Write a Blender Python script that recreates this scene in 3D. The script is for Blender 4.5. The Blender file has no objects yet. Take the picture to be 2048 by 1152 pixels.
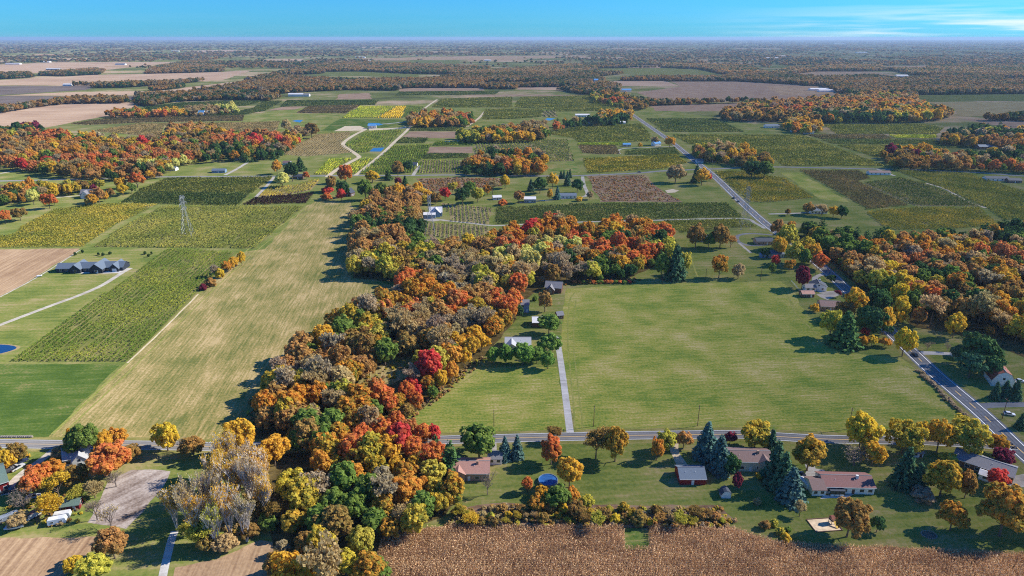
import bpy, math, random
import numpy as np
from mathutils import Vector
from mathutils.geometry import tessellate_polygon

R = math.radians
random.seed(7)
rng = np.random.default_rng(7)
sc = bpy.context.scene
C = sc.collection

# ------------------------------------------------------------------ camera
CAM_H, FOC, HORIZON = 160.0, 1365.0, 75.0
PITCH = math.atan((576 - HORIZON) / FOC)
cam_d = bpy.data.cameras.new('camera')
cam_d.sensor_width = 36.0
cam_d.lens = 36.0 * FOC / 2048
cam_d.clip_start = 1.0
cam_d.clip_end = 200000.0
cam = bpy.data.objects.new('camera', cam_d)
cam.location = (0, 0, CAM_H)
cam.rotation_euler = (math.pi / 2 - PITCH, 0, 0)
C.objects.link(cam)
sc.camera = cam

# ------------------------------------------------------------------ world, sun, exposure
SUN_EL, SUN_AZ = R(35), R(76)           # azimuth from +Y (straight ahead) towards +X (right)
world = bpy.data.worlds.new('World')
sc.world = world
world.use_nodes = True
wn, wl = world.node_tree.nodes, world.node_tree.links
wn.clear()
w_out = wn.new('ShaderNodeOutputWorld')
w_bg = wn.new('ShaderNodeBackground')
w_bg.inputs['Strength'].default_value = 0.078
sky = wn.new('ShaderNodeTexSky')
sky.sky_type = 'NISHITA'
sky.sun_disc = False
sky.sun_elevation = SUN_EL
sky.sun_rotation = SUN_AZ
sky.altitude = 0
sky.air_density = 1.0
sky.dust_density = 0.15
sky.ozone_density = 4.0
tintn = wn.new('ShaderNodeMix')
tintn.data_type = 'RGBA'
tintn.blend_type = 'MULTIPLY'
tintn.inputs[0].default_value = 1.0
tintn.inputs[7].default_value = (0.21, 0.845, 1.62, 1)
wl.new(sky.outputs[0], tintn.inputs[6])
# thin high cloud, low over the horizon and thicker towards the right
tc = wn.new('ShaderNodeTexCoord')
mp = wn.new('ShaderNodeMapping')
mp.inputs['Scale'].default_value = (3.0, 3.0, 60.0)
mp.inputs['Rotation'].default_value = (R(0.0), R(1.6), 0)
nz = wn.new('ShaderNodeTexNoise')
nz.inputs['Scale'].default_value = 1.6
nz.inputs['Detail'].default_value = 5.0
sx = wn.new('ShaderNodeSeparateXYZ')
wl.new(tc.outputs['Generated'], mp.inputs[0])
wl.new(mp.outputs[0], nz.inputs['Vector'])
wl.new(tc.outputs['Generated'], sx.inputs[0])


def wmath(op, a, b=None, c=None):
    n = wn.new('ShaderNodeMath')
    n.operation = op
    for i, v in enumerate((a, b, c)):
        if v is None:
            continue
        if isinstance(v, (int, float)):
            n.inputs[i].default_value = v
        else:
            wl.new(v, n.inputs[i])
    return n.outputs[0]


def wrange(v, a, b, c, d):
    n = wn.new('ShaderNodeMapRange')
    n.interpolation_type = 'SMOOTHSTEP'
    wl.new(v, n.inputs[0])
    for i, q in enumerate((a, b, c, d)):
        n.inputs[i + 1].default_value = q
    return n.outputs[0]


low = wrange(sx.outputs[2], 0.002, 0.05, 1.0, 0.0)
right = wrange(sx.outputs[0], 0.22, 0.62, 0.02, 1.0)
streak = wrange(nz.outputs[0], 0.40, 0.60, 0.0, 1.0)
cl = wmath('MULTIPLY', wmath('MULTIPLY', low, right), streak)
cl = wmath('MULTIPLY', cl, 1.0)
cmix = wn.new('ShaderNodeMix')
cmix.data_type = 'RGBA'
cmix.inputs[7].default_value = (9.6, 10.2, 10.6, 1)
wl.new(cl, cmix.inputs[0])
wl.new(tintn.outputs[2], cmix.inputs[6])
wl.new(cmix.outputs[2], w_bg.inputs['Color'])
wl.new(w_bg.outputs[0], w_out.inputs['Surface'])

sun_d = bpy.data.lights.new('sun', 'SUN')
sun_d.energy = 4.9
sun_d.angle = R(0.5)
sun_d.color = (1.0, 0.95, 0.86)
sun = bpy.data.objects.new('sun', sun_d)
sd = Vector((math.sin(SUN_AZ) * math.cos(SUN_EL), math.cos(SUN_AZ) * math.cos(SUN_EL), math.sin(SUN_EL)))
sun.rotation_euler = sd.to_track_quat('Z', 'Y').to_euler()
sun.location = (300, 60, 400)
C.objects.link(sun)

sc.view_settings.view_transform = 'Standard'
sc.view_settings.look = 'None'
sc.view_settings.gamma = 1.0
sc.view_settings.exposure = 0.46
sc.render.engine = 'CYCLES'
cy = sc.cycles
cy.max_bounces = 5
cy.diffuse_bounces = 3
cy.glossy_bounces = 2
cy.transmission_bounces = 2
cy.volume_bounces = 0
cy.transparent_max_bounces = 4
cy.caustics_reflective = False
cy.caustics_refractive = False
cy.use_denoising = False
cy.denoiser = 'OPENIMAGEDENOISE'
cy.denoising_prefilter = 'ACCURATE'
cy.sample_clamp_direct = 2.2
cy.sample_clamp_indirect = 1.5
cy.filter_width = 1.1
sc.render.use_persistent_data = False

# ------------------------------------------------------------------ helpers
SP, CP = math.sin(PITCH), math.cos(PITCH)


def at(px, py, z=0.0):
    """ground plan position of a point of the site plan; the plan was surveyed on the photograph's grid"""
    u, v = (px - 1024) / FOC, (576 - py) / FOC
    d = Vector((u, CP + v * SP, -SP + v * CP))
    t = (z - CAM_H) / d.z
    return Vector((d.x * t, d.y * t, z))


def mpp(py):
    p = at(1024, py)
    return (p.y * CP + CAM_H * SP) / FOC


def S(r, g, b):
    f = lambda c: (c / 255 / 12.92) if c <= 10 else ((c / 255 + 0.055) / 1.055) ** 2.4
    return (f(r), f(g), f(b))


def link(o, parent=None):
    C.objects.link(o)
    if parent is not None:
        o.parent = parent
    return o


def tag(o, label=None, cat=None, group=None, kind=None):
    if label:
        o['label'] = label
    if cat:
        o['category'] = cat
    if group:
        o['group'] = group
    if kind:
        o['kind'] = kind
    return o


def empty(name, loc, rz=0.0):
    o = bpy.data.objects.new(name, None)
    o.location = loc
    o.rotation_euler = (0, 0, rz)
    o.empty_display_size = 0.5
    return link(o)


class MB:
    def __init__(self):
        self.v, self.f = [], []

    def quad(self, *p):
        n = len(self.v)
        self.v += [tuple(q) for q in p]
        self.f.append(tuple(range(n, n + len(p))))
        return self

    def box(self, x0, x1, y0, y1, z0, z1):
        n = len(self.v)
        self.v += [(x0, y0, z0), (x1, y0, z0), (x1, y1, z0), (x0, y1, z0), (x0, y0, z1), (x1, y0, z1), (x1, y1, z1), (x0, y1, z1)]
        for f in ((0, 3, 2, 1), (4, 5, 6, 7), (0, 1, 5, 4), (1, 2, 6, 5), (2, 3, 7, 6), (3, 0, 4, 7)):
            self.f.append(tuple(n + i for i in f))
        return self

    def tube(self, a, b, r0, r1=None, n=5, caps=True):
        r1 = r0 if r1 is None else r1
        a, b = Vector(a), Vector(b)
        d = (b - a).normalized()
        u = d.cross(Vector((0.3, 0.2, 1)) if abs(d.z) < 0.9 else Vector((1, 0.1, 0))).normalized()
        w = d.cross(u)
        k = len(self.v)
        for c, r in ((a, r0), (b, r1)):
            for i in range(n):
                t = 2 * math.pi * i / n
                self.v.append(tuple(c + (u * math.cos(t) + w * math.sin(t)) * r))
        for i in range(n):
            j = (i + 1) % n
            self.f.append((k + i, k + j, k + n + j, k + n + i))
        if caps:
            self.f.append(tuple(k + i for i in reversed(range(n))))
            self.f.append(tuple(k + n + i for i in range(n)))
        return self

    def prism(self, prof, axis, a0, a1):
        """closed profile [(p,q)] extruded along axis ('x': profile in y,z; 'y': profile in x,z; 'z': x,y)"""
        k, n = len(self.v), len(prof)
        for a in (a0, a1):
            for p, q in prof:
                self.v.append({'x': (a, p, q), 'y': (p, a, q), 'z': (p, q, a)}[axis])
        for i in range(n):
            j = (i + 1) % n
            self.f.append((k + i, k + j, k + n + j, k + n + i))
        self.f.append(tuple(k + i for i in reversed(range(n))))
        self.f.append(tuple(k + n + i for i in range(n)))
        return self

    def mesh(self, name, mat):
        m = bpy.data.meshes.new(name)
        m.from_pydata(self.v, [], self.f)
        if mat:
            m.materials.append(mat)
        return m

    def build(self, name, mat, parent=None, loc=None, rz=0.0):
        o = bpy.data.objects.new(name, self.mesh(name, mat))
        if loc is not None:
            o.location = loc
        o.rotation_euler = (0, 0, rz)
        return link(o, parent)


# ------------------------------------------------------------------ materials
MATS = {}


def new_mat(name):
    m = bpy.data.materials.new(name)
    m.use_nodes = True
    nt = m.node_tree
    nt.nodes.clear()
    out = nt.nodes.new('ShaderNodeOutputMaterial')
    return m, nt, out


def plain(name, col, rough=0.7, metal=0.0, var=0.12, scale=0.6, spec=0.3):
    if name in MATS:
        return MATS[name]
    m, nt, out = new_mat(name)
    b = nt.nodes.new('ShaderNodeBsdfPrincipled')
    b.inputs['Roughness'].default_value = rough
    b.inputs['Metallic'].default_value = metal
    b.inputs['Specular IOR Level'].default_value = spec
    n = nt.nodes.new('ShaderNodeTexNoise')
    n.inputs['Scale'].default_value = scale
    n.inputs['Detail'].default_value = 3
    g = nt.nodes.new('ShaderNodeNewGeometry')
    nt.links.new(g.outputs['Position'], n.inputs['Vector'])
    r = nt.nodes.new('ShaderNodeValToRGB')
    r.color_ramp.elements[0].position = 0.35
    r.color_ramp.elements[1].position = 0.65
    r.color_ramp.elements[0].color = tuple(c * (1 - var) for c in col) + (1,)
    r.color_ramp.elements[1].color = tuple(min(1, c * (1 + var)) for c in col) + (1,)
    nt.links.new(n.outputs[0], r.inputs[0])
    nt.links.new(r.outputs[0], b.inputs['Base Color'])
    nt.links.new(b.outputs[0], out.inputs['Surface'])
    MATS[name] = m
    return m


def field(name, cols, ang=0.0, along=45.0, across=1.6, patch=28.0, fine=1.1, w=(0.42, 0.36, 0.22), lo=0.39, hi=0.61, bump=0.25, rows=0.0):
    """ground cover: streaks along a working direction, broad patches and fine tufts"""
    if name in MATS:
        return MATS[name]
    m, nt, out = new_mat(name)
    N, L = nt.nodes, nt.links
    g = N.new('ShaderNodeNewGeometry')
    rot = N.new('ShaderNodeVectorRotate')
    rot.rotation_type = 'Z_AXIS'
    rot.inputs['Angle'].default_value = -ang
    L.new(g.outputs['Position'], rot.inputs['Vector'])

    def noise(sc3, detail, rough=0.55):
        mp = N.new('ShaderNodeMapping')
        mp.inputs['Scale'].default_value = sc3
        L.new(rot.outputs[0], mp.inputs[0])
        n = N.new('ShaderNodeTexNoise')
        n.inputs['Scale'].default_value = 1.0
        n.inputs['Detail'].default_value = detail
        n.inputs['Roughness'].default_value = rough
        L.new(mp.outputs[0], n.inputs['Vector'])
        return n.outputs[0]

    def math_(op, a, b):
        n = N.new('ShaderNodeMath')
        n.operation = op
        for i, v in enumerate((a, b)):
            if isinstance(v, (int, float)):
                n.inputs[i].default_value = v
            else:
                L.new(v, n.inputs[i])
        return n.outputs[0]
    n1 = noise((1 / along, 1 / across, 1 / across), 2.5, 0.6)
    n2 = noise((1 / patch, 1 / patch, 1 / patch), 3.0)
    n3 = noise((1 / fine, 1 / fine, 1 / fine), 2.0)
    f = math_('ADD', math_('ADD', math_('MULTIPLY', n1, w[0]), math_('MULTIPLY', n2, w[1])), math_('MULTIPLY', n3, w[2]))
    r = N.new('ShaderNodeValToRGB')
    el = r.color_ramp.elements
    k = len(cols)
    while len(el) < k:
        el.new(0.5)
    for i in range(k):
        el[i].position = lo + (hi - lo) * i / (k - 1)
    for i in range(k):
        el[i].color = tuple(cols[i]) + (1,)
    L.new(f, r.inputs[0])
    d = N.new('ShaderNodeBsdfDiffuse')
    d.inputs['Roughness'].default_value = 0.9
    L.new(r.outputs[0], d.inputs['Color'])
    if bump:
        bp = N.new('ShaderNodeBump')
        bp.inputs['Strength'].default_value = bump
        bp.inputs['Distance'].default_value = 0.5
        L.new(math_('ADD', n3, n1), bp.inputs['Height'])
        L.new(bp.outputs[0], d.inputs['Normal'])
    L.new(d.outputs[0], out.inputs['Surface'])
    MATS[name] = m
    return m


def leaf_material(name, translucency=0.45, gain=1.0):
    m, nt, out = new_mat(name)
    N, L = nt.nodes, nt.links
    a = N.new('ShaderNodeAttribute')
    a.attribute_type = 'INSTANCER'
    a.attribute_name = 'tint'
    b = N.new('ShaderNodeAttribute')
    b.attribute_type = 'INSTANCER'
    b.attribute_name = 'tint2'
    t = N.new('ShaderNodeAttribute')
    t.attribute_name = 'turn'
    v = N.new('ShaderNodeAttribute')
    v.attribute_name = 'val'
    mx = N.new('ShaderNodeMix')
    mx.data_type = 'RGBA'
    L.new(t.outputs['Fac'], mx.inputs[0])
    L.new(a.outputs['Color'], mx.inputs[6])
    L.new(b.outputs['Color'], mx.inputs[7])
    mul = N.new('ShaderNodeVectorMath')
    mul.operation = 'SCALE'
    L.new(mx.outputs[2], mul.inputs[0])
    L.new(v.outputs['Fac'], mul.inputs['Scale'])
    d = N.new('ShaderNodeBsdfDiffuse')
    tr = N.new('ShaderNodeBsdfTranslucent')
    L.new(mul.outputs[0], d.inputs['Color'])
    L.new(mul.outputs[0], tr.inputs['Color'])
    ms = N.new('ShaderNodeMixShader')
    ms.inputs[0].default_value = translucency
    L.new(d.outputs[0], ms.inputs[1])
    L.new(tr.outputs[0], ms.inputs[2])
    L.new(ms.outputs[0], out.inputs['Surface'])
    return m


def crop_material(name, c1, c2, c3, translucency=0.2):
    m, nt, out = new_mat(name)
    N, L = nt.nodes, nt.links
    t = N.new('ShaderNodeAttribute')
    t.attribute_name = 'turn'
    v = N.new('ShaderNodeAttribute')
    v.attribute_name = 'val'
    r = N.new('ShaderNodeValToRGB')
    el = r.color_ramp.elements
    el.new(0.5)
    for i, c in enumerate((c1, c2, c3)):
        el[i].position = (0.1, 0.5, 0.9)[i]
    for i, c in enumerate((c1, c2, c3)):
        el[i].color = tuple(c) + (1,)
    L.new(t.outputs['Fac'], r.inputs[0])
    mul = N.new('ShaderNodeVectorMath')
    mul.operation = 'SCALE'
    L.new(r.outputs[0], mul.inputs[0])
    L.new(v.outputs['Fac'], mul.inputs['Scale'])
    d = N.new('ShaderNodeBsdfDiffuse')
    tr = N.new('ShaderNodeBsdfTranslucent')
    L.new(mul.outputs[0], d.inputs['Color'])
    L.new(mul.outputs[0], tr.inputs['Color'])
    ms = N.new('ShaderNodeMixShader')
    ms.inputs[0].default_value = translucency
    L.new(d.outputs[0], ms.inputs[1])
    L.new(tr.outputs[0], ms.inputs[2])
    L.new(ms.outputs[0], out.inputs['Surface'])
    return m


LEAF = leaf_material('foliage')
NEEDLE = leaf_material('conifer_foliage', 0.12)
BARK = plain('bark', S(112, 96, 80), 0.9, scale=3.0, var=0.3)
PALE_BARK = plain('pale_bark', S(214, 204, 190), 0.9, scale=3.0, var=0.2)

# working direction of the fields that run away from the camera
ROW_A = at(254, 724)
ROW_B = at(473, 504)
DIR_N = math.atan2(ROW_B.y - ROW_A.y, ROW_B.x - ROW_A.x)
DIR_E = DIR_N - math.pi / 2

M_GROUND = field('countryside_ground', [S(86, 90, 56), S(104, 110, 62), S(120, 122, 70), S(168, 146, 112), S(186, 160, 128)], DIR_E, 700, 120, 260, 30, w=(0.35, 0.5, 0.15), lo=.40, hi=.62, bump=0)
M_LAWN = field('lawn', [S(86, 112, 48), S(114, 132, 62), S(142, 142, 80), S(170, 150, 106)], DIR_E, 20, 2.0, 11, 1.2, w=(0.30, 0.46, 0.24), lo=.41, hi=.60)
M_PASTURE = field('pasture', [S(100, 114, 54), S(122, 130, 64), S(138, 136, 76), S(160, 146, 100)], DIR_E, 40, 3.0, 30, 1.6, w=(0.30, 0.46, 0.24), lo=.41, hi=.60)
M_LUSH = field('lush_lawn', [S(72, 96, 42), S(84, 106, 46), S(100, 116, 56), S(140, 130, 84)], DIR_E, 40, 2.2, 24, 1.2, w=(.3, .46, .24), lo=.42, hi=.60)
M_HAY = field('hay', [S(112, 116, 62), S(142, 134, 78), S(166, 148, 94), S(194, 170, 120)], DIR_N, 22, 1.2, 22, 1.2, w=(0.36, 0.36, 0.28), lo=.40, hi=.59)
M_MEADOW = field('meadow', [S(108, 130, 54), S(132, 142, 62), S(154, 154, 72), S(168, 158, 86), S(188, 172, 114)], DIR_E + 0.02, 16, 1.0, 24, 1.1, w=(0.34, 0.38, 0.28), lo=.41, hi=.60)
M_CORNFLOOR = field('corn_floor', [S(110, 84, 62), S(140, 110, 80), S(166, 136, 102)], 0, 30, 0.8, 12, 0.7)
M_STUBBLE = field('stubble', [S(142, 112, 86), S(170, 140, 108), S(194, 164, 128)], DIR_N, 60, 1.6, 30, 1.2)
M_TANFIELD = field('harvested_field', [S(160, 130, 106), S(180, 150, 122), S(196, 166, 136)], DIR_E, 300, 14, 160, 6, bump=0)
M_SOIL = field('bare_soil', [S(138, 110, 90), S(158, 130, 106), S(176, 148, 120)], DIR_E, 60, 3, 30, 1.5, bump=0)
M_DIRT = field('dirt_lot', [S(112, 96, 84), S(148, 132, 120), S(176, 162, 150), S(196, 184, 172)], 0.9, 26, 5, 12, 0.9)
M_DARKSOIL = field('dark_soil', [S(96, 84, 78), S(112, 100, 92), S(128, 114, 104)], DIR_E, 200, 14, 90, 6, bump=0)
M_BRUSH = field('rough_brush', [S(108, 84, 64), S(138, 110, 88), S(160, 134, 108), S(150, 144, 80)], DIR_E, 16, 4, 14, 1.6)
M_DUFF = field('leaf_litter', [S(70, 62, 36), S(98, 84, 50), S(128, 110, 68)], 0, 9, 4, 9, 0.9)
M_VGREEN = field('vineyard_floor_green', [S(92, 104, 48), S(118, 120, 62), S(150, 138, 88)], DIR_N, 60, 1.4, 30, 1.4)
M_VTAN = field('vineyard_floor_tan', [S(140, 124, 84), S(160, 142, 98), S(178, 160, 116)], DIR_N, 60, 1.4, 30, 1.4)
M_VDARK = field('vineyard_floor_dark', [S(88, 98, 50), S(108, 114, 60), S(126, 122, 70)], DIR_N, 60, 1.4, 30, 1.4)
M_ASPHALT = field('asphalt', [S(128, 125, 122), S(146, 142, 138), S(160, 156, 150)], 0, 30, 2, 9, 0.5, bump=0.05)
M_ASPH_DARK = field('dark_asphalt', [S(122, 120, 118), S(138, 136, 133), S(154, 151, 147)], 0, 30, 2, 9, 0.5, bump=0.05)
M_GRAVEL = field('gravel', [S(160, 150, 134), S(186, 176, 160), S(206, 198, 182)], 0, 12, 2, 7, 0.5, bump=0.1)
M_SANDTRACK = field('sandy_track', [S(196, 174, 140), S(214, 194, 160), S(228, 210, 178)], 0, 12, 2, 9, 0.8, bump=0.1)
M_CONCRETE = field('concrete', [S(176, 170, 160), S(196, 190, 182), S(212, 206, 198)], 0, 12, 2, 7, 0.8, bump=0.05)
M_WHITE_LINE = plain('white_road_paint', S(226, 226, 222), 0.6, var=0.08)
M_YELLOW_LINE = plain('yellow_road_paint', S(222, 176, 84), 0.6, var=0.08)
M_TYRE_PATH = field('tyre_polished_asphalt', [S(108, 106, 104), S(122, 120, 118), S(140, 137, 133)], 0, 12, 1.5, 6, 0.5, bump=0)
M_VERGE = field('road_verge', [S(118, 120, 60), S(142, 136, 78), S(166, 150, 102)], 0, 14, 1.5, 10, 0.8)
M_TRACK = field('worn_grass', [S(128, 136, 62), S(148, 148, 76), S(168, 160, 94)], 0, 9, 1.5, 8, 0.8, bump=0)

# ------------------------------------------------------------------ land


def inside(poly, x, y):
    r = np.zeros(len(x), bool)
    n = len(poly)
    for i in range(n):
        x0, y0 = poly[i][0], poly[i][1]
        x1, y1 = poly[(i + 1) % n][0], poly[(i + 1) % n][1]
        c = (y0 > y) != (y1 > y)
        with np.errstate(divide='ignore', invalid='ignore'):
            t = (x1 - x0) * (y - y0) / (y1 - y0 + 1e-12) + x0
        r ^= c & (x < t)
    return r


def wobble(poly, step, amp):
    out = []
    n = len(poly)
    for i in range(n):
        a, b = Vector(poly[i][:2]), Vector(poly[(i + 1) % n][:2])
        d = b - a
        k = max(1, min(60, int(d.length / step)))
        nrm = Vector((-d.y, d.x)).normalized() if d.length > 0 else Vector((0, 0))
        for j in range(k):
            q = a + d * (j / k)
            if j:
                q += nrm * random.uniform(-amp, amp)
            out.append((q.x, q.y))
    return out


SHEETS = 0
STRIPS = 0


def sheet(name, poly, mat, layer, kind='structure', rough=True, world=False, label=None):
    pts = [Vector(p) for p in poly] if world else [at(*p) for p in poly]
    dist = sum(p.y for p in pts) / len(pts)
    if rough:
        s = max(3.0, dist * 0.02)
        pts = [Vector((x, y, 0)) for x, y in wobble(pts, s, s * 0.14)]
    global SHEETS
    SHEETS += 1
    z = (0.005 * layer + 0.00003 * SHEETS) * (1 if dist < 1500 else 3)
    pts = [Vector((p.x, p.y, 0)) for p in pts]
    tri = tessellate_polygon([pts])
    me = bpy.data.meshes.new(name)
    fs = []
    for t in tri:
        a, b, c = (pts[i] for i in t)
        if (b - a).cross(c - a).z < 0:
            t = (t[0], t[2], t[1])
        fs.append(tuple(t))
    me.from_pydata([(p.x, p.y, z) for p in pts], [], fs)
    me.materials.append(mat)
    o = link(bpy.data.objects.new(name, me))
    o['kind'] = kind
    if label:
        o['label'] = label
    return o


mb = MB()
RAD = 60000.0
ring = [(RAD * math.cos(2 * math.pi * i / 96), RAD * math.sin(2 * math.pi * i / 96)) for i in range(96)]
gm = bpy.data.meshes.new('ground')
rr = [0, 400, 1200, 4000, 15000, RAD]
gv, gf = [(0, 0, 0)], []
for r_ in rr[1:]:
    gv += [(r_ * math.cos(2 * math.pi * i / 96), r_ * math.sin(2 * math.pi * i / 96), 0) for i in range(96)]
for i in range(96):
    j = (i + 1) % 96
    gf.append((0, 1 + i, 1 + j))
    for k in range(len(rr) - 2):
        a, b = 1 + 96 * k, 1 + 96 * (k + 1)
        gf.append((a + i, b + i, b + j, a + j))
gm.from_pydata(gv, [], gf)
gm.materials.append(M_GROUND)
tag(link(bpy.data.objects.new('ground', gm)), kind='structure')

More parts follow.
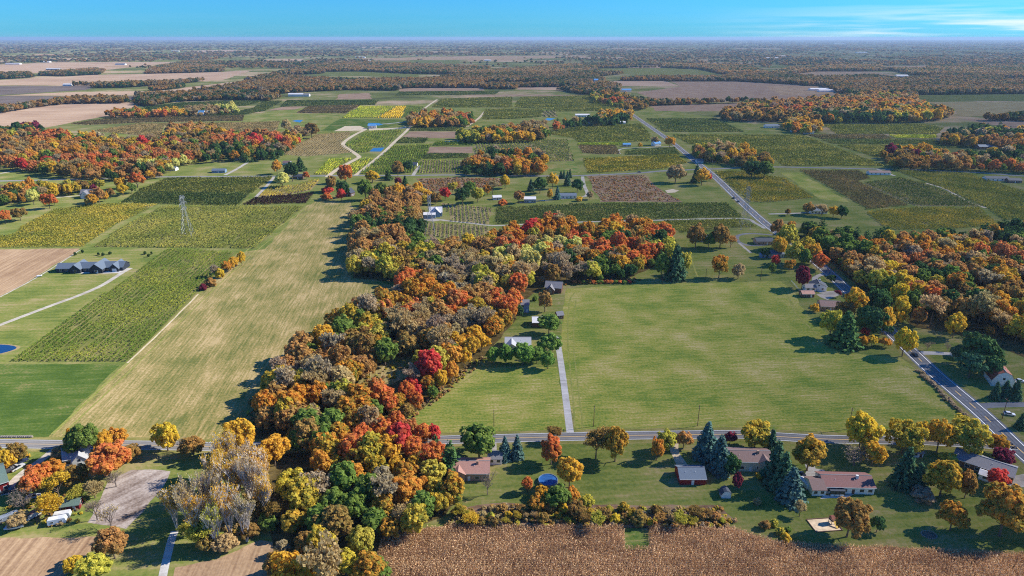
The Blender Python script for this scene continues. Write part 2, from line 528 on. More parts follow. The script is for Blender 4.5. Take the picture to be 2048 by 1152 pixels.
# fields: (name, outline, material, layer)
LAND = [
    ('pasture', [(-500, 1300), (2700, 1300), (2700, 440), (2048, 330), (1200, 200), (600, 215), (-200, 330)], M_PASTURE, 1),
    ('hay_field', [(98, 872), (250, 728), (474, 506), (530, 498), (612, 412), (640, 400), (700, 402), (720, 440), (700, 560), (800, 575), (700, 640), (620, 740), (560, 850), (430, 884), (100, 880)], M_HAY, 3),
    ('lawn', [(-300, 727), (242, 729), (98, 872), (60, 880), (-300, 880)], M_LUSH, 3),
    ('cornfield', [(-300, 502), (0, 499), (160, 497), (122, 523), (61, 560), (0, 592), (-300, 740)], M_STUBBLE, 3),
    ('meadow', [(1134, 577), (1280, 569), (1560, 562), (1592, 588), (1598, 610), (1640, 655), (1690, 704), (1800, 716), (1845, 745), (1938, 840), (1900, 862), (1700, 866), (1480, 858), (1152, 864), (1118, 690)], M_MEADOW, 3),
    ('mown_field', [(800, 838), (880, 782), (950, 737), (1113, 733), (1137, 864), (890, 872)], M_MEADOW, 3),
    ('cornfield', [(764, 1066), (900, 1052), (1247, 1053), (1460, 1054), (1560, 1085), (2048, 1108), (2700, 1130), (2700, 1400), (690, 1400), (735, 1150)], M_CORNFLOOR, 3),
    ('cleared_strip', [(1247, 1056), (1296, 1056), (1297, 1098), (1250, 1098)], M_LAWN, 4),
    ('stubble_field', [(-300, 1077), (0, 1076), (196, 1073), (185, 1100), (120, 1160), (90, 1300), (-300, 1300)], M_STUBBLE, 3),
    ('dirt_lot', [(262, 940), (300, 939), (341, 943), (318, 985), (285, 1025), (252, 1058), (205, 1050), (175, 1045), (200, 1000), (215, 965)], M_DIRT, 3),
    ('stubble_field', [(350, 1135), (430, 1120), (520, 1080), (560, 1090), (560, 1300), (330, 1300)], M_STUBBLE, 3),
    ('leaf_litter', [(560, 1200), (750, 1200), (770, 1080), (890, 1032), (918, 990), (895, 920), (880, 880), (815, 845), (882, 782), (950, 730), (980, 702), (1030, 642), (1035, 612), (1090, 572), (1258, 564), (1272, 548), (1340, 522), (1335, 470), (1230, 450), (1000, 470), (850, 480), (850, 420), (760, 400), (720, 450), (704, 500), (706, 556), (806, 566), (740, 636), (660, 680), (600, 750), (520, 800), (500, 870), (480, 960), (540, 1060)], M_DUFF, 4),
    ('leaf_litter', [(1590, 470), (1700, 485), (2400, 470), (2400, 760), (2048, 715), (1980, 690), (1900, 665), (1830, 655), (1790, 625), (1735, 590), (1680, 540)], M_DUFF, 4),
    ('glade', [(730, 745), (790, 715), (850, 712), (830, 745), (790, 765), (740, 790), (700, 800)], M_HAY, 5),
    ('brushy_field', [(1172, 352), (1290, 349), (1310, 372), (1340, 390), (1366, 404), (1200, 404), (1190, 385)], M_BRUSH, 3),
    ('brushy_field', [(830, 357), (910, 355), (1000, 356), (1005, 372), (860, 384), (845, 370)], M_BRUSH, 3),
    ('hedgerow_litter', [(900, 1052), (930, 1015), (1010, 1005), (1200, 1010), (1440, 1010), (1470, 1040), (1450, 1054)], M_BRUSH, 4),
    # middle distance
    ('bare_field', [(847, 307), (859, 294), (945, 293), (945, 306)], M_SOIL, 4),
    ('bare_field', [(804, 275), (819, 263), (915, 263), (910, 277)], M_SOIL, 4),
    ('lawn', [(1155, 335), (1094, 324), (1150, 323), (1160, 345), (1100, 350), (1000, 350), (1090, 335)], M_LAWN, 3),
    ('lawn', [(680, 238), (802, 239), (812, 243), (760, 258), (640, 262)], M_LUSH, 4),
    ('meadow', [(1560, 345), (1600, 345), (1700, 405), (1640, 398)], M_MEADOW, 4),
    ('harvested_field', [(-700, 236), (0, 220), (125, 204), (285, 205), (277, 212), (207, 233), (90, 255), (0, 252), (-700, 275)], M_TANFIELD, 3),
    ('ploughed_field', [(-700, 196), (0, 192), (270, 192), (270, 200), (120, 200), (0, 214), (-700, 226)], M_DARKSOIL, 3),
    ('harvested_field', [(0, 191), (150, 184), (455, 180), (345, 186), (270, 191)], M_TANFIELD, 3),
    ('ploughed_field', [(-700, 174), (0, 172), (195, 172), (170, 180), (0, 190), (-700, 193)], M_DARKSOIL, 3),
    ('harvested_field', [(-700, 164), (0, 160), (187, 150), (375, 146), (500, 142), (445, 160), (350, 166), (170, 171), (0, 171), (-700, 173)], M_TANFIELD, 3),
    ('harvested_field', [(-700, 132), (0, 129), (105, 125), (285, 124), (360, 124), (210, 140), (80, 146), (0, 150), (-700, 156)], M_TANFIELD, 3),
    ('harvested_field', [(340, 152), (470, 142), (505, 141), (440, 158)], M_TANFIELD, 3),
    ('harvested_field', [(300, 184), (480, 162), (520, 162), (440, 179)], M_TANFIELD, 3),
    ('harvested_field', [(1301, 212), (1494, 206), (1484, 213), (1436, 222), (1311, 222)], M_SOIL, 3),
    ('harvested_field', [(1211, 162), (1336, 162), (1356, 172), (1241, 172)], M_TANFIELD, 4),
    ('ploughed_field', [(1341, 163), (1474, 163), (1600, 170), (1680, 188), (1620, 202), (1310, 200), (1275, 185), (1360, 173)], M_SOIL, 3),
    ('ploughed_field', [(1530, 172), (1640, 172), (1680, 188), (1560, 190)], M_STUBBLE, 4),
    ('harvested_field', [(1920, 238), (2048, 237), (2700, 238), (2700, 262), (2048, 259), (1985, 250)], M_SOIL, 4),
    ('harvested_field', [(800, 178), (970, 176), (965, 181), (800, 183)], M_TANFIELD, 4),
    ('harvested_field', [(965, 165), (1070, 165), (1085, 172), (968, 173)], M_TANFIELD, 4),
    ('harvested_field', [(1035, 175), (1160, 174), (1150, 181), (1030, 179)], M_TANFIELD, 4),
    ('harvested_field', [(690, 118), (900, 113), (1180, 111), (1170, 115), (960, 119), (690, 121)], M_STUBBLE, 4),
    ('harvested_field', [(1260, 131), (1325, 131), (1325, 136), (1255, 136)], M_TANFIELD, 4),
    ('harvested_field', [(1630, 143), (1740, 143), (1800, 152), (1700, 156), (1650, 158), (1560, 152)], M_STUBBLE, 4),
    ('harvested_field', [(1760, 133), (1860, 131), (1850, 139), (1770, 140)], M_TANFIELD, 4),
    ('harvested_field', [(1990, 157), (2300, 155), (2300, 164), (2020, 164)], M_TANFIELD, 4),
    ('harvested_field', [(40, 119), (160, 116), (300, 117), (120, 120)], M_TANFIELD, 4),
    ('harvested_field', [(360, 101), (470, 100), (520, 103), (400, 104)], M_TANFIELD, 4),
    ('harvested_field', [(530, 119), (600, 118), (610, 122), (520, 123)], M_TANFIELD, 4),
    ('green_field', [(1190, 137), (1330, 136), (1400, 139), (1440, 148), (1280, 150), (1200, 146)], M_VGREEN, 4),
    ('green_field', [(745, 122), (920, 120), (920, 128), (780, 129)], M_VDARK, 4),
    ('green_field', [(620, 144), (720, 143), (840, 149), (830, 156), (700, 152)], M_VDARK, 4),
    ('green_field', [(1830, 190), (2048, 188), (2600, 188), (2600, 205), (2048, 203), (1840, 201)], M_VDARK, 4),
    ('olive_field', [(1850, 204), (2048, 204), (2600, 206), (2600, 236), (2048, 234), (1920, 232), (1900, 215)], M_VTAN, 4),
    ('bare_field', [(680, 188), (740, 186), (745, 198), (670, 199)], M_SOIL, 4),
    ('bare_field', [(533, 221), (570, 213), (615, 213), (590, 219)], M_SOIL, 5),
    ('bare_field', [(800, 178), (830, 176), (968, 176), (970, 181), (870, 182), (800, 184)], M_SOIL, 5),
    ('bare_field', [(880, 192), (1024, 189), (1180, 190), (1150, 192), (1024, 193)], M_SOIL, 5),
    ('dry_field', [(512, 250), (550, 243), (540, 262), (512, 264)], M_VTAN, 4),
    ('dirt_yard', [(668, 262), (690, 252), (720, 252), (735, 258), (730, 261)], M_SANDTRACK, 5),
    ('dirt_yard', [(738, 257), (800, 255), (812, 252), (815, 256), (800, 258), (738, 261)], M_SANDTRACK, 5),
    ('sandy_patch', [(1330, 381), (1345, 378), (1358, 381), (1350, 385), (1335, 386)], M_SANDTRACK, 4),
    ('patio', [(192, 540), (236, 533), (262, 537), (242, 546), (205, 547), (150, 547)], M_CONCRETE, 4),
    ('gravel_yard', [(847, 436), (868, 437), (880, 441), (866, 443), (840, 440)], M_GRAVEL, 4),
    ('driveway', [(1617, 935), (1650, 940), (1642, 958), (1646, 972), (1612, 968), (1606, 955)], M_CONCRETE, 4),
    ('driveway', [(1342, 905), (1356, 903), (1372, 925), (1385, 942), (1358, 942)], M_SANDTRACK, 4),
    ('driveway', [(976, 918), (985, 905), (994, 905), (990, 930), (974, 930)], M_GRAVEL, 4),
    ('patio', [(1648, 990), (1710, 988), (1690, 997), (1640, 998)], M_CONCRETE, 4),
    ('driveway', [(2000, 955), (2048, 948), (2120, 945), (2120, 975), (2020, 972)], M_GRAVEL, 4),
    ('driveway', [(1632, 588), (1680, 586), (1680, 590), (1664, 596), (1655, 600), (1640, 594)], M_GRAVEL, 4),
]
for nm, poly, mat, lay in LAND:
    sheet(nm, poly, mat, lay)


# ---------------------------------------------------------------- roads and tracks
def smooth(pts, n=6):
    P = [pts[0]] + list(pts) + [pts[-1]]
    out = []
    for i in range(1, len(P) - 2):
        p0, p1, p2, p3 = (Vector(P[k]) for k in (i - 1, i, i + 1, i + 2))
        for j in range(n):
            t = j / n
            out.append(0.5 * ((2 * p1) + (p2 - p0) * t + (2 * p0 - 5 * p1 + 4 * p2 - p3) * t * t + (3 * p1 - p0 - 3 * p2 + p3) * t ** 3))
    out.append(Vector(pts[-1]))
    return out


def ribbon(line, off, width, z):
    v, f = [], []
    n = len(line)
    for i, p in enumerate(line):
        d = (line[min(i + 1, n - 1)] - line[max(i - 1, 0)])
        d.z = 0
        d.normalize()
        s = Vector((d.y, -d.x, 0))
        for e in (-0.5, 0.5):
            q = p + s * (off + e * width)
            v.append((q.x, q.y, z))
    for i in range(n - 1):
        f.append((2 * i, 2 * i + 1, 2 * i + 3, 2 * i + 2))
    return v, f


def strip(name, pix, width, mat, layer, n=6, jitter=0.0):
    line = smooth([at(*p) for p in pix], n)
    if jitter:
        line = [p + Vector((random.uniform(-jitter, jitter), random.uniform(-jitter, jitter), 0)) for p in line]
    global STRIPS
    STRIPS += 1
    v, f = ribbon(line, 0, width, 0.005 * layer + (0.00010 * STRIPS if layer == 6 else 0))
    f = [tuple(reversed(q)) if (Vector(v[q[1]]) - Vector(v[q[0]])).cross(Vector(v[q[2]]) - Vector(v[q[1]])).z < 0 else q for q in f]
    me = bpy.data.meshes.new(name)
    me.from_pydata(v, [], f)
    me.materials.append(mat)
    o = link(bpy.data.objects.new(name, me))
    o['kind'] = 'structure'
    return o, line


def marking(name, parent, line, off, width, mat, layer, dash=None):
    v, f = [], []
    acc, seg = 0.0, []
    if dash is None:
        v, f = ribbon(line, off, width, 0.005 * layer)
    else:
        # resample, then keep every other stretch
        pts, res = [], 1.5
        for a, b in zip(line[:-1], line[1:]):
            k = max(1, int((b - a).length / res))
            pts += [a + (b - a) * (j / k) for j in range(k)]
        s, run = 0.0, []
        for a, b in zip(pts[:-1], pts[1:]):
            s += (b - a).length
            if s % (dash * 2) < dash:
                run.append(a)
            elif len(run) > 1:
                vv, ff = ribbon(run, off, width, 0.005 * layer)
                k = len(v)
                v += vv
                f += [tuple(k + i for i in q) for q in ff]
                run = []
            else:
                run = []
    f = [tuple(reversed(q)) for q in f] if f and (Vector(v[f[0][1]]) - Vector(v[f[0][0]])).cross(Vector(v[f[0][2]]) - Vector(v[f[0][1]])).z < 0 else f
    me = bpy.data.meshes.new(name)
    me.from_pydata(v, [], f)
    me.materials.append(mat)
    o = link(bpy.data.objects.new(name, me), parent)
    o['kind'] = 'structure'
    return o


SIDE = [(-500, 884), (-100, 886), (0, 887), (130, 889), (280, 890), (413, 893), (560, 892), (720, 886), (880, 880), (1024, 876), (1130, 873.5), (1250, 871), (1400, 869), (1480, 869), (1554, 873), (1650, 878), (1760, 880), (1850, 882), (1960, 888), (2030, 892)]
strip('road_verge', SIDE, 11.0, M_VERGE, 5, 6, 0.35)
side, side_l = strip('side_road', SIDE, 6.6, M_ASPHALT, 7)
marking('edge_line', side, side_l, 2.95, 0.16, M_WHITE_LINE, 8)
marking('edge_line', side, side_l, -2.95, 0.16, M_WHITE_LINE, 8)
marking('centre_line', side, side_l, 0.0, 0.22, M_YELLOW_LINE, 8)
HIGH = [(2330, 1165), (2130, 980), (2048, 907), (2025, 886), (1961, 825), (1872, 749), (1826, 706), (1774, 657), (1689, 575), (1649, 538), (1590, 490), (1536, 451), (1490, 411), (1427, 351), (1389, 321), (1351, 290), (1321, 268), (1266, 230), (1241, 212), (1229, 200), (1221, 190), (1214, 180)]
strip('road_verge', HIGH, 15.0, M_VERGE, 5, 6, 0.3)
high, high_l = strip('highway', HIGH, 9.6, M_ASPH_DARK, 7)
marking('edge_line', high, high_l, 3.55, 0.30, M_WHITE_LINE, 8)
marking('edge_line', high, high_l, -3.55, 0.30, M_WHITE_LINE, 8)
marking('centre_line', high, high_l, 0.0, 0.26, M_YELLOW_LINE, 8, 6.0)
for off in (-2.7, -1.0, 1.0, 2.7):
    marking('tyre_path', high, high_l, off, .55, M_TYRE_PATH, 7.5)
for off in (-2.2, -.8, .8, 2.2):
    marking('tyre_path', side, side_l, off, .5, M_TYRE_PATH, 7.5)
MIDR = [(-300, 366), (0, 362), (201, 357), (302, 354), (512, 352.6), (620, 352), (713, 351), (814, 351), (905, 350), (1097, 352), (1165, 351), (1276, 346), (1323, 342), (1420, 338), (1502, 335), (1564, 334), (1750, 338), (1825, 339.5), (1944, 344.5), (2048, 352), (2300, 368)]
strip('country_road', MIDR, 7.0, M_ASPHALT, 6)
for nm, pix, wd, mt in [
    ('driveway', [(1143, 868), (1140, 862), (1132, 800), (1124, 740), (1118, 700), (1113, 672)], 3.2, M_CONCRETE),
    ('driveway', [(-100, 688), (0, 650), (100, 612), (160, 590), (205, 570), (245, 545), (262, 536)], 3.6, M_GRAVEL),
    ('farm_track', [(655, 354), (664, 346), (686, 332), (714, 317), (717, 312), (700, 300), (686, 288), (705, 272), (731, 259)], 6.5, M_SANDTRACK),
    ('farm_track', [(711, 351), (735, 332), (764, 308), (790, 283), (819, 255), (839, 225), (874, 199)], 5.5, M_SANDTRACK),
    ('farm_track', [(934, 253), (958, 236), (972, 220)], 5.5, M_SANDTRACK),
    ('farm_lane', [(740, 250), (790, 246), (812, 243)], 6.0, M_CONCRETE),
    ('concrete_lane', [(350, 1062), (343, 1080), (334, 1115), (325, 1155), (310, 1240)], 2.6, M_CONCRETE),
    ('driveway', [(1833, 706), (1860, 706), (1900, 708), (1930, 712)], 4.2, M_CONCRETE),
    ('driveway', [(1965, 812), (1990, 810), (2048, 809), (2200, 808)], 4.6, M_ASPH_DARK),
    ('driveway', [(1660, 545), (1630, 556), (1640, 583), (1665, 584), (1688, 584)], 3.6, M_GRAVEL),
    ('driveway', [(1545, 470), (1500, 467), (1475, 472), (1478, 484), (1500, 491), (1530, 490)], 3.6, M_ASPH_DARK),
    ('gravel_path', [(1478, 486), (1490, 496), (1502, 506)], 2.2, M_GRAVEL),
    ('farm_lane', [(870, 438), (900, 442), (940, 446), (985, 451), (1040, 449), (1100, 446), (1200, 443), (1330, 440), (1480, 437), (1510, 446), (1530, 457)], 3.6, M_GRAVEL),
    ('driveway', [(1165, 353), (1168, 370), (1175, 388), (1166, 394)], 4.0, M_GRAVEL),
    ('driveway', [(826, 351), (833, 340), (842, 331)], 4.5, M_GRAVEL),
    ('driveway', [(1240, 308), (1236, 302), (1248, 297), (1290, 295), (1345, 293)], 4.0, M_GRAVEL),
    ('driveway', [(1754, 338), (1766, 343), (1790, 352)], 4.0, M_GRAVEL),
    ('farm_track', [(1851, 366), (1890, 378), (1930, 400), (1972, 416)], 3.5, M_SANDTRACK),
    ('driveway', [(130, 888), (105, 902), (85, 918), (60, 935), (30, 960), (10, 990)], 3.2, M_GRAVEL),
    ('farm_lane', [(512, 394), (535, 370), (548, 354)], 3.5, M_GRAVEL),
    ('farm_lane', [(0, 347), (22, 343), (60, 335)], 5.0, M_GRAVEL),
    ('driveway', [(110, 395), (150, 392), (165, 389)], 3.5, M_GRAVEL),
    ('driveway', [(450, 350), (470, 340), (495, 325)], 4.5, M_GRAVEL),
    ('driveway', [(1537, 428), (1580, 427), (1620, 425)], 4.0, M_GRAVEL),
    ('driveway', [(1040, 405), (1100, 400), (1166, 394)], 3.0, M_GRAVEL),
    ('driveway', [(1606, 878), (1612, 905), (1622, 938)], 3.6, M_CONCRETE),
    ('driveway', [(1352, 871), (1348, 890), (1350, 906)], 3.6, M_SANDTRACK),
    ('driveway', [(984, 878), (985, 892), (985, 906)], 3.4, M_GRAVEL),
]:
    strip(nm, pix, wd, mt, 6)
# wheel tracks and worn lines in the fields
for pix, wd, mt in [
    ([(1150, 860), (1146, 800), (1140, 740), (1136, 690), (1136, 640), (1140, 600), (1150, 585)], .8, M_TRACK), ([(1166, 860), (1160, 800), (1152, 740), (1148, 690), (1147, 640), (1152, 600)], .7, M_TRACK),
    ([(1376, 767), (1440, 771), (1520, 775), (1600, 778), (1700, 776)], .7, M_TRACK), ([(1200, 858), (1400, 850), (1560, 852), (1700, 858)], .8, M_TRACK),
    ([(1560, 566), (1575, 590), (1590, 625), (1620, 655), (1660, 690), (1700, 712)], 1.0, M_TRACK), ([(1640, 640), (1600, 625), (1580, 600)], .8, M_TRACK), ([(1500, 700), (1600, 720), (1720, 725), (1820, 735), (1880, 790), (1910, 830)], .8, M_TRACK),
    ([(815, 838), (890, 788), (955, 745)], .9, M_TRACK), ([(105, 868), (250, 732), (480, 512), (614, 415)], 1.4, M_TRACK), ([(126, 868), (270, 732), (500, 512), (628, 415)], .8, M_TRACK),
    ([(255, 726), (330, 655), (397, 588)], 1.0, M_SANDTRACK), ([(0, 594), (61, 562), (122, 525), (160, 500)], 1.2, M_GRAVEL),
    ([(1640, 566), (1560, 564), (1420, 566)], 1.0, M_TRACK), ([(1380, 508), (1388, 535), (1396, 555)], 1.2, M_TRACK)]:
    strip('wheel_track', pix, wd, mt, 6, 8, .18)

# ponds and pools
def water_mat():
    m, nt, out = new_mat('pond_water')
    b = nt.nodes.new('ShaderNodeBsdfPrincipled')
    b.inputs['Base Color'].default_value = S(30, 70, 110) + (1,)
    b.inputs['Roughness'].default_value = 0.08
    b.inputs['Specular IOR Level'].default_value = 0.5
    n = nt.nodes.new('ShaderNodeTexNoise')
    n.inputs['Scale'].default_value = 1.5
    g = nt.nodes.new('ShaderNodeNewGeometry')
    nt.links.new(g.outputs['Position'], n.inputs['Vector'])
    bp = nt.nodes.new('ShaderNodeBump')
    bp.inputs['Strength'].default_value = 0.05
    nt.links.new(n.outputs[0], bp.inputs['Height'])
    nt.links.new(bp.outputs[0], b.inputs['Normal'])
    nt.links.new(b.outputs[0], out.inputs['Surface'])
    return m


M_WATER = water_mat()


def pond(cx, cy, rx, ry, rim=1.15):
    c = at(cx, cy)
    e = at(cx + rx, cy)
    f = at(cx, cy - ry)
    a, b = e.x - c.x, f.y - c.y
    for s, m, lay, nm in ((rim, M_VTAN, 4, 'pond_bank'), (1.0, M_WATER, 5, 'pond')):
        poly = [(c.x + a * s * math.cos(t) * (1 + 0.08 * math.sin(3 * t)), c.y + b * s * math.sin(t) * (1 + 0.06 * math.cos(2 * t))) for t in np.linspace(0, 2 * math.pi, 40)[:-1]]
        sheet(nm, [(x, y, 0) for x, y in poly], m, lay, rough=False, world=True)


pond(-30, 700, 56, 12, 1.12)
sheet('pond', [(738, 303), (747, 296), (769, 295), (762, 303)], M_WATER, 6)
sheet('pond', [(735, 250), (737, 246), (757, 246), (766, 249), (758, 251)], M_WATER, 6)
sheet('pond', [(584, 242), (592, 240), (606, 240), (600, 245)], M_WATER, 6)
sheet('pond', [(1088, 240), (1095, 236), (1110, 237), (1100, 241)], M_WATER, 6)
sheet('pond', [(884, 284), (890, 282), (918, 282), (915, 284)], M_WATER, 6)
#--STRUCTURE-END--
# ------------------------------------------------------------------ vegetation
def unit(v):
    return v / np.maximum(np.linalg.norm(v, axis=-1, keepdims=True), 1e-9)


def quads(c, nrm, s, asp=1.0, g=rng):
    """n quads round centres c, facing nrm, half-size s"""
    n = len(c)
    nrm = unit(nrm)
    t = unit(np.cross(nrm, unit(g.normal(size=(n, 3)))))
    b = np.cross(nrm, t)
    s = np.broadcast_to(np.asarray(s, float), (n,))[:, None]
    t, b = t * s * asp, b * s
    return np.stack([c - t - b * 0.6, c + t * 0.7 - b, c + t + b * 0.6, c - t * 0.7 + b], 1)


def quad_mesh(name, P, mat, turn, val, mats=None, midx=None):
    n = len(P)
    me = bpy.data.meshes.new(name)
    me.vertices.add(n * 4)
    me.vertices.foreach_set('co', P.reshape(-1).astype(np.float32))
    me.loops.add(n * 4)
    me.loops.foreach_set('vertex_index', np.arange(n * 4, dtype=np.int32))
    me.polygons.add(n)
    me.polygons.foreach_set('loop_start', np.arange(0, n * 4, 4, dtype=np.int32))
    for m in (mats or [mat]):
        me.materials.append(m)
    if midx is not None:
        me.polygons.foreach_set('material_index', midx.astype(np.int32))
    for nm, arr in (('turn', turn), ('val', val)):
        a = me.attributes.new(nm, 'FLOAT', 'FACE')
        a.data.foreach_set('value', np.asarray(arr, np.float32))
    me.update(calc_edges=True)
    return me


def crown(seed, nclump=46, nleaf=62, ls=0.034, kind='r', fine=False):
    g = np.random.default_rng(seed)
    i = np.arange(nclump) + 0.5
    zz = 1 - 1.62 * i / nclump                       # from the top down to below the middle
    ph = i * 2.39996 + g.uniform(0, 6)
    r = np.sqrt(np.maximum(0, 1 - zz ** 2))
    d = np.stack([r * np.cos(ph), r * np.sin(ph), zz], 1) + g.normal(0, 0.14, (nclump, 3))
    d = unit(d)
    lob = 0.80 + 0.13 * np.sin(2 * ph + g.uniform(0, 6)) * r + 0.10 * np.sin(3 * ph + 4 * zz + g.uniform(0, 6)) + g.normal(0, 0.11 if fine else 0.07, nclump)
    hw, hh, z0 = (0.40, 0.36, 0.58)
    if kind == 't':
        hw, hh, z0 = 0.38, 0.40, 0.56
        lob *= 1 - 0.25 * np.maximum(0, zz)
    if kind == 'p':                                  # shaggy pine: tapering, open
        hw, hh, z0 = 0.42, 0.44, 0.52
        lob *= (1.08 - 0.50 * np.maximum(0, zz)) * g.uniform(0.7, 1.12, nclump)
    if kind == 'h':
        hw, hh, z0 = 0.40, 0.46, 0.42
    c = d * lob[:, None] * np.array([hw, hw, hh]) + np.array([0, 0, z0])
    rc = g.uniform(0.095, 0.165, nclump) * (1 - 0.25 * np.maximum(0, zz) * (kind == 't'))
    if fine:
        rc *= 0.80
    pos, nrm, tr = [], [], []
    for k in range(nclump):
        if fine and g.random() < .10:
            continue
        m = int(nleaf * (rc[k] / 0.13) ** 1.6)
        q = unit(g.normal(size=(m, 3)) + 0.9 * d[k] + np.array([0, 0, 0.35]))
        if kind == 'p':
            q[:, 2] *= 0.55
        pos.append(c[k] + q * rc[k] * g.uniform(0.62, 1.08, (m, 1)))
        nrm.append(unit(q) + np.array([0, 0, 0.45]) + g.normal(0, 0.40, (m, 3)))
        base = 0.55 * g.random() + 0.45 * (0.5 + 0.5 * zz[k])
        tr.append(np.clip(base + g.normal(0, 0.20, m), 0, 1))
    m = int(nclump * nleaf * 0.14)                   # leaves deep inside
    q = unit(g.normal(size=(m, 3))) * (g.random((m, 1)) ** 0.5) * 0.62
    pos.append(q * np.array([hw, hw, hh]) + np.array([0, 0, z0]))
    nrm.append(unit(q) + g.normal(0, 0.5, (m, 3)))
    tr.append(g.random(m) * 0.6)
    pos, nrm, tr = np.concatenate(pos), np.concatenate(nrm), np.concatenate(tr)
    n = len(pos)
    s = ls * g.uniform(0.7, 1.35, n)
    return quads(pos, nrm, s, 1.15, g), tr, g.uniform(0.78, 1.22, n)


def spruce(seed, whorls=24, per=13, k=7, wide=0.5):
    g = np.random.default_rng(seed)
    pos, nrm, sz, tr = [], [], [], []
    for wv in range(whorls):
        f = wv / (whorls - 1)
        z = 0.05 + 0.93 * f
        rad = wide * (1 - f) ** 0.85 + 0.015
        nb = max(4, int(per * (1 - 0.6 * f)))
        for b in range(nb):
            a = 2 * math.pi * (b + g.random()) / nb + wv
            L = rad * g.uniform(0.78, 1.12)
            zz = z + g.normal(0, 0.012)
            for j in range(k):
                t = (j + 0.6) / k
                if t * L < 0.04:
                    continue
                p = np.array([math.cos(a) * L * t, math.sin(a) * L * t, zz - 0.10 * L * t + 0.03 * t ** 3])
                for q in range(2):
                    pos.append(p + g.normal(0, 0.018 + 0.03 * L, 3) * np.array([1, 1, 0.5]))
                    nrm.append(np.array([math.cos(a) * 0.45, math.sin(a) * 0.45, 1.0]) + g.normal(0, 0.38, 3))
                    sz.append((0.022 + 0.05 * L) * g.uniform(0.7, 1.2))
                    tr.append(np.clip(t * 0.8 + g.normal(0, 0.15), 0, 1))
    pos, nrm = np.array(pos), np.array(nrm)
    return quads(pos, nrm, np.array(sz), 1.3, g), np.array(tr), g.uniform(0.78, 1.2, len(pos))


def branches(seed, levels=4, upright=0.65, spread=0.55, stems=1, kids=5, rmin=0.0032, rk=0.5, low=.45):
    """bare limbs; returns MB and the twig ends"""
    g = random.Random(seed)
    m, tips = MB(), []

    def grow(a, d, L, r, lv):
        mid = a + d * L * 0.5 + Vector((g.gauss(0, .03), g.gauss(0, .03), 0)) * L
        b = mid + (d + Vector((g.gauss(0, .12), g.gauss(0, .12), .08))).normalized() * L * 0.5
        n = 6 if lv == 0 else (4 if lv == 1 else 3)
        m.tube(a, mid, r, r * 0.8, n, False)
        m.tube(mid, b, r * 0.8, r * 0.55, n, False)
        if lv >= levels:
            tips.append(b)
            return
        k = kids if lv else kids + 2
        for i in range(k):
            t = g.uniform(low if lv == 0 else .45, 1.0) if i else 1.0
            p = a + (mid - a) * min(1, t * 2) if t < 0.5 else mid + (b - mid) * (t * 2 - 1)
            an = 2 * math.pi * (i + g.random() * 0.7) / k
            o = Vector((math.cos(an), math.sin(an), 0))
            nd = (d * upright + o * spread * g.uniform(0.6, 1.25) + Vector((0, 0, 0.28))).normalized()
            grow(p, nd, L * g.uniform(0.55, 0.74), max(r * rk, rmin), lv + 1)
    for s in range(stems):
        an = 2 * math.pi * s / stems
        d = Vector((0.16 * math.cos(an), 0.16 * math.sin(an), 1)).normalized() if stems > 1 else Vector((0, 0, 1))
        grow(Vector((0.015 * math.cos(an), 0.015 * math.sin(an), -0.01)), d, 0.40, 0.022 / math.sqrt(stems), 0)
    V = np.array(m.v)
    zmax = V[:, 2].max()
    hw = np.abs(V[:, :2]).max()
    sxy, sz = 0.5 / hw, 1.0 / zmax
    m.v = [(x * sxy, y * sxy, z * sz) for x, y, z in m.v]
    return m, np.array([(t.x * sxy, t.y * sxy, t.z * sz) for t in tips])


def sparse(tips, seed, per=9, ls=0.018, keep=1.0):
    g = np.random.default_rng(seed)
    t = tips[g.random(len(tips)) < keep]
    c = np.repeat(t, per, 0) + g.normal(0, 0.030, (len(t) * per, 3))
    tr = np.clip(np.repeat(g.random(len(t)), per) * 0.7 + g.normal(0.15, 0.15, len(c)), 0, 1)
    return quads(c, g.normal(size=c.shape) + np.array([0, 0, 0.8]), ls * g.uniform(0.7, 1.3, len(c)), 1.1, g), tr, g.uniform(0.8, 1.2, len(c))


def trunk_mb(seed, top=0.62):
    g = random.Random(seed)
    m = MB()
    m.tube((0, 0, -0.01), (0.006, 0.004, 0.16), 0.030, 0.022, 7, False)
    m.tube((0.006, 0.004, 0.16), (0.0, 0.0, top), 0.022, 0.008, 6, False)
    for i in range(7):
        a = i * 2.4 + g.random()
        z = 0.17 + 0.05 * i
        L = g.uniform(0.22, 0.34)
        m.tube((0, 0, z), (math.cos(a) * L, math.sin(a) * L, z + g.uniform(0.14, 0.26)), 0.012, 0.004, 4, False)
    return m


# ---- the mesh library: each kind in a few shapes; every one is 1 high and 1 wide
LIB = {}


def add_lib(kind, crown_q, trunk, leafmat=LEAF, bark=BARK):
    P, t, v = crown_q
    cm = quad_mesh('crown', P, leafmat, t, v)
    tm = trunk.mesh('trunk', bark)
    LIB.setdefault(kind, []).append((cm, tm))


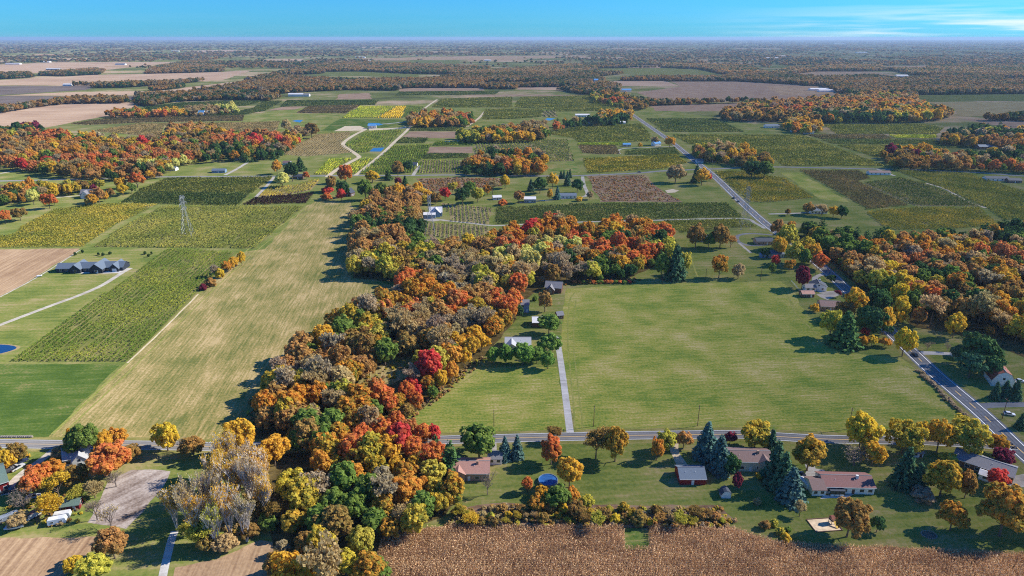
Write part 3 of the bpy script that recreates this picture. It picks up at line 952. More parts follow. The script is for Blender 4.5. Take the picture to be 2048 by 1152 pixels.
for i in range(9):
    add_lib('r', crown(100 + i, 66 + i % 3 * 10, 78, 0.025, fine=True), trunk_mb(i))
for i in range(5):
    add_lib('t', crown(200 + i, 66, 74, 0.025, kind='t', fine=True), trunk_mb(20 + i))
for i in range(5):
    add_lib('p', crown(300 + i, 50, 58, 0.026, kind='p'), trunk_mb(40 + i, 0.85), NEEDLE)
for i in range(5):
    add_lib('h', crown(400 + i, 26, 46, 0.05, kind='h'), trunk_mb(60 + i, 0.5))
for i in range(5):
    m = MB().tube((0, 0, -0.01), (0, 0, 0.97), 0.022, 0.004, 6, False)
    add_lib('c', spruce(500 + i), m, NEEDLE)
for i in range(4):                                   # open crowns, half of the leaves gone
    m, tips = branches(600 + i, 4, 0.62, 0.62, 1, 4)
    add_lib('s', sparse(tips, 600 + i, 9, 0.020), m, LEAF, BARK)
for i in range(4):                                   # pale upright poplars, leaves left at the tips
    m, tips = branches(650 + i, 4, 0.95, 0.34, 3, 4, 0.0042, 0.6, .22)
    add_lib('w', sparse(tips, 650 + i, 5, 0.013, 0.36), m, LEAF, PALE_BARK)
for i in range(4):                                   # bare
    m, tips = branches(680 + i, 4, 0.6, 0.62, 1, 4)
    add_lib('b', sparse(tips, 680 + i, 2, 0.012, 0.35), m, LEAF, plain('grey_bark', S(128, 114, 104), 0.9, scale=3.0, var=0.25))

# light versions for the masses of trees beyond
SRC = bpy.data.collections.new('tree_shapes')


def add_src(name, crown_q, leafmat=LEAF, trunk=True, hi=None):
    P, t, v = crown_q
    if trunk:
        tk = MB().tube((0, 0, -0.01), (0, 0, 0.5), 0.024, 0.012, 4, False)
        Q = np.array([[tk.v[i] for i in f] for f in tk.f])
        mi = np.concatenate([np.zeros(len(P)), np.ones(len(Q))])
        P = np.concatenate([P, Q])
        t = np.concatenate([t, np.zeros(len(Q))])
        v = np.concatenate([v, np.ones(len(Q))])
        me = quad_mesh(name, P, None, t, v, [leafmat, BARK], mi)
    else:
        me = quad_mesh(name, P, leafmat, t, v)
    o = bpy.data.objects.new(name, me)
    SRC.objects.link(o)


SRC_IDX = {}
_n = 0
for kind, num, fn in (('r', 4, lambda i: crown(700 + i, 60, 34, 0.036, fine=True)), ('c', 2, lambda i: spruce(720 + i, 14, 9, 4)),
                      ('s', 2, lambda i: (lambda b: sparse(b[1], 740 + i, 7, 0.03))(branches(740 + i, 3, .62, .62, 1, 5))),
                      ('f', 4, lambda i: crown(760 + i, 20, 11, 0.10)), ('t', 2, lambda i: crown(780 + i, 34, 28, 0.05, 't')),
                      ('m', 3, lambda i: crown(790 + i, 9, 9, 0.16)), ('h', 2, lambda i: crown(795 + i, 14, 16, 0.09, 'h'))):
    SRC_IDX[kind] = list(range(_n, _n + num))
    for i in range(num):
        add_src('shape_%02d' % _n, fn(i), NEEDLE if kind == 'c' else LEAF, kind not in 'mh')
        _n += 1

gn = bpy.data.node_groups.new('scatter', 'GeometryNodeTree')
gn.interface.new_socket('Geometry', in_out='INPUT', socket_type='NodeSocketGeometry')
gn.interface.new_socket('Geometry', in_out='OUTPUT', socket_type='NodeSocketGeometry')


def scatter_group(coll):
    ng = bpy.data.node_groups.new('scatter', 'GeometryNodeTree')
    ng.interface.new_socket('Geometry', in_out='INPUT', socket_type='NodeSocketGeometry')
    ng.interface.new_socket('Geometry', in_out='OUTPUT', socket_type='NodeSocketGeometry')
    N, L = ng.nodes, ng.links
    gi, go = N.new('NodeGroupInput'), N.new('NodeGroupOutput')
    ins = N.new('GeometryNodeInstanceOnPoints')
    ci = N.new('GeometryNodeCollectionInfo')
    ci.inputs['Collection'].default_value = coll
    ci.inputs['Separate Children'].default_value = True
    ci.inputs['Reset Children'].default_value = True
    ins.inputs['Pick Instance'].default_value = True
    L.new(gi.outputs[0], ins.inputs['Points'])
    L.new(ci.outputs[0], ins.inputs['Instance'])
    for nm, ty, sock in (('variant', 'INT', 'Instance Index'), ('turnz', 'FLOAT_VECTOR', 'Rotation'), ('grow', 'FLOAT_VECTOR', 'Scale')):
        a = N.new('GeometryNodeInputNamedAttribute')
        a.data_type = ty
        a.inputs['Name'].default_value = nm
        out = [o for o in a.outputs if o.enabled and o.name == 'Attribute'][0]
        if nm == 'turnz':
            er = N.new('FunctionNodeEulerToRotation')
            L.new(out, er.inputs[0])
            out = er.outputs[0]
        L.new(out, ins.inputs[sock])
    L.new(ins.outputs[0], go.inputs[0])
    return ng


TREE_GN = scatter_group(SRC)


def scatter(name, label, cat, pts, var, rot, grow, tint, tint2, group=TREE_GN):
    n = len(pts)
    me = bpy.data.meshes.new(name)
    me.vertices.add(n)
    me.vertices.foreach_set('co', np.asarray(pts, np.float32).reshape(-1))

    def attr(nm, ty, key, arr):
        a = me.attributes.new(nm, ty, 'POINT')
        a.data.foreach_set(key, np.asarray(arr).reshape(-1))
    attr('variant', 'INT', 'value', np.asarray(var, np.int32))
    r3 = np.zeros((n, 3), np.float32)
    r3[:, 2] = rot
    attr('turnz', 'FLOAT_VECTOR', 'vector', r3)
    attr('grow', 'FLOAT_VECTOR', 'vector', np.asarray(grow, np.float32))
    for nm, arr in (('tint', tint), ('tint2', tint2)):
        c4 = np.ones((n, 4), np.float32)
        c4[:, :3] = arr
        attr(nm, 'FLOAT_COLOR', 'color', c4)
    o = link(bpy.data.objects.new(name, me))
    md = o.modifiers.new('scatter', 'NODES')
    md.node_group = group
    return tag(o, label, cat, kind='stuff')


# ---- leaf colours: (upper leaves, lower leaves, words, kind of tree)
def K(a, b):
    return (np.array(S(*a)), np.array(S(*b)))


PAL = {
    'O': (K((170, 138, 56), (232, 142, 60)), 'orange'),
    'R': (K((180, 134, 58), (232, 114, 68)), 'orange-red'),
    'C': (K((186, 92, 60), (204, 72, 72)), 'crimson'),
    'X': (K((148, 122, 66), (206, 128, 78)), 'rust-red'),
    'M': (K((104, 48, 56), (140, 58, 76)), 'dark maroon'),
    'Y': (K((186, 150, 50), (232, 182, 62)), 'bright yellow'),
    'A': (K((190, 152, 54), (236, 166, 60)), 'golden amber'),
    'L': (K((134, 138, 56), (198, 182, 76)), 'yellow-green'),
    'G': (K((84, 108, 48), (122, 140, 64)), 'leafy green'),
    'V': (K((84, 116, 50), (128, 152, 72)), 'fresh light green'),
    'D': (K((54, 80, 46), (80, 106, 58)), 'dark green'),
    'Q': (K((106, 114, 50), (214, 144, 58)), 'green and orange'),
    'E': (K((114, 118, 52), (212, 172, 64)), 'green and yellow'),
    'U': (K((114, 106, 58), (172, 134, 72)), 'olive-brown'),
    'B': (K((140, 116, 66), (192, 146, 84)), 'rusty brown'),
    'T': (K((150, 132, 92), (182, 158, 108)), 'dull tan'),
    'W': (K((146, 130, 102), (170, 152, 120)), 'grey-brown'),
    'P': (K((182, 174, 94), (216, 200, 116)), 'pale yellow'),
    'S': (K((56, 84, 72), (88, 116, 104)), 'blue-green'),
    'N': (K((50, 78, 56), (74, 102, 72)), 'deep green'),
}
KINDW = {'r': 'broadleaf tree', 't': 'oval-crowned tree', 'p': 'pine', 'h': 'shrub', 'c': 'spruce', 's': 'thin-leaved tree', 'w': 'pale-stemmed poplar', 'b': 'nearly leafless tree'}
KINDN = {'r': 'broadleaf_tree', 't': 'broadleaf_tree', 'p': 'pine_tree', 'h': 'shrub', 'c': 'spruce_tree', 's': 'broadleaf_tree', 'w': 'poplar_tree', 'b': 'bare_tree'}
GAIN = 1.42


def tint_of(cl, j=0.10, g=random):
    a, b = PAL[cl][0]
    f = GAIN * g.uniform(1 - j, 1 + j)
    h = np.array([g.uniform(1 - j * .5, 1 + j * .5) for _ in range(3)])
    return np.minimum(a * f * h, .86), np.minimum(b * f * h, .86)


ALL_LABELS = {}
SPECS = []     # (X, Y, w, h, kind, cl, label, group)


def plan_tree(px, py, wpx, hr, kind, cl, label, group=None, sink=None):
    """crown centre on the plan, crown width there, height as a multiple of it"""
    zc = {'r': .58, 't': .56, 'p': .5, 'h': .42, 'c': .40, 's': .6, 'w': .55, 'b': .6}[kind]
    h = 10.0
    for _ in range(4):
        p = at(px, py, h * zc)
        w = wpx * (p.y * CP + (CAM_H - h * zc) * SP) / FOC
        h = w * hr
    SPECS.append((p.x, p.y, w, h, kind, cl, label, group))


def build_tree(X, Y, w, h, kind, cl, label, group):
    root = empty(KINDN[kind], (X, Y, 0), random.uniform(0, 6.28))
    cm, tm = random.choice(LIB[kind])
    a, b = tint_of(cl)
    s = (w * random.uniform(.82, 1.14), w * random.uniform(.82, 1.14), h * random.uniform(.94, 1.06))
    tk = link(bpy.data.objects.new('stem' if kind == 'h' else 'trunk', tm), root)
    cr = link(bpy.data.objects.new('foliage' if kind == 'h' else 'crown', cm), root)
    tk.scale = cr.scale = s
    cr['tint'] = [float(x) for x in a]
    cr['tint2'] = [float(x) for x in b]
    tag(root, label, 'shrub' if kind == 'h' else 'tree', group)


# ---- single trees: x, y, width, height ratio, kind, colour, what sets it apart
T = plan_tree
ROADROW = 'along the south side of the side road'
for a in [
    (958, 880, 80, .95, 'r', 'G', 'broad green tree on the road verge behind the pink-roofed house'),
    (1010, 900, 34, 1.6, 'c', 'S', 'blue spruce beside the small white garage'), (1034, 898, 34, 1.6, 'c', 'S', 'blue spruce beside the small white garage'),
    (1103, 898, 50, 1.25, 'r', 'R', 'orange-red maple between the blue spruces and the golden maple'),
    (1140, 940, 62, 1.15, 'r', 'A', 'large golden-orange maple standing right of the blue swimming pool'),
    (1110, 868, 36, .9, 's', 'U', 'thin olive tree on the verge by the mouth of the straight driveway'),
    (1192, 884, 56, 1.2, 's', 'U', 'tan-brown thinning tree touching the large olive tree by the side road'),
    (1232, 885, 64, 1.2, 'r', 'Q', 'large olive and orange tree on the lawn by the side road'),
    (1315, 893, 34, 1.75, 't', 'O', 'narrow columnar orange tree beside the sandy driveway'),
    (1333, 880, 44, 1.05, 'r', 'L', 'yellow-green tree right behind the narrow orange tree'),
    (1368, 877, 36, 1.1, 'r', 'B', 'rust and olive tree at the mouth of the sandy driveway'),
    (1413, 888, 62, 1.35, 'c', 'S', 'blue spruce left of the grey-brown ranch house'), (1440, 912, 62, 1.35, 'c', 'S', 'blue spruce left of the grey-brown ranch house'),
    (1464, 926, 46, 1.2, 'p', 'D', 'dark green evergreen at the left corner of the grey-brown ranch house'),
    (1461, 874, 27, 1.1, 'r', 'M', 'small dark maroon tree behind the grey-brown ranch house'),
    (1512, 868, 64, .95, 'r', 'E', 'green-yellow tree behind the grey-brown ranch house'),
    (1543, 890, 34, 1.8, 'c', 'N', 'dark narrow spruce at the back of the grey-brown ranch house'),
    (1553, 930, 58, 1.75, 'c', 'N', 'tall deep green spruce beside the white house driveway'),
    (1584, 972, 54, 1.6, 'c', 'S', 'tall blue-green spruce beside the white house driveway'), (1567, 950, 56, 1.7, 'c', 'N', 'tall deep green spruce beside the white house driveway'),
    (1620, 905, 74, 1.0, 'r', 'E', 'olive-yellow tree overhanging the white house driveway'),
    (1726, 858, 84, 1.0, 'r', 'Y', 'large bright yellow tree beside the side road east of the spruces'), (1748, 905, 58, .9, 'r', 'A', 'amber tree in front of the large yellow roadside tree'),
    (1713, 908, 66, .7, 'b', 'W', 'spreading leafless grey tree on the lawn behind the white house'),
    (1812, 868, 72, 1.1, 'r', 'E', 'green and yellow tree, second of the tall roadside row'), (1848, 862, 40, 1.2, 'r', 'Y', 'yellow tree squeezed into the tall roadside row'),
    (1882, 868, 56, 1.3, 'r', 'A', 'amber-topped tree in the tall roadside row'), (1936, 866, 76, 1.15, 'r', 'E', 'largest green tree of the roadside row, by the highway'),
    (1996, 886, 46, .9, 'r', 'Q', 'green and orange tree in the corner of the two roads'), (2006, 912, 42, .9, 'r', 'M', 'low maroon-brown tree beside the long grey-roofed house'),
    (1812, 942, 58, 1.5, 'c', 'N', 'dark spruce on the lawn right of the white house'), (1837, 958, 44, 1.4, 'c', 'N', 'shorter dark spruce on the lawn right of the white house'),
    (1889, 955, 74, 1.05, 'r', 'E', 'yellow maple on the lawn left of the long grey-roofed house'), (1938, 962, 46, 1.6, 't', 'U', 'dull olive oval tree against the yellow lawn maple'),
    (1900, 918, 32, .7, 'h', 'L', 'lime-green bush behind the yellow lawn maple'),
    (1996, 955, 44, .95, 'r', 'C', 'magenta ornamental tree in front of the long grey-roofed house'),
    (1908, 1030, 70, .95, 'r', 'Q', 'low olive and orange tree on the lawn above the corn'), (2014, 1020, 100, 1.1, 'r', 'Q', 'very large olive and rust tree near the corn edge below the magenta tree'),
    (2110, 1010, 90, 1.1, 'r', 'Q', 'large olive tree beyond the magenta ornamental tree'),
    (1702, 1032, 84, 1.05, 'r', 'U', 'large brown tree below the white house beside the play area'), (1757, 1045, 30, 1.6, 'p', 'D', 'dark cedar beside the large brown tree'),
    (1475, 960, 30, 1.45, 't', 'M', 'egg-shaped maroon tree beside the small white shed'),
    (1846, 990, 52, .6, 'h', 'W', 'grey leafless thicket on the lawn below the dark spruces'), (1601, 1018, 28, 1.1, 's', 'T', 'small tan tree on the mown lawn below the tall spruces'),
    (1519, 952, 16, 1.0, 'h', 'Y', 'yellow bush by the patio of the grey-brown ranch house'), (1540, 945, 24, 1.1, 'h', 'W', 'grey shrub by the patio of the grey-brown ranch house'),
    (1515, 1003, 18, .9, 'h', 'T', 'small bare shrub on the striped lawn'),
    (974, 962, 40, 1.4, 'b', 'W', 'leafless tree in front of the pink-roofed house'),
    (1055, 968, 30, 1.2, 'r', 'R', 'small orange-red tree left of the blue swimming pool'), (1084, 982, 30, 1.0, 'r', 'A', 'small amber tree below the blue swimming pool'),
    (1115, 992, 50, 1.0, 'r', 'G', 'rounded green tree below the golden-orange maple'), (1146, 988, 34, .9, 'r', 'O', 'small orange tree below the golden-orange maple'),
    (1173, 1003, 34, .9, 'r', 'L', 'yellow-green hedge tree where the hedgerow starts'), (1075, 1005, 40, .9, 'r', 'Q', 'olive hedge tree below the blue swimming pool'),
    # left farm
    (165, 878, 62, 1.2, 'r', 'G', 'tall green maple behind the white farmhouse'), (148, 872, 30, 1.4, 'r', 'A', 'amber tree behind the tall green maple'), (206, 880, 46, 1.1, 'r', 'A', 'amber-orange maple between the green maple and the side road'),
    (232, 872, 46, .95, 'r', 'O', 'bright orange maple touching the side road'), (214, 918, 90, .88, 'r', 'R', 'very large red-orange maple right of the white farmhouse'),
    (258, 905, 40, .9, 'r', 'U', 'olive tree at the right edge of the large red-orange maple'),
    (330, 872, 60, 1.0, 'r', 'Y', 'bright yellow tree alone by the side road'), (364, 888, 34, 1.0, 'b', 'W', 'grey leafless tree right of the yellow roadside tree'), (384, 890, 46, .95, 'r', 'U', 'olive tree by the side road opposite the hay field'),
    (76, 945, 50, 1.0, 'r', 'R', 'orange-red maple in front of the farm track'), (108, 936, 42, .9, 'r', 'O', 'orange maple in front of the white farmhouse'),
    (62, 968, 54, .9, 'r', 'R', 'low orange-red tree by the red barn'), (110, 968, 52, 1.2, 's', 'Y', 'thin yellow tree in the farmyard'), (150, 950, 50, .95, 'r', 'U', 'olive tree below the white farmhouse'),
    (222, 1085, 60, 1.15, 'r', 'B', 'round rust-orange tree standing alone above the stubble field'), (186, 1137, 64, 1.0, 'r', 'L', 'large olive-yellow tree below the rust-orange tree'), (148, 1127, 40, 1.1, 'r', 'Y', 'yellow tree at the edge of the stubble field'),
    (8, 918, 44, 1.0, 'r', 'Y', 'yellow tree behind the red barn'), (32, 904, 44, .9, 'r', 'U', 'olive tree behind the parked vehicles'), (-40, 910, 60, 1.0, 'r', 'U', 'olive tree beyond the red barn'),
    (42, 1000, 50, .9, 'b', 'W', 'grey leafless tree beside the parked trailer'), (36, 1037, 44, .75, 'r', 'T', 'low tan tree beside the white boat'), (118, 905, 40, .7, 's', 'T', 'thin tan tree beside the farm driveway'),
    (188, 1012, 56, 1.0, 'b', 'W', 'grey leafless tree beside the dirt lot'), (216, 1030, 56, 1.1, 'b', 'Y', 'bare tree with a few yellow leaves on the dirt lot'), (95, 1012, 54, .9, 's', 'Y', 'thin yellow tree above the white camper'),
    (228, 955, 52, .7, 'b', 'W', 'grey leafless tree at the top of the dirt lot'), (186, 978, 46, .8, 's', 'T', 'tan thinning tree beside the farmyard'), (150, 990, 40, .8, 's', 'L', 'thin yellow-green tree above the green-roofed shed'),
    # poplars
    (345, 1010, 62, 1.8, 'w', 'A', None), (372, 1005, 66, 1.9, 'w', 'T', None), (398, 1030, 64, 1.9, 'w', 'A', None), (425, 1045, 62, 1.9, 'w', 'L', None), (452, 1020, 66, 2.0, 'w', 'A', None), (486, 1030, 66, 1.8, 'w', 'T', None), (418, 985, 64, 2.0, 'w', 'T', None),
    (432, 950, 64, 1.8, 'w', 'A', None), (466, 960, 66, 2.0, 'w', 'A', None), (500, 965, 64, 2.0, 'w', 'T', None), (530, 985, 58, 1.9, 'w', 'A', None), (452, 910, 60, 1.6, 'w', 'A', None), (490, 925, 60, 1.8, 'w', 'T', None), (520, 935, 56, 1.8, 'w', 'A', None),
    (410, 1082, 44, .9, 'r', 'U', 'low olive thicket below the pale poplars'), (450, 1085, 46, .8, 'r', 'T', 'low tan thicket below the pale poplars'), (500, 1060, 46, .8, 'r', 'U', 'olive thicket between the poplars and the autumn wood'), (535, 1045, 40, .9, 'r', 'G', 'green thicket between the poplars and the autumn wood'), (375, 1058, 40, .9, 's', 'L', 'yellow-green thicket beside the concrete lane'), (470, 1000, 40, .9, 'r', 'G', 'green thicket hidden among the pale poplars'), (515, 1010, 44, .9, 'r', 'U', 'brown thicket hidden among the pale poplars'),
    (478, 868, 64, 1.35, 'r', 'A', 'golden tree behind the pale poplars by the side road'), (546, 898, 62, 1.1, 'r', 'A', 'golden tree right of the pale poplars by the side road'),
    (398, 1070, 56, 1.1, 's', 'L', 'yellow-green sapling clump at the foot of the pale poplars'), (545, 1020, 50, 1.2, 's', 'U', 'olive sapling clump at the foot of the pale poplars'),
    # the bright trees on the rim of the central wood
    (845, 866, 44, 1.15, 'r', 'R', 'orange-red maple in the red clump of the central wood by the side road'), (868, 866, 36, 1.2, 'r', 'C', 'crimson maple in the red clump of the central wood by the side road'), (826, 892, 46, 1.1, 'r', 'R', 'orange-red maple in the red clump of the central wood by the side road'), (866, 906, 48, 1.1, 'r', 'R', 'large orange-red maple below the red clump, beside the pink-roofed house'),
    (818, 858, 42, 1.1, 'r', 'X', 'rust-red maple in the red clump of the central wood by the side road'), (792, 842, 40, 1.1, 'r', 'R', 'orange-red maple just above the red clump of the central wood'), (774, 872, 46, 1.1, 'r', 'O', 'orange maple left of the red clump of the central wood'), (722, 872, 48, 1.1, 'r', 'R', 'orange-red maple in the middle of the central wood by the side road'), (692, 890, 44, 1.1, 'r', 'O', 'orange maple in the middle of the central wood by the side road'),
    (640, 925, 46, 1.2, 'r', 'O', 'orange maple on the poplar side of the central wood'), (700, 945, 52, 1.1, 'r', 'O', 'large orange maple in the heart of the central wood'), (810, 945, 50, 1.1, 'r', 'Q', 'green and orange maple left of the pink-roofed house'), (838, 972, 46, 1.1, 'r', 'O', 'orange maple just above the corn, left of the pink-roofed house'), (905, 958, 38, 1.3, 't', 'O', 'egg-shaped orange tree against the pink-roofed house'), (668, 1002, 62, 1.0, 'r', 'G', 'large green oak in the lower central wood'), (706, 1012, 70, 1.0, 'r', 'G', 'very large green oak in the lower central wood'),
    (722, 1080, 70, 1.05, 'r', 'L', 'large yellow-green tree at the corn corner of the central wood'), (690, 1122, 60, 1.0, 'r', 'E', 'green and yellow tree below the yellow-green corner tree'), (876, 1002, 50, 1.1, 'r', 'E', 'green and yellow tree at the end of the hedgerow'),
    (812, 782, 42, 1.2, 'r', 'R', 'orange-red maple on the mown field edge of the central wood'), (832, 800, 34, 1.1, 'r', 'R', 'orange-red maple on the mown field edge of the central wood'), (856, 766, 34, 1.1, 'r', 'Q', 'green and orange maple on the mown field edge of the central wood'), (852, 746, 24, 1.0, 'r', 'C', 'small crimson maple on the mown field edge of the central wood'), (882, 758, 36, 1.2, 'r', 'A', 'amber maple on the mown field edge of the central wood'), (904, 742, 36, 1.2, 'r', 'O', 'orange maple on the mown field edge of the central wood'), (928, 714, 34, 1.2, 'r', 'A', 'amber maple beside the light green tree row'), (944, 690, 38, 1.3, 'r', 'A', 'tall amber maple beside the light green tree row'),
    (752, 770, 40, .9, 'r', 'X', 'rust-red tree on the lower side of the glade'), (816, 612, 24, 1.0, 'r', 'C', 'crimson maple where the central wood narrows'), (718, 606, 34, 1.0, 'r', 'R', 'orange-red maple at the hay field tip'), (850, 720, 46, .9, 'r', 'L', 'yellow-green tree right of the glade'), (1236, 484, 38, 1.3, 'r', 'R', 'orange-red maple on the right shoulder of the central wood'), (1060, 520, 50, 1.1, 'r', 'P', 'pale yellow tree behind the dark wooden barn'), (995, 525, 46, 1.1, 'r', 'P', 'pale yellow tree in the upper central wood'),
    # centre
    (986, 708, 36, 1.0, 'r', 'V', 'light green tree in the row below the grey-roofed farmhouse'), (1012, 706, 40, 1.05, 'r', 'V', 'light green tree in the row below the grey-roofed farmhouse'), (1046, 706, 46, 1.0, 'r', 'V', 'light green tree in the row below the grey-roofed farmhouse'),
    (1074, 708, 36, 1.0, 'r', 'V', 'light green tree in the row below the grey-roofed farmhouse'), (1096, 717, 36, 1.1, 'r', 'V', 'light green tree beside the top of the straight driveway'), (1100, 686, 46, 1.0, 'r', 'V', 'rounded light green tree behind the driveway turn'),
    (1098, 645, 46, .95, 'r', 'V', 'light green tree in front of the white-roofed pole barn'), (1090, 600, 34, 1.35, 't', 'B', 'rust-brown conical tree beside the dark wooden barn'),
    (1040, 622, 18, 1.5, 'r', 'D', 'dark green tree beside the tall blue-grey shed'), (1070, 597, 12, .9, 'h', 'G', 'round green shrub beside the rust-brown conical tree'),
    # right side of the meadow
    (1692, 662, 62, 1.35, 'c', 'D', 'great dark pine at the right edge of the green meadow'), (1664, 645, 50, 1.25, 'r', 'L', 'yellow-green tree leaning against the great dark pine'),
    (1742, 636, 64, 1.3, 'p', 'D', 'dark pine behind the great pine'), (1772, 640, 42, 1.3, 'r', 'A', 'amber tree between the dark pine and the highway'), (1811, 680, 54, 1.15, 'r', 'Y', 'round yellow maple standing at the highway edge'),
    (1731, 662, 18, 1.2, 'r', 'C', 'small bright red tree below the dark pine'), (1727, 682, 24, 1.0, 'r', 'A', 'small amber tree below the dark pine'), (1745, 680, 26, 1.0, 'r', 'Y', 'small yellow tree below the dark pine'), (1770, 683, 22, .9, 'r', 'O', 'small orange tree left of the round yellow maple'),
    (1714, 600, 58, 1.2, 'r', 'A', 'golden-orange tree behind the brown-roofed house'), (1756, 602, 56, 1.2, 'r', 'D', 'dark green tree behind the golden-orange tree'), (1802, 618, 46, 1.4, 'r', 'Y', 'tall yellow tree beside the highway above the round maple'),
    (1829, 605, 48, 1.3, 'r', 'G', 'tall green tree beside the highway across from the pines'), (1690, 618, 40, 1.1, 'r', 'U', 'olive tree beside the brown-roofed house'),
    (1630, 616, 20, 1.0, 'h', 'A', 'orange-yellow bush on the meadow edge'), (1641, 520, 38, .95, 'r', 'R', 'brilliant orange maple beside the highway'), (1626, 505, 34, 1.2, 'r', 'A', 'amber tree behind the brilliant orange maple'),
    (1607, 553, 36, 1.3, 'r', 'M', 'dark maroon-brown maple behind the small white garage'), (1663, 556, 18, 1.1, 'p', 'D', 'small dark evergreen beside the white cottage'), (1677, 586, 16, 1.0, 's', 'M', 'small maroon tree at the cottage driveway'),
    (1560, 490, 38, 1.1, 'r', 'A', None), (1575, 472, 44, 1.1, 'r', 'L', None), (1556, 455, 32, 1.1, 'r', 'B', None), (1582, 452, 24, 1.1, 'r', 'Q', None), (1590, 502, 44, 1.1, 'r', 'L', None), (1614, 488, 36, 1.1, 'r', 'E', None), (1606, 512, 34, 1.1, 'r', 'G', None), (1552, 520, 18, 1.3, 'r', 'C', None), (1580, 528, 28, .95, 'r', 'Q', None), (1530, 503, 22, 1.0, 'r', 'D', None), (1545, 535, 18, 1.4, 'r', 'G', None),
    (1352, 530, 46, 1.7, 'c', 'N', 'tall dark spruce at the top edge of the green meadow'), (1370, 522, 30, 1.6, 'r', 'L', 'yellow-green tree behind the tall dark spruce'), (1325, 528, 38, 1.5, 'r', 'G', 'green tree left of the tall dark spruce'),
    (1440, 530, 42, 1.15, 'r', 'Q', 'round dark olive tree on the lawn above the green meadow'), (1478, 540, 32, 1.0, 'r', 'T', 'willowy tan tree on the lawn above the green meadow'),
    (1393, 470, 46, 1.05, 'r', 'U', 'dark olive tree left of the hidden house'), (1442, 470, 44, 1.1, 'r', 'U', 'dark olive tree right of the hidden house'), (1418, 480, 26, 1.2, 'r', 'G', 'green tree in front of the hidden house'), (1462, 480, 24, 1.1, 's', 'B', 'thin brown tree right of the hidden house'),
    (1912, 648, 44, 1.2, 'r', 'Y', 'open yellow tree on the grass bank across the highway'), (1960, 695, 70, 1.3, 'p', 'D', 'huge dark pine beside the white gambrel barn'), (1945, 725, 54, 1.3, 'p', 'N', 'dark pine in front of the huge pine'), (1985, 730, 50, 1.2, 'p', 'D', 'dark pine against the white gambrel barn'),
    (1922, 705, 40, 1.3, 'p', 'N', 'dark pine shading the parked white truck'),
    (1992, 784, 26, 1.5, 'c', 'N', 'small deep green spruce in the trio by the dark driveway'), (2012, 780, 26, 1.5, 'c', 'N', 'small deep green spruce in the trio by the dark driveway'), (2032, 782, 28, 1.5, 'c', 'N', 'small deep green spruce in the trio by the dark driveway'),
    (1856, 690, 24, .8, 'b', 'W', 'leafless bush on the grass bank by the highway'), (1896, 693, 22, .8, 'b', 'W', 'leafless bush in front of the parked white truck'), (2042, 845, 22, 1.6, 'c', 'N', 'small dark spruce near the utility pole by the highway'),
    # hedge right of the near vineyard
    (482, 515, 22, 1.3, 'r', 'Y', 'yellow tree at the end of the hedge beside the hay field'), (466, 525, 24, 1.1, 'r', 'A', 'amber tree in the hedge beside the hay field'), (452, 532, 22, 1.1, 'r', 'O', 'orange tree in the hedge beside the hay field'), (440, 548, 22, .9, 'h', 'Y', 'yellow bush in the hedge beside the hay field'),
    (420, 565, 24, .8, 'h', 'B', 'rusty bush in the hedge beside the hay field'), (428, 540, 20, 1.2, 's', 'W', 'thin grey tree in the hedge beside the hay field'), (406, 575, 18, .7, 'h', 'M', 'maroon bush in the hedge beside the hay field'),
    # mid distance singles
    (682, 388, 20, 1.25, 'r', 'C', 'brilliant crimson tree at the end of the hay field'), (653, 394, 26, .6, 'h', 'R', 'low red bush at the end of the hay field'), (655, 380, 26, .5, 'h', 'C', 'dark red bush behind the low red bush'), (685, 375, 32, 1.1, 'r', 'D', 'dark green tree behind the crimson tree'), (662, 366, 28, 1.1, 'r', 'U', 'olive tree left of the dark green tree at the hay field end'),
    (744, 352, 30, .8, 'r', 'Y', 'round yellow tree beside the country road'), (690, 345, 34, 1.1, 'r', 'R', 'red and dark tree beside the country road at the sandy track'), (730, 378, 36, 1.1, 'r', 'G', None), (762, 378, 34, 1.1, 'r', 'G', None), (776, 352, 16, 1.3, 'c', 'D', None), (810, 362, 16, 1.3, 'c', 'D', None), (796, 362, 14, 1.2, 'r', 'M', None),
    (564, 358, 32, .9, 'r', 'P', 'pale yellow tree beside the country road below the green cluster'), (553, 333, 24, 1.1, 'r', 'O', None), (583, 340, 36, 1.1, 'r', 'D', None), (600, 330, 24, 1.2, 'c', 'D', None), (612, 350, 14, 1.1, 'r', 'R', None),
    (572, 250, 22, 1.2, 'r', 'T', None), (622, 258, 28, 1.1, 'r', 'U', None),
    (795, 335, 34, 1.0, 'r', 'U', None), (815, 330, 26, 1.0, 'r', 'D', None),
    (96, 400, 28, 1.1, 'r', 'R', 'round red tree left of the gabled white house'), (108, 402, 14, 1.1, 'r', 'R', None), (182, 398, 28, .9, 'r', 'A', 'amber tree in front of the gabled white house'), (195, 388, 28, 1.1, 'r', 'B', None), (208, 392, 16, 1.2, 'r', 'A', None), (220, 385, 20, 1.0, 'r', 'U', None), (64, 392, 26, 1.2, 'r', 'P', None), (86, 385, 22, 1.3, 's', 'T', None),
    (8, 432, 26, 1.1, 'r', 'R', 'orange-red tree left of the golden vineyard'), (38, 426, 32, .85, 'r', 'U', 'round olive tree left of the golden vineyard'), (244, 378, 26, .9, 'r', 'Y', None), (240, 365, 22, 1.0, 'r', 'A', None), (272, 358, 34, .9, 'r', 'R', None), (262, 375, 22, .9, 'r', 'G', None),
    (1393, 350, 24, 1.6, 'c', 'N', None), (1352, 345, 36, 1.0, 'r', 'T', None), (1405, 350, 36, 1.0, 'r', 'A', None), (1419, 354, 10, 1.5, 'r', 'C', 'small crimson tree beside the highway crossing'),
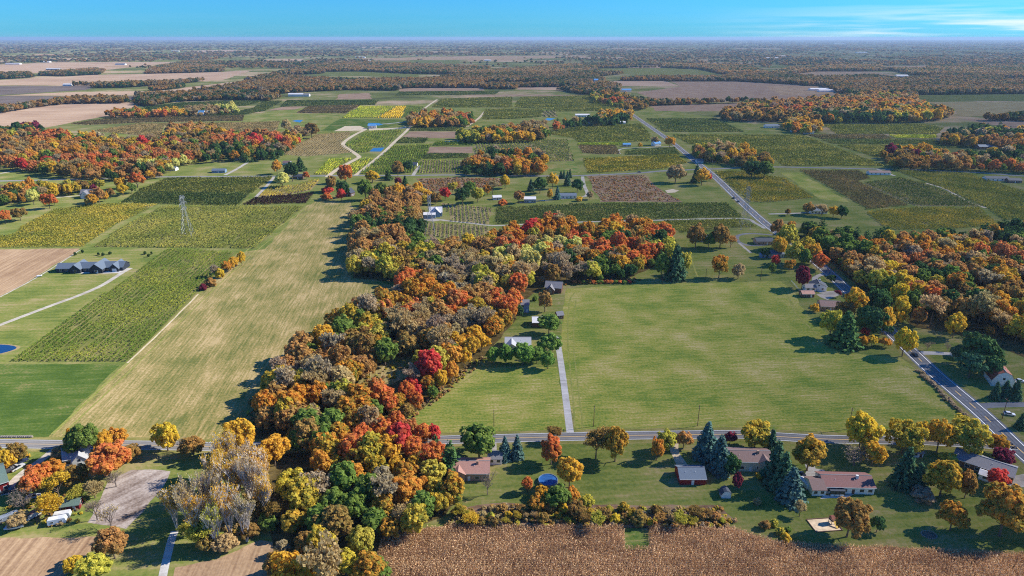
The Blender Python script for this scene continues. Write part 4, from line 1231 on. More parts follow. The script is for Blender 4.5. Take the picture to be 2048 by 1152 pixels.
    (1505, 335, 40, .9, 'r', 'D', None), (1530, 338, 36, .9, 'r', 'G', None), (1618, 415, 26, 1.0, 'r', 'U', None), (1645, 418, 28, .9, 's', 'T', None), (1668, 422, 26, .9, 'r', 'A', None), (1685, 422, 26, 1.0, 'r', 'D', None), (1576, 423, 16, .9, 'r', 'U', None),
    (1310, 280, 18, 1.0, 'r', 'T', None), (1340, 283, 24, .9, 'r', 'A', None), (1280, 290, 12, .9, 'r', 'A', None),
    (1010, 362, 24, 1.1, 'r', 'Y', 'round yellow tree in the brushy field'), (1080, 368, 30, 1.1, 'r', 'D', None), (1105, 360, 26, 1.2, 'r', 'A', None), (1062, 372, 16, 1.6, 'c', 'N', None), (1135, 360, 16, 1.8, 'c', 'N', None), (1155, 368, 22, 1.6, 'p', 'D', None), (1128, 350, 10, 1.8, 'c', 'N', None), (1140, 348, 10, 1.8, 'c', 'N', None), (1122, 350, 9, 1.8, 'c', 'N', None), (1100, 388, 14, 1.6, 'r', 'A', None), (1115, 388, 14, 2.0, 'c', 'S', None),
    (1038, 392, 26, 1.0, 'r', 'B', None), (1180, 390, 18, .9, 'r', 'T', None), (1158, 398, 16, .7, 'h', 'A', None), (1005, 405, 22, .6, 'h', 'R', None),
    (940, 372, 24, 1.1, 'r', 'G', None), (955, 386, 30, 1.1, 'r', 'L', None), (925, 390, 30, 1.2, 'r', 'D', None), (890, 386, 26, 1.0, 'r', 'C', None), (975, 378, 22, 1.0, 'r', 'O', None), (905, 372, 22, 1.0, 'r', 'L', None), (985, 372, 26, 1.1, 's', 'T', None), (870, 395, 24, 1.0, 'r', 'U', None),
]:
    lab = a[6]
    if lab is None:
        if a[4] == 'w':
            lab = 'pale-stemmed poplar with thin %s leaves between the dirt lot and the autumn wood' % PAL[a[5]][1]
        elif a[0] > 1500 and a[1] > 440:
            lab = '%s %s in the house grove beside the highway bend' % (PAL[a[5]][1], KINDW[a[4]])
        elif a[0] > 1250:
            lab = '%s %s by the farmhouses near the highway crossing' % (PAL[a[5]][1], KINDW[a[4]])
        elif a[0] > 840:
            lab = '%s %s round the houses between the brushy fields' % (PAL[a[5]][1], KINDW[a[4]])
        elif a[0] > 500:
            lab = '%s %s beside the country road near the sandy track' % (PAL[a[5]][1], KINDW[a[4]])
        else:
            lab = '%s %s near the gabled white house' % (PAL[a[5]][1], KINDW[a[4]])
    T(a[0], a[1], a[2], a[3], a[4], a[5], lab)

# ---- small shrubs dotted about: hedgerow above the corn
g7 = random.Random(70)
for i in range(52):
    x = 905 + i * 10.6 + g7.uniform(-5, 5)
    y = 1030 + g7.uniform(-16, 14) + (8 if x > 1400 else 0)
    if 1180 < x < 1205 and g7.random() < .5:
        continue
    cl = g7.choice('YLUUUTTBBQEE')
    T(x, y, g7.choice((g7.uniform(14, 24), g7.uniform(22, 42))), g7.uniform(.65, 1.1), g7.choice('hhrrss'), cl, '%s bush in the hedgerow between the corn and the lawns' % PAL[cl][1])
for i, (x, y, w, cl) in enumerate([(1560, 1062, 20, 'L'), (1572, 1075, 20, 'A'), (1530, 1050, 22, 'U'), (1548, 1046, 18, 'L'), (1576, 1060, 16, 'G')]):
    T(x, y, w, .9, 'h', cl, '%s bush where the hedgerow ends by the corn' % PAL[cl][1])
for x, y in [(150, 508), (165, 503), (197, 508), (206, 509), (220, 506), (290, 506), (297, 511), (303, 506), (256, 529), (250, 530)]:
    T(x, y, 6, 1.2, 'h', 'D', 'small dark sapling on the lawn round the black-roofed house')
for x in range(1150, 1265, 9):
    T(x + random.uniform(-2, 2), 564, 12, .6, 'h', random.choice('CGGRU'), 'low bush between the wood and the green meadow')
for i in range(26):
    t = i / 25
    x, y = 1845 + 92 * t, 740 + 92 * t
    T(x - 8 + random.uniform(-3, 3), y + random.uniform(-3, 3), random.uniform(9, 14), .55, 'h', 'W', 'low brown brush in the ditch beside the highway')

# ------------------------------------------------------------------ woods
WOODS = {
    # name: outline at crown height, spacing in metres, (crown width range), seeds of colour
    'central wood': ([(535, 1175), (752, 1175), (790, 1055), (915, 1022), (935, 962), (903, 882), (866, 840), (804, 824), (872, 772), (958, 688), (1020, 636), (1038, 590), (1085, 548), (1265, 548), (1290, 520), (1345, 520), (1352, 470), (1330, 452), (1230, 438), (1190, 452), (1100, 440), (1050, 450), (1000, 458), (970, 470), (900, 485), (840, 470), (855, 440), (830, 410), (870, 385), (830, 372), (790, 380), (730, 400), (700, 440), (690, 500), (700, 535), (780, 545), (800, 580), (725, 605), (650, 640), (590, 690), (520, 760), (495, 815), (560, 850), (590, 900), (550, 960), (552, 1040)], 6.9, (7.5, 11.0), [
        (850, 880, 'R'), (868, 862, 'R'), (820, 870, 'R'), (780, 850, 'R'), (795, 875, 'C'), (730, 870, 'R'), (650, 905, 'O'), (720, 900, 'R'), (760, 830, 'Q'), (615, 890, 'G'), (580, 860, 'E'), (560, 862, 'L'), (640, 930, 'O'), (700, 940, 'O'), (660, 965, 'A'), (750, 910, 'E'), (800, 905, 'A'), (870, 925, 'R'), (840, 935, 'Q'), (800, 950, 'Q'), (893, 925, 'L'), (820, 960, 'O'), (765, 975, 'W'), (865, 1000, 'E'), (905, 965, 'Q'), (885, 1010, 'L'), (830, 1010, 'E'), (700, 1005, 'G'), (680, 1015, 'G'), (640, 1000, 'E'), (600, 1000, 'E'), (580, 965, 'E'), (575, 1000, 'A'), (660, 1050, 'U'), (720, 1070, 'L'), (700, 1110, 'E'), (600, 1120, 'U'), (640, 1140, 'L'), (560, 1060, 'U'), (735, 1020, 'G'), (600, 1040, 'E'), (585, 1150, 'A'), (780, 1010, 'Q'),
        (540, 775, 'B'), (520, 800, 'A'), (580, 745, 'W'), (600, 760, 'W'), (625, 715, 'B'), (660, 690, 'A'), (640, 730, 'B'), (660, 650, 'E'), (690, 650, 'G'), (715, 612, 'R'), (780, 605, 'Q'), (775, 615, 'R'), (815, 612, 'C'), (820, 660, 'T'), (850, 650, 'T'), (840, 680, 'U'), (870, 580, 'O'), (830, 565, 'R'), (815, 580, 'Q'), (880, 620, 'R'), (900, 640, 'B'), (935, 640, 'W'), (960, 625, 'R'), (1000, 600, 'R'), (1030, 595, 'R'), (1000, 640, 'Q'), (985, 590, 'B'), (945, 690, 'A'), (920, 700, 'O'), (965, 670, 'A'), (900, 745, 'O'), (868, 760, 'Q'), (855, 748, 'C'), (828, 785, 'R'), (800, 775, 'Q'), (745, 780, 'R'), (760, 800, 'B'), (790, 740, 'W'), (845, 720, 'L'), (860, 705, 'E'), (740, 660, 'L'), (730, 690, 'U'), (690, 740, 'B'), (680, 790, 'T'), (640, 810, 'T'), (560, 830, 'B'), (600, 800, 'O'), (740, 625, 'G'), (655, 785, 'T'), (700, 830, 'Q'), (760, 815, 'R'),
        (715, 505, 'B'), (705, 530, 'T'), (760, 510, 'E'), (735, 530, 'L'), (755, 545, 'L'), (790, 490, 'B'), (800, 520, 'U'), (850, 485, 'G'), (830, 520, 'E'), (880, 490, 'L'), (900, 505, 'B'), (940, 480, 'Y'), (960, 500, 'B'), (1000, 470, 'Q'), (1020, 465, 'O'), (1060, 458, 'C'), (1085, 462, 'O'), (1040, 490, 'R'), (1060, 480, 'O'), (1000, 520, 'P'), (1060, 510, 'P'), (1075, 525, 'P'), (1090, 490, 'P'), (1100, 480, 'U'), (1130, 505, 'O'), (1140, 460, 'O'), (1170, 465, 'Q'), (1130, 475, 'R'), (1200, 475, 'G'), (1235, 485, 'R'), (1240, 500, 'R'), (1215, 515, 'Q'), (1250, 535, 'D'), (1190, 540, 'G'), (1130, 530, 'W'), (1100, 535, 'W'), (1160, 520, 'D'), (1300, 455, 'Q'), (1310, 485, 'D'), (1275, 455, 'O'), (1335, 465, 'R'), (1330, 490, 'L'), (1270, 480, 'U'), (915, 560, 'W'), (940, 545, 'W'), (970, 530, 'T'), (890, 550, 'U'), (1035, 545, 'L'), (1045, 565, 'L'), (985, 555, 'L'), (1010, 565, 'T'), (720, 450, 'D'), (740, 410, 'B'), (770, 430, 'B'), (760, 455, 'D'), (790, 410, 'B'), (820, 395, 'B'), (845, 380, 'A'), (800, 440, 'U'), (740, 470, 'B'), (870, 520, 'T')]),
    'wood across the highway': ([(1592, 440), (1640, 455), (1690, 462), (1745, 470), (1800, 470), (1900, 462), (2048, 450), (2320, 440), (2320, 720), (2048, 672), (2000, 655), (1940, 640), (1890, 632), (1850, 640), (1820, 622), (1770, 575), (1720, 555), (1680, 525), (1650, 495)], 8.0, (8, 11.5), [
        (1610, 455, 'D'), (1640, 470, 'G'), (1680, 480, 'G'), (1650, 495, 'G'), (1700, 500, 'G'), (1730, 480, 'D'), (1690, 530, 'U'), (1710, 545, 'T'), (1740, 530, 'B'), (1770, 550, 'Y'), (1720, 560, 'L'), (1760, 570, 'E'), (1800, 590, 'Y'), (1820, 600, 'G'), (1780, 500, 'B'), (1820, 490, 'B'), (1800, 530, 'B'), (1830, 520, 'R'), (1860, 500, 'O'), (1890, 500, 'A'), (1850, 540, 'D'), (1880, 540, 'B'), (1900, 560, 'G'), (1930, 570, 'G'), (1920, 520, 'B'), (1960, 490, 'Q'), (2000, 480, 'D'), (2030, 490, 'G'), (1990, 520, 'R'), (2020, 540, 'B'), (1980, 560, 'A'), (2010, 580, 'U'), (1960, 600, 'U'), (1870, 590, 'R'), (1880, 620, 'B'), (1930, 640, 'T'), (1970, 640, 'O'), (2020, 640, 'O'), (2000, 660, 'A'), (2040, 600, 'E'), (1850, 570, 'B'), (1910, 600, 'D'), (1950, 540, 'B'), (2040, 660, 'B'), (1760, 490, 'O'), (2100, 560, 'B'), (2200, 560, 'Q')]),
    'left wood': ([(-160, 285), (0, 268), (60, 262), (150, 268), (200, 276), (250, 280), (325, 282), (335, 255), (375, 248), (430, 252), (445, 262), (500, 268), (560, 270), (600, 256), (632, 258), (590, 288), (560, 308), (500, 315), (460, 312), (380, 318), (350, 330), (318, 345), (250, 352), (170, 350), (110, 345), (40, 335), (0, 325), (-160, 335)], 11.0, (8, 12), [
        (30, 280, 'B'), (100, 275, 'R'), (60, 300, 'B'), (150, 290, 'B'), (120, 310, 'O'), (180, 270, 'Y'), (200, 285, 'E'), (240, 300, 'B'), (300, 295, 'R'), (330, 290, 'C'), (280, 310, 'R'), (220, 330, 'R'), (160, 320, 'R'), (75, 322, 'C'), (140, 340, 'U'), (100, 345, 'U'), (200, 345, 'B'), (270, 335, 'B'), (310, 330, 'P'), (300, 320, 'R'), (360, 260, 'B'), (400, 258, 'B'), (410, 280, 'U'), (370, 300, 'U'), (420, 300, 'D'), (440, 280, 'R'), (470, 275, 'R'), (500, 280, 'C'), (540, 290, 'R'), (560, 285, 'C'), (530, 300, 'D'), (600, 265, 'T'), (20, 310, 'B'), (130, 285, 'O')]),
    'wood by the golden vineyard': ([(-80, 378), (20, 372), (60, 362), (130, 362), (200, 360), (205, 372), (150, 378), (90, 388), (40, 396), (-80, 400)], 10.0, (7, 10), [(10, 385, 'B'), (40, 380, 'D'), (60, 375, 'O'), (100, 370, 'L'), (120, 378, 'Y'), (150, 370, 'U'), (175, 368, 'M'), (190, 366, 'T')]),
    'square orange copse': ([(815, 234), (860, 228), (905, 226), (946, 234), (944, 246), (880, 248), (818, 249)], 11, (9, 13), [(830, 238, 'B'), (880, 235, 'O'), (900, 240, 'B'), (930, 238, 'R'), (860, 240, 'A')]),
    'copse beside the striped vineyard': ([(912, 268), (950, 262), (990, 256), (1040, 250), (1095, 252), (1098, 270), (1060, 276), (960, 278), (915, 278)], 11, (9, 13), [(925, 270, 'L'), (945, 266, 'Y'), (980, 268, 'A'), (1010, 262, 'B'), (1060, 262, 'U'), (1090, 260, 'T')]),
    'copse at the country road': ([(922, 322), (960, 312), (1000, 300), (1060, 303), (1092, 318), (1094, 338), (1040, 342), (980, 340), (925, 342)], 10, (9, 12), [(935, 325, 'B'), (960, 328, 'O'), (990, 315, 'D'), (1010, 325, 'R'), (1050, 315, 'O'), (1080, 325, 'A'), (940, 340, 'D'), (1090, 335, 'O')]),
    'big wood beyond the vineyards': ([(1440, 224), (1500, 212), (1600, 202), (1700, 196), (1760, 186), (1830, 195), (1840, 208), (1905, 222), (1900, 232), (1845, 238), (1760, 240), (1640, 240), (1520, 236), (1442, 236)], 13, (11, 15), [(1480, 225, 'B'), (1550, 215, 'B'), (1600, 225, 'R'), (1640, 230, 'D'), (1700, 220, 'B'), (1750, 200, 'B'), (1800, 215, 'O'), (1830, 230, 'A'), (1720, 234, 'D'), (1880, 225, 'U'), (1560, 232, 'U')]),
    'pine wood on the right': ([(1878, 272), (1920, 262), (1950, 254), (2000, 258), (2048, 264), (2300, 275), (2300, 305), (2048, 296), (1990, 288), (1920, 284), (1880, 282)], 11, (9, 13), [(1890, 276, 'U'), (1950, 265, 'D'), (2000, 270, 'D'), (2030, 285, 'B'), (1920, 274, 'N'), (1970, 275, 'D')]),
    'mixed wood behind the right vineyards': ([(1760, 305), (1790, 296), (1850, 298), (1900, 305), (1990, 305), (2048, 300), (2300, 310), (2300, 350), (2048, 336), (1960, 332), (1860, 332), (1780, 328)], 10.5, (8, 12), [(1775, 305, 'M'), (1800, 312, 'U'), (1850, 300, 'A'), (1830, 320, 'U'), (1880, 322, 'B'), (1915, 320, 'C'), (1960, 320, 'U'), (2010, 315, 'D'), (1990, 330, 'R'), (2040, 320, 'G')]),
    'strip of wood by the highway': ([(1382, 300), (1400, 294), (1440, 294), (1490, 300), (1540, 315), (1555, 325), (1500, 328), (1440, 318), (1395, 312)], 10, (8, 12), [(1390, 303, 'B'), (1420, 300, 'T'), (1450, 305, 'L'), (1480, 308, 'A'), (1520, 320, 'U')]),
    'tree belt behind the left fields': ([(212, 226), (270, 219), (330, 222), (400, 214), (470, 210), (480, 220), (400, 227), (300, 229), (215, 230)], 12, (8, 11), [(220, 226, 'R'), (270, 222, 'O'), (300, 226, 'R'), (340, 222, 'A'), (400, 220, 'T'), (460, 215, 'P')]),
    'trees at the left farm': ([(-60, 258), (0, 255), (30, 250), (80, 248), (85, 258), (40, 264), (-60, 270)], 12, (8, 12), [(10, 256, 'U'), (70, 252, 'M'), (40, 256, 'D')]),
    'farm grove by the highway': ([(1100, 250), (1130, 240), (1180, 236), (1205, 224), (1260, 222), (1266, 236), (1240, 244), (1160, 246), (1110, 256)], 13, (8, 12), [(1110, 252, 'R'), (1150, 245, 'D'), (1215, 226, 'A'), (1240, 230, 'A'), (1230, 238, 'D')]),
    'roadside trees far along the highway': ([(1180, 192), (1200, 186), (1255, 190), (1275, 205), (1290, 214), (1250, 216), (1215, 205), (1185, 200)], 16, (9, 13), [(1190, 195, 'D'), (1210, 190, 'B'), (1260, 205, 'R'), (1280, 210, 'U')]),
    'grove at the far farm': ([(1566, 240), (1590, 238), (1640, 244), (1645, 258), (1610, 262), (1570, 256)], 12, (9, 12), [(1580, 248, 'A'), (1600, 250, 'O'), (1630, 252, 'A')]),
}


def sample_wood(poly_px, spacing, zc=8.0, seed=0, edge=0.0):
    g = np.random.default_rng(seed)
    P = [at(x, y, zc) for x, y in poly_px]
    xs, ys = [p.x for p in P], [p.y for p in P]
    gx = np.arange(min(xs), max(xs), spacing)
    gy = np.arange(min(ys), max(ys), spacing * 0.9)
    X, Y = np.meshgrid(gx, gy)
    X = X + (np.arange(len(gy)) % 2)[:, None] * spacing * 0.5
    X = X.ravel() + g.uniform(-.38, .38, X.size) * spacing
    Y = Y.ravel() + g.uniform(-.38, .38, Y.size) * spacing
    k = inside([(p.x, p.y) for p in P], X, Y)
    for a, b in zip(P, P[1:] + P[:1]):
        dx, dy = b.x - a.x, b.y - a.y
        t = np.clip(((X - a.x) * dx + (Y - a.y) * dy) / (dx * dx + dy * dy + 1e-9), 0, 1)
        k &= (X - a.x - t * dx) ** 2 + (Y - a.y - t * dy) ** 2 > edge * edge
    return X[k], Y[k]


CLEAR = [[(700, 802), (722, 748), (788, 706), (868, 704), (850, 745), (800, 778), (742, 806)], [(1045, 610), (1060, 575), (1140, 560), (1140, 720), (950, 740), (1000, 690)], [(1092, 575), (1092, 560), (1122, 560), (1122, 590)],
         [(300, 275), (270, 272), (205, 278), (205, 282), (262, 285), (300, 285)]]
CLEARW = [[(at(x, y, 4).x, at(x, y, 4).y) for x, y in c] for c in CLEAR]
wood_pool = []
manual = [(s[0], s[1], s[2]) for s in SPECS]
man = np.array(manual)
for wi, (wname, (poly, spc, wr, seeds)) in enumerate(WOODS.items()):
    X, Y = sample_wood(poly, spc, 8.0, 40 + wi, 2.2 if wi < 2 else 2.0)
    sxy = np.array([tuple(at(a, b, 8.0))[:2] for a, b, c in seeds])
    scl = [c for a, b, c in seeds]
    sc_ = 26.0 * mpp(sum(p[1] for p in poly) / len(poly))
    g = random.Random(900 + wi)
    for x, y in zip(X, Y):
        if any(inside(c, np.array([x]), np.array([y]))[0] for c in CLEARW):
            continue
        d2 = (man[:, 0] - x) ** 2 + (man[:, 1] - y) ** 2
        if (d2 < (man[:, 2] * .5 + 1.5) ** 2).any():
            continue
        q = ((sxy[:, 0] - x - g.gauss(0, spc * .55)) ** 2 + (sxy[:, 1] - y - g.gauss(0, spc * .55)) ** 2)
        cl = scl[int(np.argmin(q))]
        if g.random() < (.26 if wi == 0 else .34):
            cl = g.choice('GGGUEQTTLEAWQD')
        if cl == 'R' and g.random() < (.1 if wi == 0 else .7):
            cl = 'X'
        if cl == 'C' and g.random() < (.1 if wi == 0 else .6):
            cl = 'X'
        w = g.choice((g.uniform(wr[0] * .6, wr[0] * .9), g.uniform(*wr), g.uniform(*wr), g.uniform(wr[1], wr[1] * 1.2)))
        kind = 's' if cl in 'TW' and g.random() < .75 else ('p' if cl in 'N' or (cl == 'D' and g.random() < .4) else g.choice('rrrrt'))
        if kind == 's' and cl == 'W' and g.random() < .35:
            kind = 'b'
        h = w * g.uniform(1.05, 1.45) * (1.15 if kind in 'ps' else 1)
        wood_pool.append((x, y, w * 1.12, h, kind, cl, wname))

# the largest in view stand as trees of their own, the rest as masses
PER_KIND = 310
n_manual = sum(1 for s in SPECS if s[4] != 'h')


def visible_px(s):
    d = s[1] * CP + CAM_H * SP
    u = 1024 + FOC * s[0] / d
    return -1 if u < -10 or u > 2058 or s[1] < 165 else s[2] / d


wood_pool.sort(key=visible_px, reverse=True)
n_ind = max(0, PER_KIND - n_manual)
for (x, y, w, h, kind, cl, wname) in wood_pool[:n_ind]:
    SPECS.append((x, y, w, h, kind, cl, '%s %s standing in the %s' % (PAL[cl][1], KINDW[kind], wname), None))
MARKS = {
    'central wood': [('round the glade', 775, 745), ('beside the pink-roofed house', 925, 950), ('beside the corn', 770, 1060), ('beside the pale poplars', 570, 960), ('along the hay field', 560, 740), ('at the mown field', 880, 780), ('behind the grey-roofed farmhouse', 985, 670), ('behind the dark barn', 1070, 565), ('above the green meadow', 1220, 550), ('beside the side road', 620, 880), ('below the dark vineyard', 1100, 455), ('at the hay field corner', 720, 530), ('on the side road bend', 860, 870), ('in the densest part', 720, 960), ('above the stubble', 590, 1080), ('where it narrows', 840, 620), ('near the hay field tip', 660, 650)],
    'hedge': [('below the pink-roofed house', 950, 1025), ('below the blue swimming pool', 1060, 1030), ('below the golden-orange maple', 1150, 1030), ('above the cleared strip', 1270, 1030), ('below the red barn', 1370, 1030), ('below the maroon tree', 1440, 1035), ('on the mown lawn corner', 1210, 1025)],
    'poplar': [('beside the dirt lot', 320, 980), ('beside the concrete lane', 345, 1060), ('nearest the stubble', 440, 1080), ('nearest the autumn wood', 545, 990), ('nearest the side road', 470, 890), ('in the middle of the clump', 440, 990), ('below the golden roadside tree', 500, 930)],
}


def told_apart(s):
    lab = s[6]
    key = 'central wood' if lab.endswith('standing in the central wood') else 'hedge' if 'in the hedgerow between' in lab else 'poplar' if lab.startswith('pale-stemmed') else None
    size = 'big' if s[2] > 11.0 else 'small' if s[2] < 7.0 else 'middling'
    if key == 'hedge':
        size = 'big' if s[2] > 7.2 else 'small' if s[2] < 5.8 else 'middling'
    if key is None:
        return lab
    mk = min(MARKS[key], key=lambda m: (at(m[1], m[2]).x - s[0]) ** 2 + (at(m[1], m[2]).y - s[1]) ** 2)[0]
    if key == 'central wood':
        return '%s %s' % (size, lab.replace('standing in the', 'in the').replace('oval-crowned', 'oval')) + ' ' + mk
    if key == 'hedge':
        return '%s %s bush in the hedgerow %s' % (size, PAL[s[5]][1], mk)
    return '%s pale-stemmed poplar with thin %s leaves %s' % (size, PAL[s[5]][1], mk)


SPECS = [s[:6] + (told_apart(s), s[7]) for s in SPECS]
cnt = {}
for s in SPECS:
    cnt[s[6]] = cnt.get(s[6], 0) + 1
for s in SPECS:
    build_tree(*s[:7], (s[6] + ', one of several') if cnt[s[6]] > 1 else None)

rest = {}
for t in wood_pool[n_ind:]:
    rest.setdefault(t[6], []).append(t)
for wname, L_ in rest.items():
    g = random.Random(len(L_))
    pts, var, rot, grow, t1, t2 = [], [], [], [], [], []
    for (x, y, w, h, kind, cl, _) in L_:
        k = {'p': 'c', 'b': 's'}.get(kind, kind)
        if y > 1100 and k in 'rt':
            k = 'f'
        pts.append((x, y, 0))
        var.append(g.choice(SRC_IDX[k]))
        rot.append(g.uniform(0, 6.28))
        grow.append((w, w, h))
        a, b = tint_of(cl, .1, g)
        t1.append(a)
        t2.append(b)
    scatter('woodland', 'mass of autumn trees filling the %s' % wname, 'wood', pts, var, rot, grow, t1, t2)



# ---- low scrub and weeds along the edges
def scrub(label, poly, n, size, classes, seed):
    g = np.random.default_rng(seed)
    W = np.array([tuple(at(*p))[:2] for p in poly])
    X = g.uniform(W[:, 0].min(), W[:, 0].max(), n * 6)
    Y = g.uniform(W[:, 1].min(), W[:, 1].max(), n * 6)
    k = np.flatnonzero(inside(W, X, Y))[:n]
    n = len(k)
    s = g.uniform(*size, n)
    tt = [tint_of(c) for c in g.choice(list(classes), n)]
    scatter('scrub', label, 'scrub', np.c_[X[k], Y[k], np.zeros(n)], g.choice(SRC_IDX['h'], n), g.uniform(0, 6.28, n), np.c_[s, s, s * g.uniform(.4, .8, n)], [t[0] for t in tt], [t[1] for t in tt])


scrub('low dry scrub under the hedgerow above the corn', [(890, 1052), (925, 1022), (1010, 1012), (1200, 1018), (1440, 1018), (1475, 1045), (1452, 1056), (1250, 1054)], 520, (1.0, 2.6), 'UTTBWLUE', 61)
scrub('dry weeds at the foot of the pale poplars', [(350, 1062), (420, 1092), (520, 1078), (560, 1050), (540, 960), (450, 1000), (380, 1030)], 220, (.9, 2.4), 'UTWLUT', 62)
scrub('weeds along the wood edge below the mown field', [(820, 842), (900, 782), (962, 730), (985, 712), (975, 705), (890, 765), (815, 828)], 170, (.8, 2.0), 'UTBLT', 63)
scrub('weeds along the wood edge at the hay field', [(500, 870), (520, 800), (600, 745), (660, 680), (720, 640), (710, 632), (640, 672), (585, 735), (500, 800), (488, 870)], 220, (.8, 2.2), 'UTLGT', 64)
scrub('brush growing in the dry brushy field', [(1176, 354), (1288, 351), (1308, 374), (1340, 392), (1362, 402), (1204, 402), (1192, 385)], 1500, (.7, 2.0), 'WTBUTX', 65)
scrub('brush growing in the field below the copse', [(832, 359), (910, 357), (1000, 358), (1004, 372), (862, 384), (846, 371)], 900, (.8, 2.6), 'WTBUTX', 66)
scrub('weeds and small bushes in the farmyard', [(20, 1000), (120, 985), (180, 1000), (160, 1045), (60, 1060), (0, 1050)], 160, (.6, 2.0), 'ULYTW', 67)
scrub('rough brush along the top edge of the meadow', [(1095, 572), (1270, 566), (1285, 560), (1270, 556), (1140, 560)], 150, (.9, 2.2), 'UBXGT', 68)
scrub('grassy undergrowth in the glade', [(730, 760), (790, 725), (845, 718), (820, 745), (780, 762), (720, 790)], 70, (.8, 2.2), 'LTUE', 69)

# ------------------------------------------------------------------ woods far off, reaching to the horizon
gF = random.Random(4)
for i in range(70):
    yy = 82 + 50 * gF.random() ** 1.3
    xx, ww, hh_ = gF.uniform(-300, 2300), gF.uniform(30, 130), (yy - 75) * gF.uniform(.03, .085)
    sk = gF.uniform(-12, 12)
    poly = [(xx, yy), (xx + ww, yy + gF.uniform(-.2, .2)), (xx + ww + sk, yy + hh_), (xx + sk, yy + hh_)]
    LAND.append(('far_field', poly, None, 4))
    sheet('far_field', poly, gF.choice([M_TANFIELD, M_TANFIELD, M_STUBBLE, M_VGREEN, M_VDARK, M_SOIL]), 4)
FARFIELDS = [[tuple(at(*p))[:2] for p in poly] for nm, poly, mat, lay in LAND if max(p[1] for p in poly) < 262 or nm in ('bare_field',)]


def vnoise(x, y, seed):
    g = np.random.default_rng(seed)
    T_ = g.random((64, 64))
    xi, yi = np.floor(x).astype(int), np.floor(y).astype(int)
    fx, fy = x - xi, y - yi
    fx, fy = fx * fx * (3 - 2 * fx), fy * fy * (3 - 2 * fy)
    a = lambda i, j: T_[(xi + i) % 64, (yi + j) % 64]
    return a(0, 0) * (1 - fx) * (1 - fy) + a(1, 0) * fx * (1 - fy) + a(0, 1) * (1 - fx) * fy + a(1, 1) * fx * fy


# belts of trees standing between the fields a mile and more away
BELTS = [
    [(-300, 148), (0, 146), (60, 146), (70, 152), (0, 156), (-300, 160)], [(80, 146), (190, 138), (210, 140), (200, 147), (130, 150), (80, 149)], [(135, 172), (150, 166), (200, 158), (250, 150), (300, 152), (390, 150), (420, 158), (350, 166), (250, 172), (140, 173)],
    [(290, 146), (300, 136), (380, 122), (440, 124), (450, 140), (390, 147)], [(280, 180), (350, 172), (440, 168), (480, 160), (540, 150), (620, 156), (700, 160), (800, 158), (900, 160), (960, 166), (950, 174), (850, 174), (780, 178), (700, 176), (620, 180), (560, 184), (500, 178), (460, 180), (400, 180), (300, 179)],
    [(270, 205), (272, 190), (300, 188), (360, 186), (440, 184), (520, 184), (560, 192), (540, 198), (440, 196), (350, 200), (300, 209)], [(110, 200), (190, 192), (250, 192), (255, 202), (180, 203), (115, 204)], [(0, 216), (60, 208), (110, 202), (125, 204), (60, 212), (0, 222)],
    [(540, 148), (620, 132), (700, 124), (800, 128), (980, 134), (960, 148), (860, 146), (780, 144), (700, 142), (620, 146)], [(790, 172), (850, 160), (960, 142), (1020, 140), (1140, 132), (1180, 150), (1210, 160), (1150, 172), (1060, 175), (960, 175), (850, 178)],
    [(900, 146), (1000, 140), (1160, 128), (1300, 126), (1500, 132), (1540, 148), (1440, 146), (1330, 138), (1200, 150), (1180, 158), (1020, 160)], [(960, 175), (1000, 164), (1100, 158), (1180, 162), (1190, 176), (1170, 186), (1110, 176), (1000, 174)],
    [(1170, 176), (1200, 164), (1240, 170), (1240, 182), (1200, 188), (1175, 186)], [(1240, 158), (1300, 154), (1420, 154), (1530, 154), (1600, 160), (1600, 166), (1480, 162), (1340, 160), (1240, 162)], [(1440, 160), (1460, 148), (1560, 148), (1650, 142), (1700, 146), (1640, 172), (1560, 172), (1500, 168)],
    [(1640, 160), (1660, 146), (1740, 150), (1800, 158), (1900, 150), (2048, 148), (2500, 150), (2500, 186), (2048, 184), (1950, 186), (1840, 188), (1760, 182), (1700, 186), (1650, 178)], [(1540, 146), (1600, 132), (1760, 130), (1800, 138), (1700, 142), (1640, 144), (1560, 150)], [(1780, 138), (1860, 134), (2048, 132), (2500, 132), (2500, 156), (2048, 156), (1900, 150), (1820, 148)],
    [(1690, 190), (1700, 178), (1760, 184), (1835, 196), (1830, 200), (1760, 192)], [(1275, 206), (1330, 203), (1490, 201), (1530, 203), (1530, 205), (1400, 207), (1290, 209)], [(1960, 236), (2048, 228), (2300, 226), (2300, 236), (2048, 237)], [(1820, 190), (1830, 178), (1960, 178), (2048, 180), (2500, 180), (2500, 188), (2048, 188), (1900, 192)],
    [(1250, 206), (1262, 196), (1300, 200), (1290, 214)], [(1420, 182), (1440, 176), (1460, 180), (1450, 188), (1425, 188)], [(1480, 188), (1520, 178), (1540, 180), (1530, 188)],
]
pts, wd = [], []
for bi, b in enumerate(BELTS):
    y0 = sum(p[1] for p in b) / len(b)
    spc = max(11.0, mpp(y0) * 3.6)
    X, Y = sample_wood(b, spc, 6.0, 300 + bi)
    pts += list(zip(X, Y))
    wd += [spc] * len(X)
